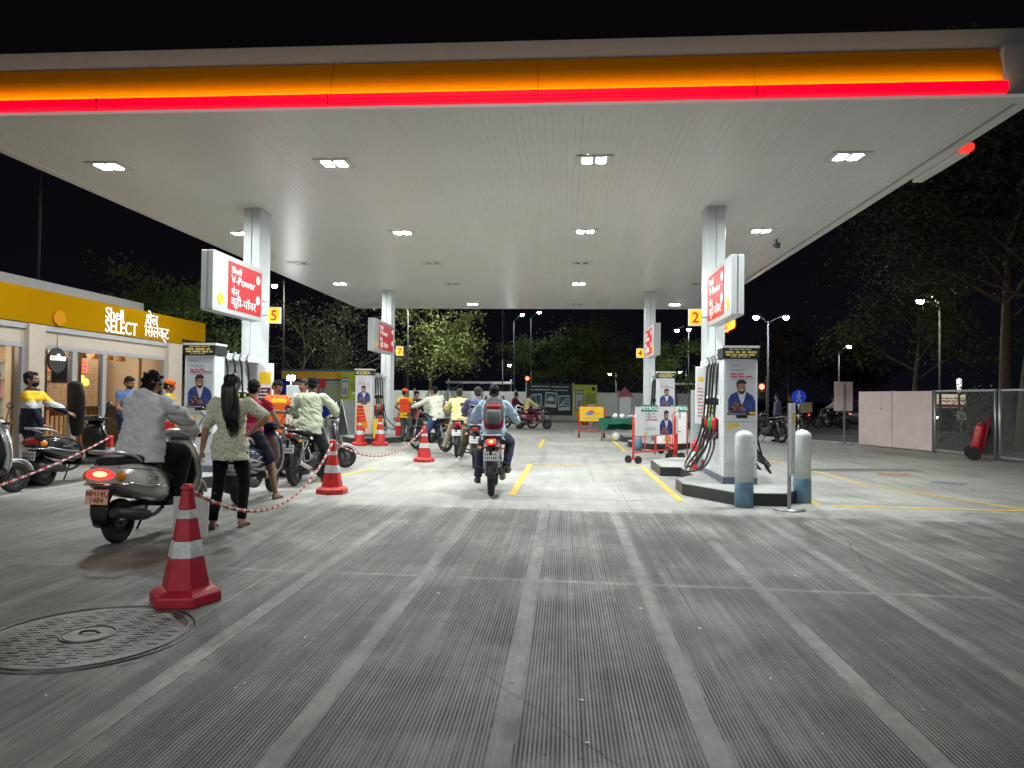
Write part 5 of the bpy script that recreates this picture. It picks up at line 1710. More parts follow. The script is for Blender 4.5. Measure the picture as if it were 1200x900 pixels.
q = MB(); q.prism(blob(-.14, .0, .08, .055), .001, .005, 0, Fp); q.prism(blob(-.02, .0, .07, .05), .001, .005, 0, Fp); q.build('blue_logo', mat('logo_blue', (.15, .25, .6), .4), bb3)
q = MB(); greek(q, Fp, -.3, .3, -.17, .02, rg, 0, .1); q.build('print', M_PRINT, bb3)

# PETROL signs on the far right pump
M_GREENS = mat('petrol_green', (0.01, 0.16, 0.10), 0.4)
for x, y_, lab in ((761, 15.7, 'green PETROL sign on the top edge of the white barrier banner'), (797, 17.6, 'green PETROL sign above the red topped white board')):
    w_ = PY(x, 478.5, y_)
    t = thing('fuel_label', lab, 'sign', (w_.x, y_, w_.z), 0, 'green petrol signs')
    q = MB(); q.box((0, 0, 0), (0.36, 0.03, 0.15)); q.build('plate', M_GREENS, t, bevel=.005)
    text('lettering', 'PETROL', 0.105, M_WHITE, t, Matrix.Translation((0, -.0165, -.036)) @ FACE_FRONT, .001, .003, 'CENTER')
    q = MB(); q.box((0, .03, -.1), (.04, .03, .3)); q.build('bracket', M_STEEL, t)

# table with green cloth
tb = thing('display_table', 'folding table under a dark green cloth, far behind the red barrier', 'table', (1.96, 24.4, 0))
q = MB(); q.box((0, 0, .74), (1.5, .65, .03)); q.build('tabletop', M_WOOD, tb)
for a in (-1, 1):
    for b_ in (-1, 1):
        q = MB(); q.cyl((a * .68, b_ * .27, 0), (a * .68, b_ * .27, .724), .02, None, 8); q.build('leg', M_STEEL, tb)
q = MB()
ring = []
for k in range(60):
    t_ = k / 60
    per = [(-.77, -.345), (.77, -.345), (.77, .345), (-.77, .345)]
    e = int(t_ * 4); f = t_ * 4 - e
    a, b_ = per[e], per[(e + 1) % 4]
    ring.append((lerp(a[0], b_[0], f), lerp(a[1], b_[1], f)))
top = [V((x, y, .765)) for x, y in ring]
mid = [V((x * 1.01, y * 1.02, .70)) for x, y in ring]
bot = [V((x * (1.02 + .012 * math.sin(k * 1.7)), y * (1.05 + .03 * math.sin(k * 1.3)), .36 + .22 * (x > -.55) * (y < 0) + .02 * math.sin(k))) for k, (x, y) in enumerate(ring)]
q.loft([bot, mid, top], 0, False, True)
q.add(top, [tuple(range(60))])
o = q.build('tablecloth', mat('green_cloth', (0.012, 0.12, 0.075), 0.85, var=.2), tb)
o.parent = None; o.location = (1.96, 24.4, 0); tag(o, 'dark green cloth draped over the display table', 'tablecloth')
for i, (x, m, r_, h) in enumerate(((-.5, M_BLACKPL, .12, .07), (-.25, M_WHITE, .08, .15), (-.02, M_WHITE, .09, .14), (.25, M_PUMPGREY, .12, .12), (.5, M_WHITE, .08, .16))):
    t = MB(); t.lathe([(0, 0), (r_, 0), (r_, h * .6), (r_ * .7, h), (0, h)], 14)
    o = t.build('jar', m, None, (1.96 + x, 24.25, .768))
    tag(o, ['low black bowl at the left end of the green table', 'white jar second from the left on the green table', 'white jar at the middle of the green table', 'grey pot right of the middle on the green table', 'white jar at the right end of the green table'][i], 'jar', 'things on the green table')
o = MB(); o.ell((0, 0, .17), (.16, .16, .17)); o = o.build('water_can', M_WHITE, None, (1.75, 24.3, 0)); tag(o, 'white round can on the ground under the green table', 'can')
# lanterns / fire points behind the table
fb = thing('fire_bucket_stand', 'grey stand with red roof hood for fire buckets before the far wall', 'fire stand', (PY(732, 493, 33).x, 33, 0))
q = MB(); q.box((0, 0, .75), (.5, .3, 1.5)); q.build('body', M_STEEL, fb)
q = MB(); q.prism([(-.40, 1.52), (.40, 1.52), (0, 1.95)], -.2, .2, 0, Matrix.Rotation(R(90), 4, 'X')); q.build('roof_hood', mat('maroon_hood', (.18, .03, .04), .5), fb)
for k, x in enumerate((-.35, .42)):
    o = MB(); o.lathe([(0, 0), (.14, 0), (.16, .5), (.14, .56), (0, .58)], 14); o = o.build('bin', [M_PUMPGREY, M_NRED][k], None, (fb.location.x + x * 1.6, 32.5, 0)); tag(o, ['grey bin left of the fire bucket stand', 'red bin right of the fire bucket stand'][k], 'bin')
for k, (px, c) in enumerate(((692, M_WHITE), (703, PM[0]), (686, M_NRED))):
    pp = PY(px, 495, 38)
    o = MB(); o.lathe([(0, 0), (.18, 0), (.20, .55), (.1, .7), (0, .72)], 14); o = o.build('water_drum', c, None, (pp.x, 38, 0)); tag(o, ['white drum by the far kerb', 'blue drum by the far kerb', 'red drum by the far kerb'][k], 'drum')

# fire extinguishers
def extinguisher(x, y, z, label, h=.62, r=.11, striped=False):
    t = thing('fire_extinguisher', label, 'fire extinguisher', (x, y, z), 0, 'fire extinguishers')
    q = MB(); q.lathe([(0, 0), (r * .95, 0), (r, .03), (r, h * .72), (r * .8, h * .82), (r * .35, h * .88), (r * .3, h * .94), (0, h * .95)], 20); q.build('cylinder', M_NRED, t)
    q = MB(); q.box((0, 0, h * .98), (.05, .12, .05)); q.bar((0, -.02, h), (0, .14, h * 1.06), .03, .02); q.build('valve', M_BLACKPL, t)
    q = MB(); q.tube(spline([(0, .05, h * .95), (r * 1.2, .05, h * .9), (r * 1.3, 0, h * .5), (r * 1.1, 0, h * .15)], 5), .012, 6); q.build('hose', M_HOSE, t)
    q = MB()
    if striped:
        q.lathe([(r * 1.01, h * .30), (r * 1.01, h * .52)], 20, cap=False)
    else:
        q.lathe([(r * 1.01, h * .45), (r * 1.01, h * .6)], 20, cap=False)
    q.build('label_band', M_WHITE, t)
    return t
extinguisher(2.42, 13.0, .173, 'large red extinguisher with white band beside the pump hoses', .62, .14, True)
extinguisher(-5.25, 22.3, .173, 'dark red extinguisher at the far left island edge', .7, .12)
# yellow sand bin on the far island
o = MB(); o.box((0, 0, .28), (.26, .26, .56)); o = o.build('yellow_bin', M_YELLOW, None, (-5.55, 20.9, .173), bevel=.02); tag(o, 'small yellow bin beside the far left pump', 'bin')

# A-frame easel board left of the far pump
ea = thing('easel_board', 'A frame easel board left of the cone poster pump', 'easel board', (PY(408, 510, 25).x, 25, 0), R(68))
for s in (-1, 1):
    q = MB(); q.loft([[V((-.35, s * .34, 0)), V((.35, s * .34, 0)), V((.35, s * .34 - s * .03, 0)), V((-.35, s * .34 - s * .03, 0))], [V((-.35, s * .03, 1.25)), V((.35, s * .03, 1.25)), V((.35, 0, 1.25)), V((-.35, 0, 1.25))]], 0, True, False)
    q.build('panel', mat('easel_panel', (.14, .15, .14), .5, var=.1), ea)
q = MB(); q.tube([(-.37, -.34, 0), (-.37, 0, 1.27), (-.37, .34, 0)], .018, 7); q.tube([(.37, -.34, 0), (.37, 0, 1.27), (.37, .34, 0)], .018, 7); q.build('frame', M_WHITE, ea)

# red wheeled extinguisher trolley by the mesh fence
tr = thing('extinguisher_trolley', 'red wheeled extinguisher trolley leaning back against the mesh fence', 'trolley', (10.33, 18.75, 0), R(-25))
T = Matrix.Translation((0, 0, .17)) @ Matrix.Rotation(R(11), 4, 'Y') @ Matrix.Scale(.82, 4)
for dy in (-.12, .12):
    q = MB(); q.lathe([(0, .02), (.13, .02), (.14, .08), (.14, .78), (.10, .90), (.04, .94), (0, .95)], 18, 0, T @ Matrix.Translation((0, dy, 0))); q.build('cylinder', mat('trolley_red', (.42, .008, .02), .35, coat=.2), tr)
q = MB()
for dy in (-.22, .22): q.tube([T @ V((.16, dy, 0)), T @ V((.16, dy, 1.15))], .018, 7)
q.tube([T @ V((.16, -.22, 1.15)), T @ V((.16, .22, 1.15))], .018, 7); q.tube([T @ V((.16, -.22, .3)), T @ V((.16, .22, .3))], .018, 7)
q.build('handle_frame', M_CONE, tr)
for dy in (-.30, .30):
    q = MB(); q.cyl((-.05, dy - .03, .17), (-.05, dy + .03, .17), .17, None, 22); q.cyl((-.05, dy - .035, .17), (-.05, dy + .035, .17), .06, None, 12); q.build('wheel', M_RUBBER, tr)
q = MB(); q.tube(spline([T @ V((.05, 0, .95)), T @ V((.25, .1, .8)), T @ V((.2, .15, .4)), T @ V((.15, 0, .2))], 5), .016, 7); q.build('hose', M_HOSE, tr)


# ================================================================== two-wheelers
def wheel(parent, y, r, tr, spokes=0, width=None, rimm=None):
    q = MB(); q.torus((0, y, r), (1, 0, 0), r - tr, tr, 34, 12, 0, None, (width or tr))
    w = q.build('wheel', M_RUBBER, parent)
    q = MB()
    rr = r - tr * 1.75
    q.torus((0, y, r), (1, 0, 0), rr, tr * .28, 30, 8, 0, None, tr * .6)
    q.cyl((-.06, y, r), (.06, y, r), .035, None, 14)
    T = Matrix.Translation((0, y, r)) @ Matrix.Rotation(R(90), 4, 'Y')
    if spokes:
        for k in range(spokes):
            a = 2 * PI * k / spokes
            d = V((0, math.cos(a), math.sin(a)))
            q.bar(V((0, y, r)) + d * .03, V((0, y, r)) + d * (rr + .005), .012, .022)
        q.cyl((-.012, y, r), (-.018, y, r), .10, None, 22)
    else:
        q.lathe([(0, -.03), (rr * .55, -.035), (rr, -.01), (rr, .01), (rr * .55, .035), (0, .03)], 22, 0, T)
    q.build('rim', rimm or M_ENGINE, w)
    return w


def fender(name, parent, y, z, r, a0, a1, hw, m, th=.012):
    q = MB(); rings = []
    n = 12
    for k in range(n + 1):
        a = R(lerp(a0, a1, k / n))
        d = V((0, math.cos(a), math.sin(a)))
        w = hw * (0.7 + .3 * math.sin(PI * k / n))
        rings.append(se(V((0, y, z)) + d * r, (1, 0, 0), d, w, th, 12, 2.4))
    q.loft(rings)
    return q.build(name, m, parent)


def plate(parent, y, z, w, h, lines, m, ink, tilt=12, face=-1):
    T = Matrix.Translation((0, y, z)) @ Matrix.Rotation(R(-tilt), 4, 'X') @ FACE_FRONT
    q = MB(); q.box((0, 0, 0), (w, h, .008), 0, T)
    p_ = q.build('number_plate', m, parent, bevel=.003)
    if lines:
        for i, s in enumerate(lines):
            text('plate_lettering', s, h * .52, ink, p_, T @ Matrix.Translation((0, h * (.05 - .44 * i), .0045)), .0006, .002, 'CENTER')
    else:
        q = MB(); rg = random.Random(int(abs(y * 999)) + int(w * 77))
        for r_ in (.2, -.2):
            for k in range(6): q.box((-w * .36 + k * w * .145, r_ * h, .005), (w * .085 * rg.uniform(.5, 1), h * .26, .002), 0, T)
        q.build('plate_marks', ink, p_)
    return p_


M_PLATEW = mat('plate_white', (.70, .70, .68), .4)
M_PLATEGLOW = mat('plate_tail_glow_tint', (.74, .42, .30), .4)  # the tail light's red cast is put into the plate colour


def mirrors(t, y, z, x, m=None, up_=.2, out=.12):
    for s in (-1, 1):
        q = MB(); q.tube(spline([(s * x, y, z), (s * (x + out * .4), y - .01, z + up_ * .5), (s * (x + out), y - .03, z + up_)], 4), .007, 6)
        st_ = q.build('mirror_stem', M_BLACKPL, t)
        q = MB(); q.ell((s * (x + out), y - .03, z + up_ + .03), (.062, .022, .045), 0, 14, 8); q.build('mirror', m or M_BLACKPL, t)
        q = MB(); q.ell((s * (x + out), y - .045, z + up_ + .03), (.054, .010, .038), 0, 14, 8); q.build('mirror_glass', M_GLASSMIR, t)


def root_at(name, label, cat, contact, a, rear_y, group):
    a = R(a)
    f = V((math.sin(a), math.cos(a), 0))
    loc = V((contact[0], contact[1], 0)) - f * rear_y
    return thing(name, label, cat, tuple(loc), -a, group)


def scooter(label, contact, a, body, inner=None, lit=False, plate_lines=None, platem=None, platec=None, seat=None, trim=None, side_stand=True, rear=True, lean=0.0, open_seat=False, shield=None):
    t = root_at('scooter', label, 'scooter', contact, a, -.62 if rear else .62, 'scooters queueing at the pumps')
    t.rotation_euler = (0, lean, t.rotation_euler[2])
    inner = inner or M_BLACKPL
    trim = trim or M_CHROME
    def S(y, z, rx, rz, e=2.6, n=20): return se((0, y, z), (1, 0, 0), (0, 0, 1), rx, rz, n, e)
    q = MB()
    q.loft([S(-.905, .655, .08, .04), S(-.88, .65, .15, .09), S(-.80, .635, .19, .13), S(-.68, .615, .212, .158), S(-.52, .585, .222, .175), S(-.34, .555, .215, .18), S(-.18, .52, .185, .18), S(-.06, .47, .155, .165), S(.0, .44, .125, .14)])
    q.build('body', body, t)
    q = MB()
    for s in (-1, 1):
        q.tube(spline([(s * .205, -.15, .50), (s * .232, -.45, .53), (s * .205, -.72, .585), (s * .10, -.885, .62)], 5), .011, 7)
    q.tube(spline([(-.2, -.74, .575), (-.14, -.90, .585), (0, -.935, .59), (.14, -.90, .585), (.2, -.74, .575)], 4), .014, 8)
    q.build('trim_strip', trim, t)
    q = MB()
    q.loft([S(-.84, .775, .07, .03), S(-.78, .785, .13, .05), S(-.6, .79, .15, .055), S(-.42, .775, .145, .055), S(-.2, .755, .125, .055), S(-.02, .735, .09, .05), S(.03, .72, .06, .03)])
    so_ = q.build('seat', seat or M_SEAT, t)
    if open_seat:
        so_.data.transform(Matrix.Translation((0, .0, .76)) @ Matrix.Rotation(R(-82), 4, 'X') @ Matrix.Translation((0, 0, -.74)))
    q = MB()
    q.tube(spline([(-.13, -.50, .77), (-.155, -.66, .84), (-.125, -.86, .875), (0, -.90, .88), (.125, -.86, .875), (.155, -.66, .84), (.13, -.50, .77)], 5), .017, 8)
    q.build('grab_rail', trim if trim is not M_CHROME else M_STEEL, t)
    # tail lamp, indicators
    q = MB(); q.ell((0, -.870, .672), (.145, .055, .058), 0, 20, 10); q.build('tail_lamp', M_TAIL if lit else M_REDLENS, t)
    if lit:
        q = MB(); q.ell((.02, -.920, .682), (.07, .012, .026), 0, 14, 8); q.build('tail_bulb', M_TAILB, t)
    for s in (-1, 1):
        q = MB(); q.ell((s * .165, -.825, .655), (.035, .06, .046), 0, 12, 8); q.build('indicator', M_AMBER, t)
    # mudguard and plate
    q = MB(); q.loft([se((0, y, z), (1, 0, 0), (0, .3, 1), w, .03, 12, 4) for y, z, w in ((-.80, .56, .12), (-.875, .46, .10), (-.90, .33, .085), (-.88, .25, .07))]); q.build('mudguard', M_BLACKPL, t)
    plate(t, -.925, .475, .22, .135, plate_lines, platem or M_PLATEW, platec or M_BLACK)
    # floor and leg shield
    q = MB(); q.loft([S(-.06, .33, .15, .06, 4), S(.1, .30, .17, .045, 4), S(.3, .30, .17, .045, 4), S(.40, .33, .16, .06, 4)]); q.build('floorboard', inner, t)
    def Z(y, z, rx, ry): return se((0, y, z), (1, 0, 0), (0, 1, .25), rx, ry, 20, 2.8)
    q = MB(); q.loft([Z(.42, .30, .13, .04), Z(.43, .38, .19, .055), Z(.42, .55, .225, .06), Z(.40, .72, .215, .07), Z(.385, .84, .165, .075), Z(.375, .93, .10, .06)]); q.build('leg_shield', shield or body, t)
    q = MB(); q.loft([Z(.362, .34, .12, .02), Z(.355, .55, .205, .02), Z(.33, .72, .195, .02), Z(.315, .84, .14, .02)]); q.build('inner_panel', inner, t)
    q = MB()
    for s in (-1, 1): q.tube(spline([(s * .10, .37, .93), (s * .165, .38, .84), (s * .218, .39, .70), (s * .228, .41, .54), (s * .19, .42, .38), (s * .13, .42, .30)], 4), .012, 7)
    q.build('shield_edge', trim, t)
    fender('front_fender', t, .62, .21, .255, 20, 165, .075, body, .016)
    q = MB()
    for s in (-1, 1): q.tube([(s * .055, .62, .21), (s * .055, .47, .60)], .016, 8)
    q.build('fork', M_DARKMETAL, t)
    # handlebar cowl
    q = MB(); q.loft([se((0, y, z), (1, 0, 0), (0, -.35, 1), rx, rz, 18, 2.5) for y, z, rx, rz in ((.27, .985, .12, .02), (.31, .99, .20, .045), (.37, .975, .19, .075), (.43, .955, .13, .07), (.465, .945, .07, .045))]); q.build('handlebar_cowl', body, t)
    q = MB(); q.ell((0, .45, .955), (.085, .035, .06), 0, 16, 10); q.build('headlamp', M_WHITELENS, t)
    for s in (-1, 1):
        q = MB(); q.cyl((s * .17, .32, .985), (s * .345, .285, .99), .017, .018, 10); q.build('grip', M_RUBBER, t)
        q = MB(); q.tube(spline([(s * .19, .36, .985), (s * .27, .365, .985), (s * .335, .34, .985)], 3), .006, 6); q.build('brake_lever', M_STEEL, t)
    mirrors(t, .34, 1.0, .20)
    q = MB()
    for s in (-1, 1):
        q.tube(spline([(s * .175, -.02, .56), (s * .212, -.3, .645), (s * .205, -.6, .705), (s * .13, -.84, .735)], 5), .0045, 5)
    q.build('panel_gap', M_BLACK, t)
    for s in (-1, 1):
        q = MB(); q.box((s * .222, -.44, .60), (.006, .17, .022)); q.build('badge', M_CHROME, t)
    q = MB()
    for s in (-1, 1): q.tube(spline([(s * .14, .40, 1.0), (s * .10, .50, .96), (s * .07, .50, .80), (s * .06, .53, .50)], 5), .006, 5)
    q.build('brake_cable', M_BLACKPL, t)
    # engine, exhaust, stand
    q = MB(); q.loft([se((-.10, y, z), (1, 0, 0), (0, 0, 1), rx, rz, 14, 3) for y, z, rx, rz in ((-.78, .24, .05, .07), (-.62, .23, .085, .10), (-.35, .26, .085, .09), (-.15, .29, .06, .06))]); q.cyl((-.2, -.3, .26), (-.1, -.3, .26), .075, None, 18); q.build('engine_case', M_ENGINE, t)
    q = MB(); q.tube(spline([(.08, -.05, .26), (.12, -.25, .22), (.145, -.45, .25), (.15, -.92, .335)], 5), [.02] * 9 + [.045, .055, .058, .058, .056, .05, .04], 12); q.build('exhaust', M_DARKMETAL, t)
    q = MB(); q.box((.165, -.66, .30), (.012, .36, .09), 0, Matrix.Rotation(0, 4, 'X')); q.build('heat_shield', M_STEEL, t)
    if side_stand:
        q = MB(); q.tube([(-.12, .0, .26), (-.26, .05, .01)], .012, 7); q.build('side_stand', M_DARKMETAL, t)
    wheel(t, -.62, .212, .05, 0, .05)
    wheel(t, .62, .212, .05, 0, .045)
    return t


def motorcycle(label, contact, a, body, lit=False, plate_lines=None, seat=None, rear=True, tail=None, head=None, lean=0.0, rack=False, chrome=False, stand=True):
    t = root_at('motorcycle', label, 'motorcycle', contact, a, -.62 if rear else .65, 'motorcycles queueing at the pumps')
    t.rotation_euler = (0, lean, t.rotation_euler[2])
    def S(y, z, rx, rz, e=2.5, n=18): return se((0, y, z), (1, 0, 0), (0, 0, 1), rx, rz, n, e)
    q = MB(); q.loft([S(-.02, .80, .07, .05), S(.06, .84, .115, .09), S(.20, .87, .14, .115), (S(.34, .875, .135, .11)), S(.44, .86, .10, .085), S(.50, .84, .05, .04)]); q.build('tank', body, t)
    q = MB(); q.lathe([(0, 0), (.035, 0), (.035, .012), (0, .016)], 16, 0, Matrix.Translation((0, .27, .985))); q.build('tank_cap', M_CHROME, t)
    q = MB(); q.loft([S(-.72, .845, .08, .03), S(-.66, .845, .125, .04), S(-.45, .83, .14, .05), S(-.25, .80, .135, .055), S(-.05, .785, .10, .05), S(.02, .79, .06, .03)]); q.build('seat', seat or M_SEAT, t)
    q = MB(); q.loft([S(-.90, .80, .045, .035), S(-.84, .79, .09, .055), S(-.65, .755, .12, .07), S(-.40, .70, .135, .085), S(-.20, .66, .12, .09), S(-.08, .64, .07, .06)]); q.build('tail_cowl', tail or body, t)
    q = MB(); q.ell((0, -.895, .795), (.07, .04, .04), 0, 16, 10); q.build('tail_lamp', M_TAIL if lit else M_REDLENS, t)
    if lit:
        q = MB(); q.ell((0, -.925, .80), (.032, .02, .02), 0, 10, 8); q.build('tail_bulb', M_TAILB, t)
    for s in (-1, 1):
        q = MB(); q.tube([(s * .05, -.83, .72), (s * .14, -.84, .71)], .007, 6); ii = q.build('indicator_stalk', M_BLACKPL, t)
        q = MB(); q.ell((s * .16, -.845, .71), (.032, .035, .024), 0, 12, 8); q.build('indicator', M_AMBER, t)
    q = MB(); q.tube(spline([(-.12, -.45, .83), (-.14, -.7, .88), (-.09, -.90, .89), (.09, -.90, .89), (.14, -.7, .88), (.12, -.45, .83)], 4), .012, 7); q.build('grab_rail', M_STEEL if not chrome else M_CHROME, t)
    fender('rear_mudguard', t, -.62, .31, .345, 60, 185, .065, M_BLACKPL)
    plate(t, -.955, .60, .20, .13, plate_lines, M_PLATEW, M_BLACK, 14)
    q = MB(); q.box((0, -.93, .66), (.04, .05, .14)); q.box((0, -.955, .505), (.09, .012, .06)); q.build('plate_bracket', M_BLACKPL, t)
    # frame, engine
    q = MB()
    q.tube(spline([(0, .46, .86), (0, .40, .60), (0, .30, .32), (0, .0, .22), (0, -.22, .32), (0, -.25, .70), (0, -.8, .74)], 4), .02, 8)
    for s in (-1, 1): q.tube([(s * .055, -.22, .36), (s * .075, -.62, .30)], .02, 8)
    q.build('frame', M_DARKMETAL, t)
    q = MB()
    q.loft([se((0, y, .36), (1, 0, 0), (0, 0, 1), rx, rz, 16, 3.4) for y, rx, rz in ((-.20, .10, .08), (-.12, .14, .12), (.10, .14, .12), (.18, .09, .09))])
    q.cyl((-.16, .02, .35), (.16, .02, .35), .095, None, 22); q.cyl((-.14, -.12, .37), (.14, -.12, .37), .06, None, 18)
    for k in range(7): q.box((0, .20 - k * .006, .46 + k * .03), (.17 - .006 * k, .17, .012))
    q.box((0, .185, .56), (.11, .11, .24))
    q.build('engine', M_ENGINE, t)
    q = MB(); q.tube(spline([(.04, .30, .58), (.09, .37, .45), (.12, .28, .22), (.13, .0, .20), (.15, -.35, .26), (.16, -.88, .40)], 5), [.02] * 16 + [.035, .045, .048, .048, .048, .048, .046, .044, .042, .036][:10], 12); q.build('exhaust', M_DARKMETAL if not chrome else M_CHROME, t)
    q = MB()
    for s in (-1, 1):
        q.tube([(s * .10, -.55, .70), (s * .085, -.63, .34)], .014, 8)
        pts = [V((s * .10, -.56, .66)).lerp(V((s * .088, -.62, .40)), k / 60) for k in range(61)]
        q.tube([p_ + V((.028 * math.cos(k * .9), .028 * math.sin(k * .9), 0)) for k, p_ in enumerate(pts)], .007, 5)
    q.build('rear_shocks', M_STEEL, t)
    q = MB()
    for s in (-1, 1): q.tube([(s * .085, .65, .305), (s * .085, .575, .55)], .026, 9); q.tube([(s * .085, .575, .55), (s * .085, .45, .98)], .017, 9)
    q.box((0, .47, .93), (.22, .05, .03)); q.box((0, .50, .80), (.22, .05, .03)); q.build('fork', M_STEEL, t)
    fender('front_fender', t, .65, .305, .335, 25, 170, .062, body)
    q = MB()
    q.tube(spline([(-.36, .26, 1.03), (-.24, .32, 1.05), (-.14, .42, 1.01), (0, .44, .99), (.14, .42, 1.01), (.24, .32, 1.05), (.36, .26, 1.03)], 4), .012, 8); q.build('handlebar', M_CHROME if chrome else M_DARKMETAL, t)
    for s in (-1, 1):
        q = MB(); q.cyl((s * .24, .32, 1.05), (s * .37, .255, 1.03), .018, None, 10); q.build('grip', M_RUBBER, t)
        q = MB(); q.tube(spline([(s * .22, .37, 1.04), (s * .30, .345, 1.04), (s * .37, .30, 1.03)], 3), .006, 6); q.build('lever', M_STEEL, t)
    mirrors(t, .34, 1.04, .22, None, .19, .13)
    q = MB(); q.loft([se((0, y, z), (1, 0, 0), (0, 0, 1), rx, rz, 18, 2.4) for y, z, rx, rz in ((.46, .93, .09, .09), (.52, .93, .12, .13), (.60, .91, .11, .12), (.655, .89, .085, .085))]); q.build('headlamp_cowl', head or body, t)
    q = MB(); q.ell((0, .65, .89), (.075, .03, .075), 0, 16, 10); q.build('headlamp', M_WHITELENS, t)
    q = MB()
    for s in (-1, 1): q.tube([(s * .05, -.02, .27), (s * .25, -.02, .29)], .016, 8); q.tube([(s * .07, -.36, .33), (s * .24, -.38, .40)], .014, 8)
    q.build('footpegs', M_RUBBER, t)
    if stand:
        q = MB(); q.tube([(-.05, .0, .22), (-.22, .02, .01)], .012, 7); q.build('side_stand', M_DARKMETAL, t)
    q = MB()
    for s in (-1, 1): q.tube(spline([(s * .25, .36, 1.04), (s * .16, .52, 1.08), (s * .08, .58, .98), (s * .08, .56, .72), (s * .09, .62, .42)], 5), .006, 5)
    q.build('cables', M_BLACKPL, t)
    if rack:
        q = MB(); q.tube(spline([(.12, -.55, .74), (.21, -.65, .70), (.21, -.82, .55), (.19, -.70, .40), (.19, -.45, .42), (.13, -.40, .6)], 4), .008, 6); q.build('sari_guard', M_CHROME, t)
    wheel(t, -.62, .305, .048, 10)
    wheel(t, .65, .305, .043, 10)
    return t


P_GREY = mat('scooter_silver', (0.56, 0.54, 0.51), 0.26, 0.2, 0.7, var=.07, vs=14)
P_BLUE = mat('scooter_blue', (0.022, 0.045, 0.095), 0.2, 0.4, 0.8)
P_WHITE = mat('scooter_white', (0.62, 0.63, 0.64), 0.25, coat=0.7)
P_BLACK = mat('bike_black', (0.014, 0.014, 0.017), 0.16, 0.2, 0.8)
P_RED = mat('bike_red', (0.34, 0.012, 0.02), 0.2, coat=0.7)
P_MAROON = mat('bike_maroon', (0.16, 0.012, 0.05), 0.22, coat=0.7)
P_PINKCH = mat('grab_pinkish', (0.42, 0.22, 0.24), 0.3, 0.5)
P_TAUPE = mat('panel_taupe', (0.24, 0.19, 0.16), 0.4)

scA = scooter('silver scooter with its tail light glowing red and a number plate coloured with its glow', (-4.20, 6.45), 2, P_GREY, None, True, ['MH14LJ', '1484'], M_PLATEGLOW, mat('plate_ink', (.25, .06, .04), .5), seat=M_SEAT)
scB = scooter('dark blue scooter just behind the standing woman', (-4.18, 8.9), -4, P_BLUE, P_TAUPE, False)
scC = scooter('black scooter with red tail lens by the shop on the left', (-7.84, 10.22), 5, P_BLACK, None, False, open_seat=True)
scD = scooter('white scooter cut off by the left edge of the frame', (-7.72, 9.48), 16, P_WHITE, M_BLACKPL, False, rear=False)
scE = scooter('white scooter with dark leg shield in front of the black motorcycle', (-4.30, 13.75), 62, P_WHITE, M_BLACKPL, False, rear=False, shield=mat('charcoal_shield', (.045, .048, .055), .3, coat=.4))
bkA = motorcycle('black motorcycle with spoked rear wheel, its rider in a pale green shirt', (-4.20, 10.85), -1, P_BLACK, False, chrome=True, rack=True)
bkB = motorcycle('motorcycle turned to the left with its chrome front wheel toward the attendant', (-4.0, 19.0), -48, P_BLACK, False, rear=False, chrome=True, head=P_RED)
bkC = motorcycle('motorcycle with red tail under the rider in yellow', (-2.50, 16.5), -4, P_RED, False, stand=False)
bkD = motorcycle('black motorcycle under the rider in slate blue, just left of the backpack rider', (-1.74, 13.9), -3, P_BLACK, False, stand=False)
bkE = motorcycle('dark maroon motorcycle with glowing tail light under the rider with backpack', (-1.04, 10.2), -3, P_MAROON, True, stand=False)
pE = G(641, 503)
bkF = scooter('dark scooter crossing far away before the black banner', (pE.x, pE.y), 84, P_MAROON, P_TAUPE, False, rear=False, side_stand=False)
M_MOPED = P_BLACK
bkG = motorcycle('dark motorcycle with a rider in maroon far behind the queue', (PY(592, 505, 33).x, 33.0), 80, P_BLACK, False)
pk = G(915, 519)
bkH = motorcycle('black motorcycle parked beyond the front right pump', (pk.x, pk.y), -30, P_BLACK, False)
pt = G(968, 503)
bkI = motorcycle('motorcycle riding off along the road past the pinkish panels, tail light lit', (pt.x + .9, pt.y), -55, P_BLACK, True)
M_BOX = mat('delivery_box_tan', (.30, .22, .13), .6)
pq = G(940, 506)
bkJ = motorcycle('motorcycle with a tan box far away below the blue pedestrian sign', (pq.x, pq.y), -70, P_BLACK, True)
bx = MB(); bx.box((0, 0, 0), (.5, .45, .45)); bx.box((0, 0, .235), (.53, .48, .03))
bo = bx.build('delivery_box', M_BOX, None, (pq.x + .15, pq.y + .05, 1.12), bevel=.02); tag(bo, 'tan delivery box on the back of the far motorcycle', 'box')


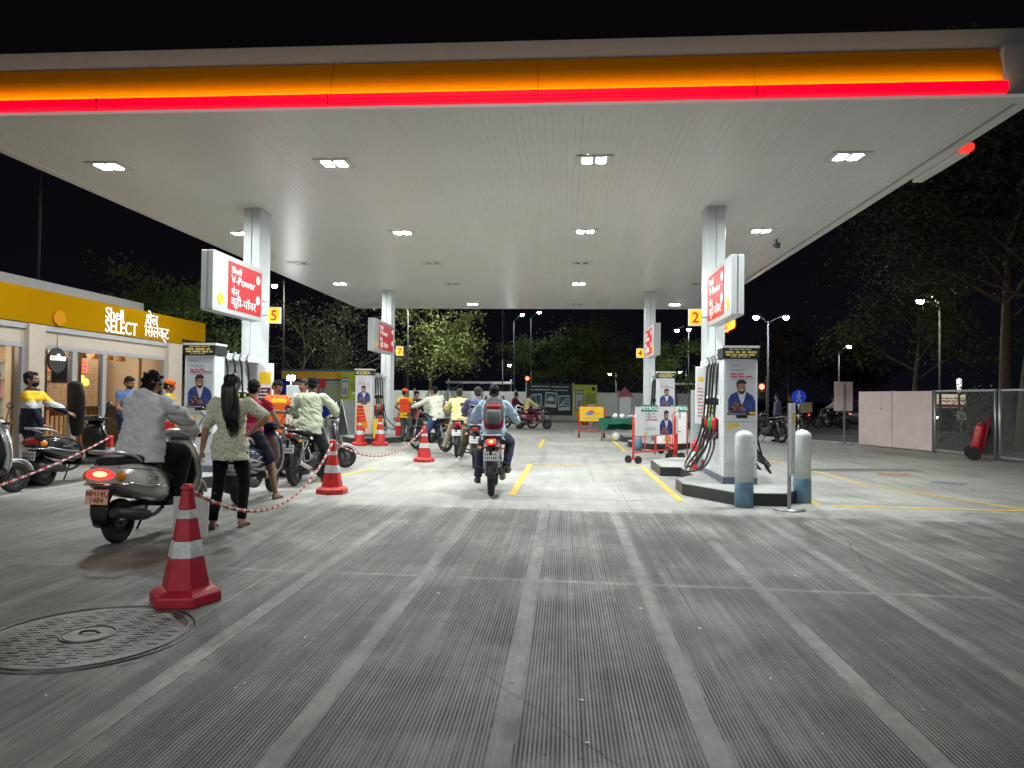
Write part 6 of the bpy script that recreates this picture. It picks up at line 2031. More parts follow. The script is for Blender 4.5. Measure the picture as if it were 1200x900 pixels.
# ------------------------------------------------------------------ a car on the road
def car(label, loc, rz, paint, lit='tail'):
    t = thing('parked_car', label, 'car', loc, rz, 'cars on the road')
    def S(y, z0, z1, hw, e=5): return se((0, y, (z0 + z1) / 2), (1, 0, 0), (0, 0, 1), hw, (z1 - z0) / 2, 24, e)
    q = MB(); q.loft([S(-1.9, .42, .78, .68), S(-1.85, .30, .92, .78), S(-1.5, .24, .98, .83), S(-.4, .22, .95, .84), S(.8, .22, .94, .84), S(1.5, .24, .86, .80), S(1.85, .30, .74, .72), S(1.92, .40, .62, .62)]); q.build('body', paint, t)
    q = MB(); q.loft([S(-1.75, .9, .98, .70), S(-1.35, .9, 1.42, .66), S(-.6, .9, 1.52, .65), S(.2, .9, 1.48, .66), S(.95, .88, .96, .70)]); q.build('cabin', mat('car_glass', (.02, .025, .03), .06, coat=.8), t)
    q = MB(); q.loft([S(-1.25, 1.40, 1.46, .56), S(-.6, 1.50, 1.545, .58), S(.1, 1.46, 1.505, .57)]); q.build('roof', paint, t)
    for y in (-1.2, 1.2):
        for s in (-1, 1):
            q = MB(); q.torus((s * .76, y, .31), (1, 0, 0), .24, .075, 26, 10, 0, None, .09); w = q.build('wheel', M_RUBBER, t)
            q = MB(); q.cyl((s * .80, y, .31), (s * .845, y, .31), .19, .16, 20); q.build('rim', M_STEEL, w)
    for s in (-1, 1):
        q = MB(); q.ell((s * .58, -1.86, .78), (.16, .05, .08), 0, 12, 8); q.build('tail_lamp', M_TAIL if lit == 'tail' else M_REDLENS, t)
        q = MB(); q.ell((s * .52, 1.86, .62), (.15, .06, .08), 0, 12, 8); q.build('headlamp', emis('lit_headlamp', (1, .95, .85), 45.0) if lit == 'head' else M_WHITELENS, t)
    q = MB(); q.box((0, -1.915, .6), (.46, .015, .11)); q.build('number_plate', M_PLATEW, t)
    return t


pc = G(992, 503)
car('grey car driving away behind the road sign, blue light in its window', (pc.x + 1.3, pc.y + 2, -.01), R(40), mat('car_grey', (.10, .11, .12), .3, .5, .6))
pc = G(1108, 507)
car('dark car with a glaring headlamp beyond the mesh fence', (PY(1102, 500, 40).x, 40.0, -.01), R(165), P_BLACK, 'head')
bl = MB(); bl.box((0, 0, 0), (.46, .02, .34)); bs = bl.build('blue_screen', emis('blue_shop_screen', (.1, .45, 1.0), 1.6), None, (PY(985, 491, 46).x, 46, 1.45)); tag(bs, 'small glowing blue screen beyond the road sign', 'screen')
pb2 = MB(); pb2.box((0, 0, 1.05), (.04, .04, 2.1)); pb2.build('post', M_DARKMETAL, bs, (0, .04, -1.45))


# ================================================================== people
def evaluate(mb, name, res, smooth_it=4, disp=None, parent=None, mats=None):
    """fuse the overlapping shapes of mb into one continuous skin"""
    o = mb.build('tmp', M_BLACK)
    r = o.modifiers.new('r', 'REMESH')
    r.mode = 'VOXEL'
    r.voxel_size = res
    r.use_smooth_shade = True
    s = o.modifiers.new('s', 'SMOOTH')
    s.factor = 0.5
    s.iterations = smooth_it
    bpy.context.view_layer.update()
    me = bpy.data.meshes.new_from_object(o.evaluated_get(bpy.context.evaluated_depsgraph_get()))
    bpy.data.objects.remove(o)
    me.name = name
    if disp:
        cos = [v.co.copy() for v in me.vertices]
        nos = [v.normal.copy() for v in me.vertices]
        for i, v in enumerate(me.vertices):
            v.co = cos[i] + nos[i] * disp(cos[i])
    me.materials.clear()
    for m in mats: me.materials.append(m)
    me.polygons.foreach_set('use_smooth', [True] * len(me.polygons))
    me.update()
    ob = bpy.data.objects.new(name, me)
    COL.objects.link(ob)
    ob.parent = parent
    return ob


def ik(a, tgt, l1, l2, pole):
    a, tgt, pole = V(a), V(tgt), V(pole)
    d = tgt - a
    L = min(d.length, (l1 + l2) * 0.995)
    u = d.normalized()
    tgt = a + u * L
    x = (l1 * l1 - l2 * l2 + L * L) / (2 * L)
    h = math.sqrt(max(0, l1 * l1 - x * x))
    n = pole - u * pole.dot(u)
    n = n.normalized() if n.length > 1e-5 else u.orthogonal()
    return a + u * x + n * h, tgt


def folds(seed, amp=0.007, sc=(9, 9, 22)):
    off = V((seed * 3.1, seed * 1.7, seed * .9))
    def f(p):
        a = noise.noise(V((p.x * sc[0], p.y * sc[1], p.z * sc[2])) * .55 + off)
        b_ = noise.noise(V((p.x * sc[0], p.y * sc[1], (p.z + p.x * .6) * sc[2])) * 1.2 + off * 2)
        c_ = abs(noise.noise(V((p.x * 5 + p.z * 3, p.y * 5, p.z * 9)) + off * 3))
        return amp * (a * 1.2 + b_ * .8 - .9 * max(0, .22 - c_) * 3)
    return f


SKIN = mat('skin_brown', (0.23, 0.115, 0.070), 0.5, var=.06, vs=12)
SKIN2 = mat('skin_tan', (0.33, 0.18, 0.115), 0.5, var=.06, vs=12)
HAIR = mat('hair_black', (0.006, 0.0055, 0.0055), 0.62, bump=.5, bs=160, spec=.22)
HAIRL = mat('hair_dark_brown', (0.012, 0.008, 0.007), 0.45, spec=.4, var=.3, vs=30)
HAIRG = mat('hair_greying', (0.03, 0.028, 0.027), 0.6, spec=.25, bump=.5, bs=160)
EYEW = mat('eye_white', (.6, .58, .55), .3)


def cloth(name, col, rough=.8, var=.07, vs=9, **k):
    return mat(name, col, rough, var=var * 1.6, vs=vs, bump=.15, bs=260, sheen=.05, spec=.2, **k)


def zbands(name, stops, rough=.75, dots=None):
    """cloth with woven horizontal colour blocks (object height) and an optional printed dot pattern"""
    m = mat(name, stops[0][1], rough, spec=.2)
    nt = m.node_tree
    b = nt.nodes['Principled BSDF']
    t = nt.nodes.new('ShaderNodeTexCoord')
    s = nt.nodes.new('ShaderNodeSeparateXYZ')
    nt.links.new(t.outputs['Object'], s.inputs[0])
    r = nt.nodes.new('ShaderNodeValToRGB')
    r.color_ramp.interpolation = 'CONSTANT'
    mr = nt.nodes.new('ShaderNodeMapRange')
    mr.inputs['From Min'].default_value = 0
    mr.inputs['From Max'].default_value = 2
    nt.links.new(s.outputs['Z'], mr.inputs['Value'])
    nt.links.new(mr.outputs[0], r.inputs['Fac'])
    e = r.color_ramp.elements
    while len(e) < len(stops): e.new(.5)
    for i, (z, c) in enumerate(stops):
        e[i].position = z / 2
        e[i].color = (*c, 1)
    out = r.outputs['Color']
    if dots:
        v = nt.nodes.new('ShaderNodeTexVoronoi')
        v.inputs['Scale'].default_value = dots[0]
        nt.links.new(t.outputs['Object'], v.inputs['Vector'])
        lt = nt.nodes.new('ShaderNodeMath')
        lt.operation = 'LESS_THAN'
        lt.inputs[1].default_value = dots[1]
        nt.links.new(v.outputs['Distance'], lt.inputs[0])
        fac = lt.outputs[0]
        if len(dots) > 3:
            l2 = nt.nodes.new('ShaderNodeMath'); l2.operation = 'LESS_THAN'; l2.inputs[1].default_value = dots[3]
            nt.links.new(s.outputs['Z'], l2.inputs[0])
            mu = nt.nodes.new('ShaderNodeMath'); mu.operation = 'MULTIPLY'
            nt.links.new(fac, mu.inputs[0]); nt.links.new(l2.outputs[0], mu.inputs[1]); fac = mu.outputs[0]
        mx = nt.nodes.new('ShaderNodeMix')
        mx.data_type = 'RGBA'
        nt.links.new(fac, mx.inputs['Factor'])
        nt.links.new(out, mx.inputs['A'])
        mx.inputs['B'].default_value = (*dots[2], 1)
        out = mx.outputs['Result']
    nt.links.new(out, b.inputs['Base Color'])
    return m


def person(label, loc, rz, h=1.68, pelvis=None, lean=0.0, bend=0.0, twist=0.0, side=0.0, head=(0, 0), hands=None, epole=None, feet=None, kpole=None,
           skin=None, hair='short', hairm=None, top=None, sleeve=1.0, hem=-.16, ease=.022, bottom=None, legs=1.0, legease=.022, shoes=None, cap=None, vest=None,
           res=.011, female=False, grip=(0.5, 0.5), collar=True, beard=False, handdir=None, group='people at the petrol station', toes=None, flare=0.0, hood=False, seed=1):
    skin = skin or SKIN
    k = h / 1.70
    t = thing('person', label, 'person', loc, rz, group)
    P = V(pelvis or (0, 0, .93 * k))
    sw = .92 if female else 1.0
    # spine: lower part leans by lean, upper part by lean+bend; twist turns the shoulders
    def sp(tt):
        n = 10
        p = P.copy()
        for i in range(n):
            f = (i + .5) / n
            a = lean + bend * f * abs(tt) / .55
            p = p + V((math.sin(side) * .5, math.sin(a), math.cos(a))).normalized() * (tt / n)
        return p
    def axes(tt):
        f = max(0, min(1, tt / (.5 * k)))
        a = lean + bend * f * f
        tw = twist * f
        d = V((math.sin(side) * .5, math.sin(a), math.cos(a))).normalized()
        xa = V((math.cos(tw), math.sin(tw), 0))
        xa = (xa - d * xa.dot(d)).normalized()
        return xa, d.cross(xa)
    prof = [(-.10, .10, .085), (-.06, .150, .105), (0, .168, .118), (.08, .160, .112), (.17, .142 if not female else .125, .100), (.26, .146, .104), (.36, .160, .112), (.43, .158, .105), (.475, .125, .085), (.505, .075, .062), (.54, .056, .058), (.60, .054, .056)]
    if female: prof[1] = (-.06, .158, .112); prof[2] = (0, .172, .122)
    def torso(mb, t0, t1, e, fl=0.0, shoulder=True):
        rings = []
        pr_ = [q for q in prof if t0 - 1e-6 <= q[0] <= t1 + 1e-6]
        for end in (t0, t1):
            if not any(abs(q[0] - end) < .012 for q in pr_):
                for a_, b_ in zip(prof, prof[1:]):
                    if a_[0] <= end <= b_[0]:
                        f = (end - a_[0]) / (b_[0] - a_[0]); pr_.append(tuple(lerp(a_[i], b_[i], f) for i in range(3)))
                if end < prof[0][0]: pr_.append((end, .158, .115))
        pr_.sort()
        for tt, rx, ry in pr_:
            if e > .01 and tt < -.02: rx, ry = max(rx, .162), max(ry, .116)
            xa, ya = axes(tt * k)
            f = max(0, (.30 - tt)) * fl
            rings.append(se(sp(tt * k), xa, ya, (rx * sw) * k + e + f, ry * k + e + f, 22, 2.25))
        mb.loft(rings)
    N = sp(.505 * k)
    xa, ya = axes(.5 * k)
    upd = xa.cross(ya)
    sho = {s: sp(.452 * k) + xa * (s * .178 * sw * k) for s in (-1, 1)}
    xp, yp = axes(0)
    hip = {s: P + xp * (s * .092 * k) - V((0, 0, .03 * k)) for s in (-1, 1)}
    l1, l2, m1, m2 = .285 * k, .255 * k, .43 * k, .42 * k
    hands = hands or {}
    elb, wr, hd = {}, {}, {}
    for s in (-1, 1):
        tg = V(hands.get(s, tuple(sho[s] + V((s * .09, .03, -.53 * k)))))
        po = V((epole or {}).get(s, (s * .6, -1, -.3)))
        elb[s], wr[s] = ik(sho[s], tg, l1, l2, po)
        hdv = (handdir or {}).get(s)
        hd[s] = V(hdv).normalized() if hdv else (wr[s] - elb[s]).normalized()
    feet = feet or {}
    kn, an, toe = {}, {}, {}
    for s in (-1, 1):
        tg = V(feet.get(s, (P.x + s * .10, P.y + .0, .085 * k)))
        kn[s], an[s] = ik(hip[s], tg, m1, m2, V((kpole or {}).get(s, (s * .12, 1, 0))))
        tv = V((toes or {}).get(s, (s * .18, 1, 0)))
        toe[s] = tv.normalized()
    hy, hp_ = head
    HR = Matrix.Rotation(hy, 3, 'Z') @ Matrix.Rotation(-hp_, 3, 'X')
    hc = N + (upd * .7 + V((0, .25 * math.sin(lean + bend), .5))).normalized() * (.155 * k)
    hx, hyv, hz = HR @ V((1, 0, 0)), HR @ V((0, 1, 0)), HR @ V((0, 0, 1))
    HM = Matrix.Translation(hc) @ Matrix((hx, hyv, hz)).transposed().to_4x4()
    hs = k * 1.0
    # --- body
    mb = MB()
    torso(mb, -.10, .60, -.004)
    mb.tube([sp(.52 * k), hc - hz * .03], [.055 * k, .052 * k], 14)
    mb.ell((0, -.008 * hs, .03 * hs), (.074 * hs, .094 * hs, .092 * hs), 0, 18, 12, HM)
    mb.ell((0, .022 * hs, -.035 * hs), (.062 * hs, .072 * hs, .080 * hs), 0, 18, 12, HM)
    mb.ell((0, .058 * hs, -.083 * hs), (.032 * hs, .030 * hs, .028 * hs), 0, 12, 8, HM)
    mb.ell((0, .078 * hs, .020 * hs), (.052 * hs, .016 * hs, .012 * hs), 0, 12, 8, HM)
    mb.tube([HM @ V((0, .083 * hs, .010 * hs)), HM @ V((0, .104 * hs, -.022 * hs)), HM @ V((0, .090 * hs, -.034 * hs))], [.010 * hs, .016 * hs, .013 * hs], 8)
    mb.ell((0, .086 * hs, -.058 * hs), (.024 * hs, .012 * hs, .009 * hs), 0, 10, 6, HM)
    for s in (-1, 1):
        mb.ell((s * .076 * hs, -.008 * hs, -.012 * hs), (.014 * hs, .022 * hs, .034 * hs), 0, 10, 8, HM)
        mb.ell((s * .045 * hs, .058 * hs, -.020 * hs), (.022 * hs, .02 * hs, .018 * hs), 0, 10, 6, HM)
    for s in (-1, 1):
        mb.tube(spline([sho[s] - xa * (s * .05 * k), sho[s], lerp(sho[s], elb[s], .5), elb[s], lerp(elb[s], wr[s], .35), wr[s]], 3),
                [x * k for x in (.055, .056, .056, .055, .054, .052, .049, .045, .041, .039, .040, .041, .040, .036, .031, .027)], 12)
        # hand
        d = hd[s]
        nrm = d.cross(V((0, 0, 1)))
        inw = V((-s, 0, 0))
        pn = (inw - d * inw.dot(d)).normalized() if abs(inw.dot(d)) < .9 else V((0, 0, -1))      # palm normal, facing inward
        if s in (handdir or {}) or (hands.get(s) is not None and grip[0 if s < 0 else 1] > .8):
            dn = V((0, 0, -1)); pn = (dn - d * dn.dot(d)).normalized() if abs(dn.dot(d)) < .9 else pn
        ac = d.cross(pn).normalized()
        w0 = wr[s]
        pe = w0 + d * (.085 * k)
        mb.loft([se(w0 + d * (q * k), ac, pn, a_ * k, b_ * k, 12, 2.4) for q, a_, b_ in ((-.01, .026, .02), (.03, .036, .017), (.07, .040, .015), (.092, .036, .012))])
        g = grip[0 if s < 0 else 1]
        fr = max(.0085, res * .85) * k
        for i in range(4):
            b0 = w0 + d * (.086 * k) + ac * ((i - 1.5) * .0205 * k)
            Lf = (.070, .080, .075, .058)[i] * k
            pts = [w0 + d * (.05 * k) + ac * ((i - 1.5) * .016 * k), b0]
            ang = 0
            cur = b0
            for q in range(3):
                ang += g * (1.25, 1.35, .9)[q]
                dd = d * math.cos(ang) + pn * math.sin(ang)
                cur = cur + dd * (Lf * (.45, .32, .23)[q])
                pts.append(cur)
            mb.tube(pts, [fr, fr, fr * .95, fr * .88, fr * .75], 8)
        sgn = 1 if ac.dot(V((0, 1, 0)) + V((0, 0, .3))) > 0 else -1
        tb0 = w0 + d * (.022 * k) + ac * (sgn * .026 * k)
        mb.tube([tb0, tb0 + d * .03 * k + ac * (sgn * .022 * k) + pn * .012 * k, tb0 + d * .062 * k + ac * (sgn * .022 * k) + pn * .026 * k, tb0 + d * .08 * k + ac * (sgn * .012 * k) + pn * (.034 * k)], [fr * 1.3, fr * 1.2, fr * 1.05, fr * .8], 8)
        mb.tube(spline([hip[s] + V((0, 0, .04)), hip[s], lerp(hip[s], kn[s], .5), kn[s], lerp(kn[s], an[s], .3), an[s]], 3),
                [x * k for x in (.080, .082, .083, .084, .080, .074, .068, .061, .056, .053, .054, .055, .055, .048, .040, .036)], 12)
        ft = an[s] - V((0, 0, .045 * k))
        mb.loft([se(ft + toe[s] * (q * k) + V((0, 0, z * k)), V((toe[s].y, -toe[s].x, 0)), V((0, 0, 1)), a_ * k, b_ * k, 12, 2.4) for q, z, a_, b_ in ((-.062, .0, .022, .026), (-.04, .004, .034, .038), (.0, .012, .036, .052), (.06, -.006, .040, .032), (.12, -.016, .044, .022), (.165, -.022, .036, .015))])
    body = evaluate(mb, 'body', res * .8 if res < .01 else res, 3, None, t, [skin])
    # --- face details
    q = MB()
    for s in (-1, 1):
        q.ell((s * .031 * hs, .079 * hs, .000), (.015 * hs, .010 * hs, .008 * hs), 0, 10, 8, HM)
        q.ell((s * .031 * hs, .0865 * hs, .000), (.007 * hs, .0045 * hs, .007 * hs), 1, 8, 6, HM)
        q.tube([HM @ V((s * .014 * hs, .0945 * hs, .020 * hs)), HM @ V((s * .034 * hs, .0925 * hs, .025 * hs)), HM @ V((s * .050 * hs, .080 * hs, .019 * hs))], [.004 * hs, .005 * hs, .003 * hs], 6, 1)
    q.build('eyes', [EYEW, HAIR], t)
    if beard:
        q = MB(); q.ell((0, .040 * hs, -.066 * hs), (.061 * hs, .058 * hs, .050 * hs), 0, 16, 10, HM); q.ell((0, .090 * hs, -.046 * hs), (.028 * hs, .012 * hs, .007 * hs), 0, 10, 6, HM)
        evaluate(q, 'beard', .008, 2, folds(seed, .004, (60, 60, 60)), t, [hairm or HAIR])
    # --- hair
    hm = hairm or HAIR
    nz = folds(seed + 4, .008 if hair != 'messy' else .016, (45, 45, 45))
    q = MB()
    if hair:
        q.ell((0, -.020 * hs, .042 * hs), (.083 * hs, .098 * hs, .093 * hs), 0, 20, 12, HM)
        q.ell((0, -.050 * hs, -.020 * hs), (.072 * hs, .060 * hs, .062 * hs), 0, 16, 10, HM)
        q.ell((0, .045 * hs, .085 * hs), (.060 * hs, .045 * hs, .034 * hs), 0, 14, 8, HM)
        for s in (-1, 1): q.ell((s * .072 * hs, .012 * hs, .015 * hs), (.012 * hs, .022 * hs, .034 * hs), 0, 10, 6, HM)
        if hair == 'messy':
            rg = random.Random(seed)
            for i in range(16):
                a = rg.uniform(0, 2 * PI); e = rg.uniform(.2, 1.3)
                q.ell((math.cos(a) * math.sin(e) * .075 * hs, -.02 * hs + math.sin(a) * math.sin(e) * .085 * hs, .05 * hs + math.cos(e) * .085 * hs), (.026, .026, .026), 0, 8, 6, HM)
            q.ell((0, -.075 * hs, -.055 * hs), (.075 * hs, .045 * hs, .06 * hs), 0, 12, 8, HM)
        if hair == 'long':
            yb = -.085
            pts = [HM @ V((0, -.05 * hs, .03 * hs)), HM @ V((0, -.095 * hs, -.06 * hs)), N + V((0.01, -.120, -.08)), N + V((.02, -.150, -.18)), N + V((.035, -.150, -.27)), N + V((.045, -.145, -.34))]
            ws = [(.075, .055), (.088, .050), (.095, .040), (.080, .036), (.055, .028), (.018, .014)]
            pp = spline(pts, 4)
            rr = []
            for i in range(len(pp)):
                f = i / (len(pp) - 1) * (len(ws) - 1); j = min(int(f), len(ws) - 2); f -= j
                rr.append((lerp(ws[j][0], ws[j + 1][0], f), lerp(ws[j][1], ws[j + 1][1], f)))
            q.loft([se(p_, (1, 0, 0), (0, 1, 0.1), r_[0], r_[1], 18, 2.2) for p_, r_ in zip(pp, rr)])
        if hair == 'bun': q.ell((0, -.115 * hs, .02 * hs), (.05, .045, .05), 0, 12, 8, HM)
        if hair == 'long':
            f2 = lambda p_: .009 * noise.noise(V((p_.x * 95, p_.y * 30, p_.z * 4))) + .010 * noise.noise(V((p_.x * 28, p_.y * 10, p_.z * 7 + 3)))
            ho = evaluate(q, 'hair', .007, 2, f2, t, [HAIRL])
            sm = MB()
            rg = random.Random(seed)
            for i in range(26):
                x0, x1 = rg.uniform(-.08, .08), rg.uniform(-.07, .09)
                sm.tube(spline([HM @ V((x0 * .7, -.105 * hs, .02)), N + V((x0 + .01, -.165, -.08)), N + V((lerp(x0, x1, .5) + .02, -.195, -.18 + rg.uniform(-.02, .02))), N + V((x1 * .8 + .035, -.175, -.28)), N + V((x1 * .5 + .05, -.155, -.36 - rg.uniform(0, .07)))], 4), [.004] * 13 + [.003, .0025, .0015, .001], 4)
            sm.build('hair_strands', HAIRL, ho)
        else:
            evaluate(q, 'hair', .0075 if res < .01 else .010, 2, nz, t, [hm])
    if cap:
        q = MB()
        q.lathe([(.088 * hs, .0), (.090 * hs, .03 * hs), (.082 * hs, .07 * hs), (.055 * hs, .098 * hs), (.0, .108 * hs)], 22, 0, HM @ Matrix.Translation((0, -.012 * hs, .038 * hs)) @ Matrix.Scale(1.14, 4, (0, 1, 0)))
        cp_ = q.build('cap', cap, t)
        q = MB()
        q.loft([[HM @ V((x_ * hs, (yy - .0) * hs, (zz + .0) * hs)) for x_, zz in ((-w_, .036), (-w_ * .5, .048), (0, .052), (w_ * .5, .048), (w_, .036), (w_, .031), (0, .046), (-w_, .031))] for yy, w_ in ((.06, .075), (.11, .068), (.145, .045), (.158, .02))])
        q.build('cap_brim', cap, cp_)
    # --- clothes
    if top:
        q = MB()
        torso(q, hem, .505, ease, flare)
        if collar:
            q.tube([sp(.495 * k), sp(.528 * k)], [(.072 * k + ease * .4, .070 * k + ease * .4), (.066 * k + ease * .3, .066 * k + ease * .3)], 16)
        if hood:
            q.ell(sp(.47 * k) + ya * (-.115 * k) , (.125 * k, .06 * k, .085 * k), 0, 16, 10)
            q.tube(spline([sp(.50 * k) + xa * .09 + ya * .03, sp(.49 * k) + xa * .115 - ya * .06, sp(.475 * k) - ya * .15, sp(.49 * k) - xa * .115 - ya * .06, sp(.50 * k) - xa * .09 + ya * .03], 5), .035 * k, 10)
        for s in (-1, 1):
            full = [sho[s] - xa * (s * .06 * k), sho[s], lerp(sho[s], elb[s], .5), elb[s], lerp(elb[s], wr[s], .5), lerp(elb[s], wr[s], .97)]
            rad = [.052, .058, .055, .048, .045, .039]
            n_ = 6 if sleeve >= 1 else 5 if sleeve > .75 else 4 if sleeve > .55 else 3
            pts, rr = full[:n_], rad[:n_]
            pp = spline(pts, 4)
            r2 = [lerp(rr[min(int(i / 4), n_ - 2)], rr[min(int(i / 4), n_ - 2) + 1], (i / 4) - min(int(i / 4), n_ - 2)) * k + ease * (.35 + .35 * min(1, i / 6) if i < len(pp) - 2 else .5) for i in range(len(pp))]
            q.tube(pp, r2, 14)
        shirt = evaluate(q, 'shirt', res * 1.05, 4, folds(seed, .012 if ease > .02 else .006), t, [top])
        if vest:
            q = MB(); torso(q, .02, .47, ease + .010, flare)
            vs_ = evaluate(q, 'vest', res * 1.1, 3, folds(seed + 9, .004), t, [vest])
    if bottom:
        q = MB()
        torso(q, -.10, .13, legease * .75)
        for s in (-1, 1):
            full = [hip[s] + V((0, 0, .03)), hip[s], lerp(hip[s], kn[s], .5), kn[s], lerp(kn[s], an[s], .5), an[s] + V((0, 0, .0))]
            rad = [.088, .088, .080, .062, .056, .046]
            n_ = 6 if legs >= 1 else 4
            pts = full[:n_]
            if n_ == 4: pts[3] = lerp(hip[s], kn[s], .92)
            pp = spline(pts, 4)
            rr = rad[:n_]
            r2 = [lerp(rr[min(int(i / 4), n_ - 2)], rr[min(int(i / 4), n_ - 2) + 1], (i / 4) - min(int(i / 4), n_ - 2)) * k + legease * (1.0 if legs >= 1 else 1.2) for i in range(len(pp))]
            q.tube(pp, r2, 14)
        evaluate(q, 'shorts' if legs < 1 else 'trousers', res * 1.05, 3, folds(seed + 2, .007 if legease > .012 else .003), t, [bottom])
    if shoes:
        for s in (-1, 1):
            ft = an[s] - V((0, 0, .045 * k))
            sd = V((toe[s].y, -toe[s].x, 0))
            q = MB()
            if shoes[0] == 'sandal':
                q.loft([se(ft + toe[s] * (x_ * k) + V((0, 0, -.040 * k)), sd, V((0, 0, 1)), a_ * k, .010, 12, 2.6) for x_, a_ in ((-.075, .025), (-.05, .038), (.05, .042), (.12, .050), (.18, .035))])
                q.tube([ft + sd * .05 * k + toe[s] * .09 * k - V((0, 0, .03 * k)), ft + toe[s] * .085 * k + V((0, 0, .022 * k)), ft - sd * .05 * k + toe[s] * .09 * k - V((0, 0, .03 * k))], .010, 8)
                q.build('sandal', shoes[1], t)
            else:
                q.loft([se(ft + toe[s] * (x_ * k) + V((0, 0, z * k)), sd, V((0, 0, 1)), a_ * k, b_ * k, 14, 2.6) for x_, z, a_, b_ in ((-.080, -.002, .024, .036), (-.055, .006, .042, .048), (.0, .016, .046, .058), (.07, -.004, .050, .040), (.14, -.014, .052, .030), (.19, -.020, .036, .022))])
                sh_ = q.build('shoe', shoes[1], t)
                q = MB(); q.loft([se(ft + toe[s] * (x_ * k) + V((0, 0, -.044 * k)), sd, V((0, 0, 1)), a_ * k, .010, 12, 2.6) for x_, a_ in ((-.085, .026), (-.055, .046), (.07, .053), (.14, .056), (.195, .038))])
                q.build('sole', shoes[2] if len(shoes) > 2 else M_RUBBER, sh_)
    t['_'] = 0
    del t['_']
    return t


def ride(bike, dy=-.16, z=.86, dx=0.0):
    """location and heading of a rider on a two-wheeler: local origin = the bike's"""
    return tuple(bike.location), bike.rotation_euler[2]


C_GREYH = cloth('grey_hoodie', (.62, .62, .635))
C_NAVY = cloth('navy_trousers', (.012, .014, .024))
C_BLACK = cloth('black_leggings', (.004, .004, .0045), .9)
C_SAGE = zbands('sage_lattice_blouse', [(0, (.62, .61, .46)), (1.9, (.62, .61, .46))], .8, (62, .33, (.17, .18, .12)))
C_PINK = zbands('pink_tee', [(0, (.62, .05, .17)), (1.045, (.33, .020, .05))], .75, (58, .28, (.85, .42, .5), 1.03))
C_DENIMS = cloth('dark_denim_shorts', (.014, .017, .032))
C_ORANGE = cloth('orange_uniform', (.75, .13, .02))
C_YELLOWU = cloth('yellow_uniform', (.78, .45, .02))
C_REDU = cloth('red_uniform', (.45, .02, .025))
C_PALEG = cloth('pale_green_shirt', (.52, .56, .42))
C_DKTR = cloth('dark_trousers', (.022, .025, .030))
C_CREAM = cloth('cream_shirt', (.60, .60, .50))
C_YEL = cloth('pale_yellow_shirt', (.66, .58, .26))
C_SLATE = cloth('slate_blue_shirt', (.10, .11, .20))
C_SKY = cloth('light_blue_shirt', (.36, .48, .58))
C_OLIVE = cloth('olive_trousers', (.085, .075, .055))
C_BEIGE = cloth('beige_trousers', (.36, .32, .25))
C_DBLUE = cloth('dark_blue_trousers', (.035, .035, .075))
C_JEANS = cloth('blue_jeans', (.04, .07, .15))
C_MAROON = cloth('maroon_shirt', (.12, .012, .035))
C_TEE = cloth('blue_tee', (.10, .16, .36))
C_GREYTR = cloth('grey_trousers', (.075, .085, .085))
C_DARK = cloth('black_kurta', (.02, .018, .022))
C_JACKET = zbands('colour_block_jacket', [(0, (.010, .012, .022)), (1.17, (.50, .50, .52)), (1.28, (.72, .42, .02)), (1.43, (.010, .010, .014))], .6)
SHOE_B = ('shoe', cloth('black_shoe', (.015, .015, .016), .5), M_RUBBER)
SHOE_W = ('shoe', cloth('white_shoe', (.55, .55, .55), .5), M_WHITE)
SHOE_BR = ('shoe', cloth('brown_shoe', (.07, .045, .03), .5), M_RUBBER)
SAND = ('sandal', mat('sandal_brown', (.10, .06, .04), .6))


def rider(bike, label, kind='scooter', **kw):
    if kind == 'scooter':
        d = dict(pelvis=(0, -.32, .90), lean=.10, bend=.25, hands={-1: (-.27, .25, .99), 1: (.27, .25, .99)}, handdir={-1: (.05, 1, -.1), 1: (-.05, 1, -.1)},
                 epole={-1: (-1, -.3, -.6), 1: (1, -.3, -.6)}, feet={-1: (-.11, .18, .415), 1: (.11, .18, .415)}, kpole={-1: (-.35, .6, .6), 1: (.35, .6, .6)}, grip=(.9, .9))
    else:
        d = dict(pelvis=(0, -.26, .93), lean=.12, bend=.25, hands={-1: (-.30, .22, 1.06), 1: (.30, .22, 1.06)}, handdir={-1: (.1, 1, -.15), 1: (-.1, 1, -.15)},
                 epole={-1: (-1, -.3, -.6), 1: (1, -.3, -.6)}, feet={-1: (-.20, -.08, .385), 1: (.20, -.08, .385)}, kpole={-1: (-.4, 1, .35), 1: (.4, 1, .35)}, grip=(.9, .9))
    for k_, v in kw.items(): d[k_] = v
    return person(label, tuple(bike.location), bike.rotation_euler[2], **d)


# P1 man in the colour-block jacket standing behind the black scooter
pp = PY(32, 560, 10.35)
person('man by the shop in a black, yellow and grey block jacket, arm out', (-8.24, 10.42, 0), R(-75), 1.72, hands={-1: (-.20, .50, 1.06), 1: (.20, .26, .90)}, epole={-1: (-.5, -.3, -1), 1: (1, 0, -.8)},
       handdir={-1: (0, 1, -.2), 1: (0, 1, -.1)}, top=C_JACKET, bottom=C_NAVY, shoes=SHOE_B, beard=True, res=.009, seed=2, grip=(.6, .4), head=(0, -.03))
# P2 man in blue tee deeper by the shop
person('man in a blue T-shirt with a beard standing before the shop glass', (-8.75, 13.6, 0), R(-110), 1.74, lean=.06, bend=.12, head=(R(10), .35), hands={-1: (-.20, .28, 1.0), 1: (.16, .30, 1.02)}, top=C_TEE, sleeve=.5, bottom=C_NAVY, shoes=SHOE_B, beard=True, res=.010, seed=3)
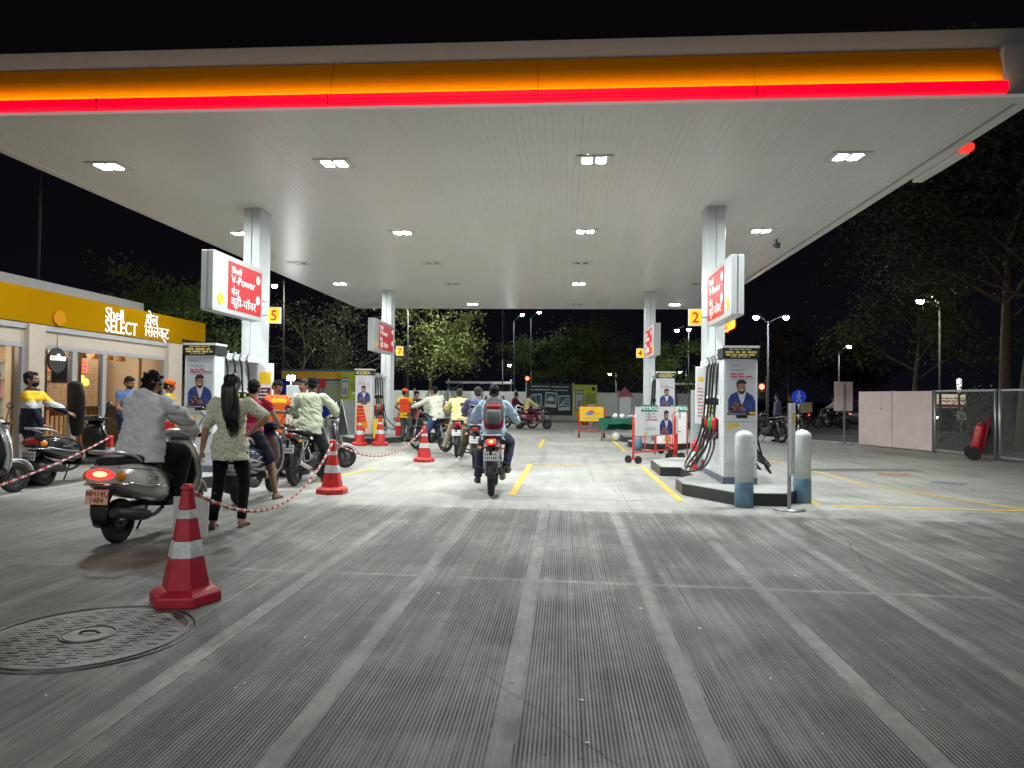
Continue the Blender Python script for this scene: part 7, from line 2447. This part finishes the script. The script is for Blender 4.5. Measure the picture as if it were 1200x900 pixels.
# P3 rider on the silver scooter
rider(scA, 'rider in a loose grey hoodie sitting on the silver scooter', top=C_GREYH, hood=True, hem=-.16, ease=.058, flare=.03, bottom=C_NAVY, hair='messy', head=(R(-22), .12), shoes=SHOE_B, res=.009, seed=5, lean=.06, bend=.42, h=1.66, pelvis=(0, -.30, .89), beard=True)
# P4 attendant in orange cap by the pump
person('attendant in orange cap, yellow shirt and dark red trousers beside the near left pump', (-7.45, 12.9, 0), R(-70), 1.66, head=(R(8), .25), hands={-1: (-.18, .26, 1.02), 1: (.14, .30, 1.04)}, top=C_YELLOWU, sleeve=.5, bottom=C_REDU, shoes=SHOE_B, cap=C_ORANGE, res=.010, seed=6)
# P5 standing woman
person('woman with long black hair standing in a patterned sage blouse and black leggings', (-3.52, 7.28, 0), R(12), 1.63, female=True, side=.04, hands={-1: (-.30, .02, .80), 1: (.205, -.02, 1.02)}, epole={-1: (-1, -.6, 0), 1: (1.2, -.5, .1)},
       top=C_SAGE, sleeve=.6, hem=-.17, ease=.026, flare=.05, bottom=C_BLACK, legease=.004, hair='long', skin=SKIN2, shoes=SAND, feet={-1: (-.17, .02, .085), 1: (.10, .12, .085)}, res=.0085, seed=7, grip=(.35, .5), collar=False, head=(R(-6), .02))
# P6 man in pink-red tee on the blue scooter, foot on the ground
rider(scB, 'man in a two tone red and pink T-shirt and shorts sitting on the blue scooter', top=C_PINK, sleeve=.5, hem=-.10, ease=.026, bottom=C_DENIMS, legs=.5, legease=.03, skin=SKIN2, shoes=SAND, res=.009, seed=8, lean=.08, bend=.22,
      pelvis=(0.02, -.34, .87), feet={-1: (-.12, .18, .415), 1: (.30, -.10, .085)}, hands={-1: (-.20, .10, .95), 1: (.26, .16, .98)}, h=1.66, head=(R(6), .18))
# P7 attendant in orange handing a card reader
person('attendant in an orange and yellow uniform looking down at a black card machine', (-5.02, 12.0, 0), R(-120), 1.66, head=(R(5), .42), lean=.05, bend=.1, hands={-1: (-.08, .42, 1.10), 1: (.12, .44, 1.13)}, epole={-1: (-1, -.2, -1), 1: (1, -.2, -1)}, top=C_ORANGE, sleeve=.5,
       vest=zbands('orange_yellow_vest', [(0, (.75, .13, .02)), (1.28, (.80, .48, .04))], .7), bottom=C_GREYTR, shoes=SHOE_B, res=.010, seed=9, grip=(.6, .7))
q = MB(); q.box((0, 0, 0), (.09, .20, .05)); o = q.build('card_machine', M_BLACKPL, None, (-4.62, 11.75, 1.16), bevel=.012); o.rotation_euler = (0, 0, R(60)); tag(o, 'black card machine held out by the attendant in orange', 'card machine')
# P8 man in pale green shirt astride the black motorcycle
rider(bkA, 'man in a pale green shirt and dark trousers standing astride the black motorcycle', 'bike', top=C_PALEG, hem=-.15, ease=.034, bottom=C_DKTR, shoes=SHOE_B, res=.010, seed=10, pelvis=(.03, -.02, .93), lean=.10, bend=.10,
      hands={-1: (-.26, .36, 1.08), 1: (.31, .38, 1.08)}, feet={-1: (-.27, -.04, .085), 1: (.27, .02, .085)}, kpole={-1: (-.3, 1, 0), 1: (.3, 1, 0)}, h=1.74, head=(R(10), .15))
# a second customer, half hidden behind him
person('customer in a cream shirt with greying hair half hidden behind the man in pale green', (-4.72, 12.55, 0), R(160), 1.70, top=C_CREAM, bottom=C_DKTR, hairm=HAIRG, shoes=SHOE_B, res=.011, seed=11, head=(0, .1))
# P9 attendant by the far pump
person('attendant in orange cap and red vest seen from behind by the far left pump', (-5.0, 22.0, 0), R(-18), 1.64, hands={-1: (-.22, .1, .95), 1: (.22, .36, 1.02)}, top=C_YELLOWU, sleeve=.5, vest=cloth('red_orange_vest', (.68, .06, .02)), bottom=C_GREYTR, shoes=SHOE_B, cap=C_ORANGE, res=.011, seed=12, head=(R(-25), .1))
# P10 woman in black
person('woman in black with tied hair standing between the attendant and the queue', (-4.75, 22.6, 0), R(-130), 1.58, female=True, top=C_DARK, bottom=C_DARK, hair='bun', skin=SKIN2, shoes=SAND, res=.011, seed=13, head=(R(-5), .35), hem=-.4, flare=.08)
# P11
rider(bkB, 'rider in a cream shirt reaching an arm out to the attendant', 'bike', top=C_CREAM, hem=-.14, ease=.034, bottom=C_JEANS, shoes=SHOE_B, res=.011, seed=14, hands={-1: (-.42, .42, 1.10), 1: (.30, .22, 1.06)}, twist=-.35, head=(R(20), .1), feet={-1: (-.30, -.05, .085), 1: (.2, -.08, .385)}, h=1.70)
# P12
rider(bkC, 'rider in a pale yellow shirt and beige trousers with one foot down', 'bike', top=C_YEL, hem=-.14, ease=.036, bottom=C_BEIGE, shoes=SHOE_BR, res=.011, seed=15, feet={-1: (-.42, .16, .085), 1: (.2, -.08, .385)}, hairm=HAIRG, h=1.62, pelvis=(0, -.26, .90))
# P13
rider(bkD, 'rider in a slate blue shirt and olive trousers with one foot down', 'bike', top=C_SLATE, hem=-.14, ease=.034, bottom=C_OLIVE, shoes=SHOE_W, res=.011, seed=16, feet={-1: (-.42, .16, .085), 1: (.2, -.08, .385)}, hairm=HAIRG, h=1.64, pelvis=(0, -.26, .90), twist=.15)
# P14
rider(bkE, 'rider in a light blue shirt carrying a backpack on the maroon motorcycle', 'bike', top=C_SKY, hem=-.13, ease=.036, bottom=C_DBLUE, shoes=SHOE_BR, res=.0095, seed=17, hands={-1: (-.32, .22, 1.05), 1: (.36, .22, 1.02)}, epole={-1: (-1, -.5, -.5), 1: (1.3, -.4, -.2)}, feet={-1: (-.24, .04, .20), 1: (.20, -.08, .385)}, h=1.58, pelvis=(0, -.26, .90))
# his backpack
a_ = bkE.rotation_euler[2]
bp_ = thing('backpack', 'grey and red backpack worn by the rider in light blue', 'backpack', tuple(bkE.location + Matrix.Rotation(a_, 3, 'Z') @ V((0.01, -.35, .965))), a_)
q = MB(); q.loft([se((0, y_, z_), (1, 0, 0), (0, 1, .1), rx, ry, 18, 2.8) for z_, y_, rx, ry in ((.0, -.04, .10, .05), (.02, -.045, .14, .085), (.15, -.05, .155, .10), (.32, -.03, .15, .095), (.42, .0, .12, .075), (.46, .02, .07, .04))])
q.build('pack_body', zbands('backpack_grey_red', [(0, (.36, .01, .03)), (.13, (.11, .105, .11)), (.40, (.07, .07, .075))], .6), bp_)
q = MB(); q.loft([se((0, y_, z_), (1, 0, 0), (0, 1, .1), rx, .03, 14, 2.8) for z_, y_, rx in ((.06, -.14, .09), (.10, -.15, .115), (.24, -.145, .11), (.28, -.125, .09))]); q.build('front_pocket', cloth('pack_pocket_grey', (.16, .16, .165), .6), bp_)
q = MB(); q.loft([se((0, y_, z_), (1, 0, 0), (0, 1, .1), rx, .012, 14, 2.8) for z_, y_, rx in ((.30, -.132, .11), (.35, -.118, .10))]); q.build('red_flash', M_NRED, bp_)
q = MB(); q.tube(spline([(-.03, .02, .45), (-.02, .03, .49), (.02, .03, .49), (.03, .02, .45)], 3), .008, 6); q.build('top_loop', M_BLACKPL, bp_)
q = MB()
for s in (-1, 1): q.tube(spline([(s * .09, .04, .42), (s * .125, .11, .475), (s * .135, .20, .45), (s * .16, .22, .28), (s * .12, .04, .08)], 5), .012, 7)
q.build('strap', M_BLACKPL, bp_)
# far riders
rider(bkF, 'rider in a yellow shirt on the dark scooter crossing far away', top=C_YEL, bottom=C_MAROON, shoes=SHOE_B, res=.013, seed=18, h=1.62)
rider(bkG, 'rider in maroon far behind the queue', 'bike', top=C_MAROON, bottom=C_DKTR, shoes=SHOE_B, res=.013, seed=19, h=1.66)
rider(bkI, 'rider in a grey shirt riding away on the road', 'bike', top=C_GREYH, bottom=C_DKTR, shoes=SHOE_B, res=.014, seed=20)
rider(bkJ, 'rider in dark clothes on the far motorcycle with the tan box', 'bike', top=C_DARK, bottom=C_DKTR, shoes=SHOE_B, res=.014, seed=21)
person('person in dark clothes standing beside the parked motorcycle beyond the pump', (bkH.location.x + .5, bkH.location.y + .5, 0), R(60), 1.66, top=C_SLATE, bottom=C_DKTR, shoes=SHOE_B, res=.013, seed=22)
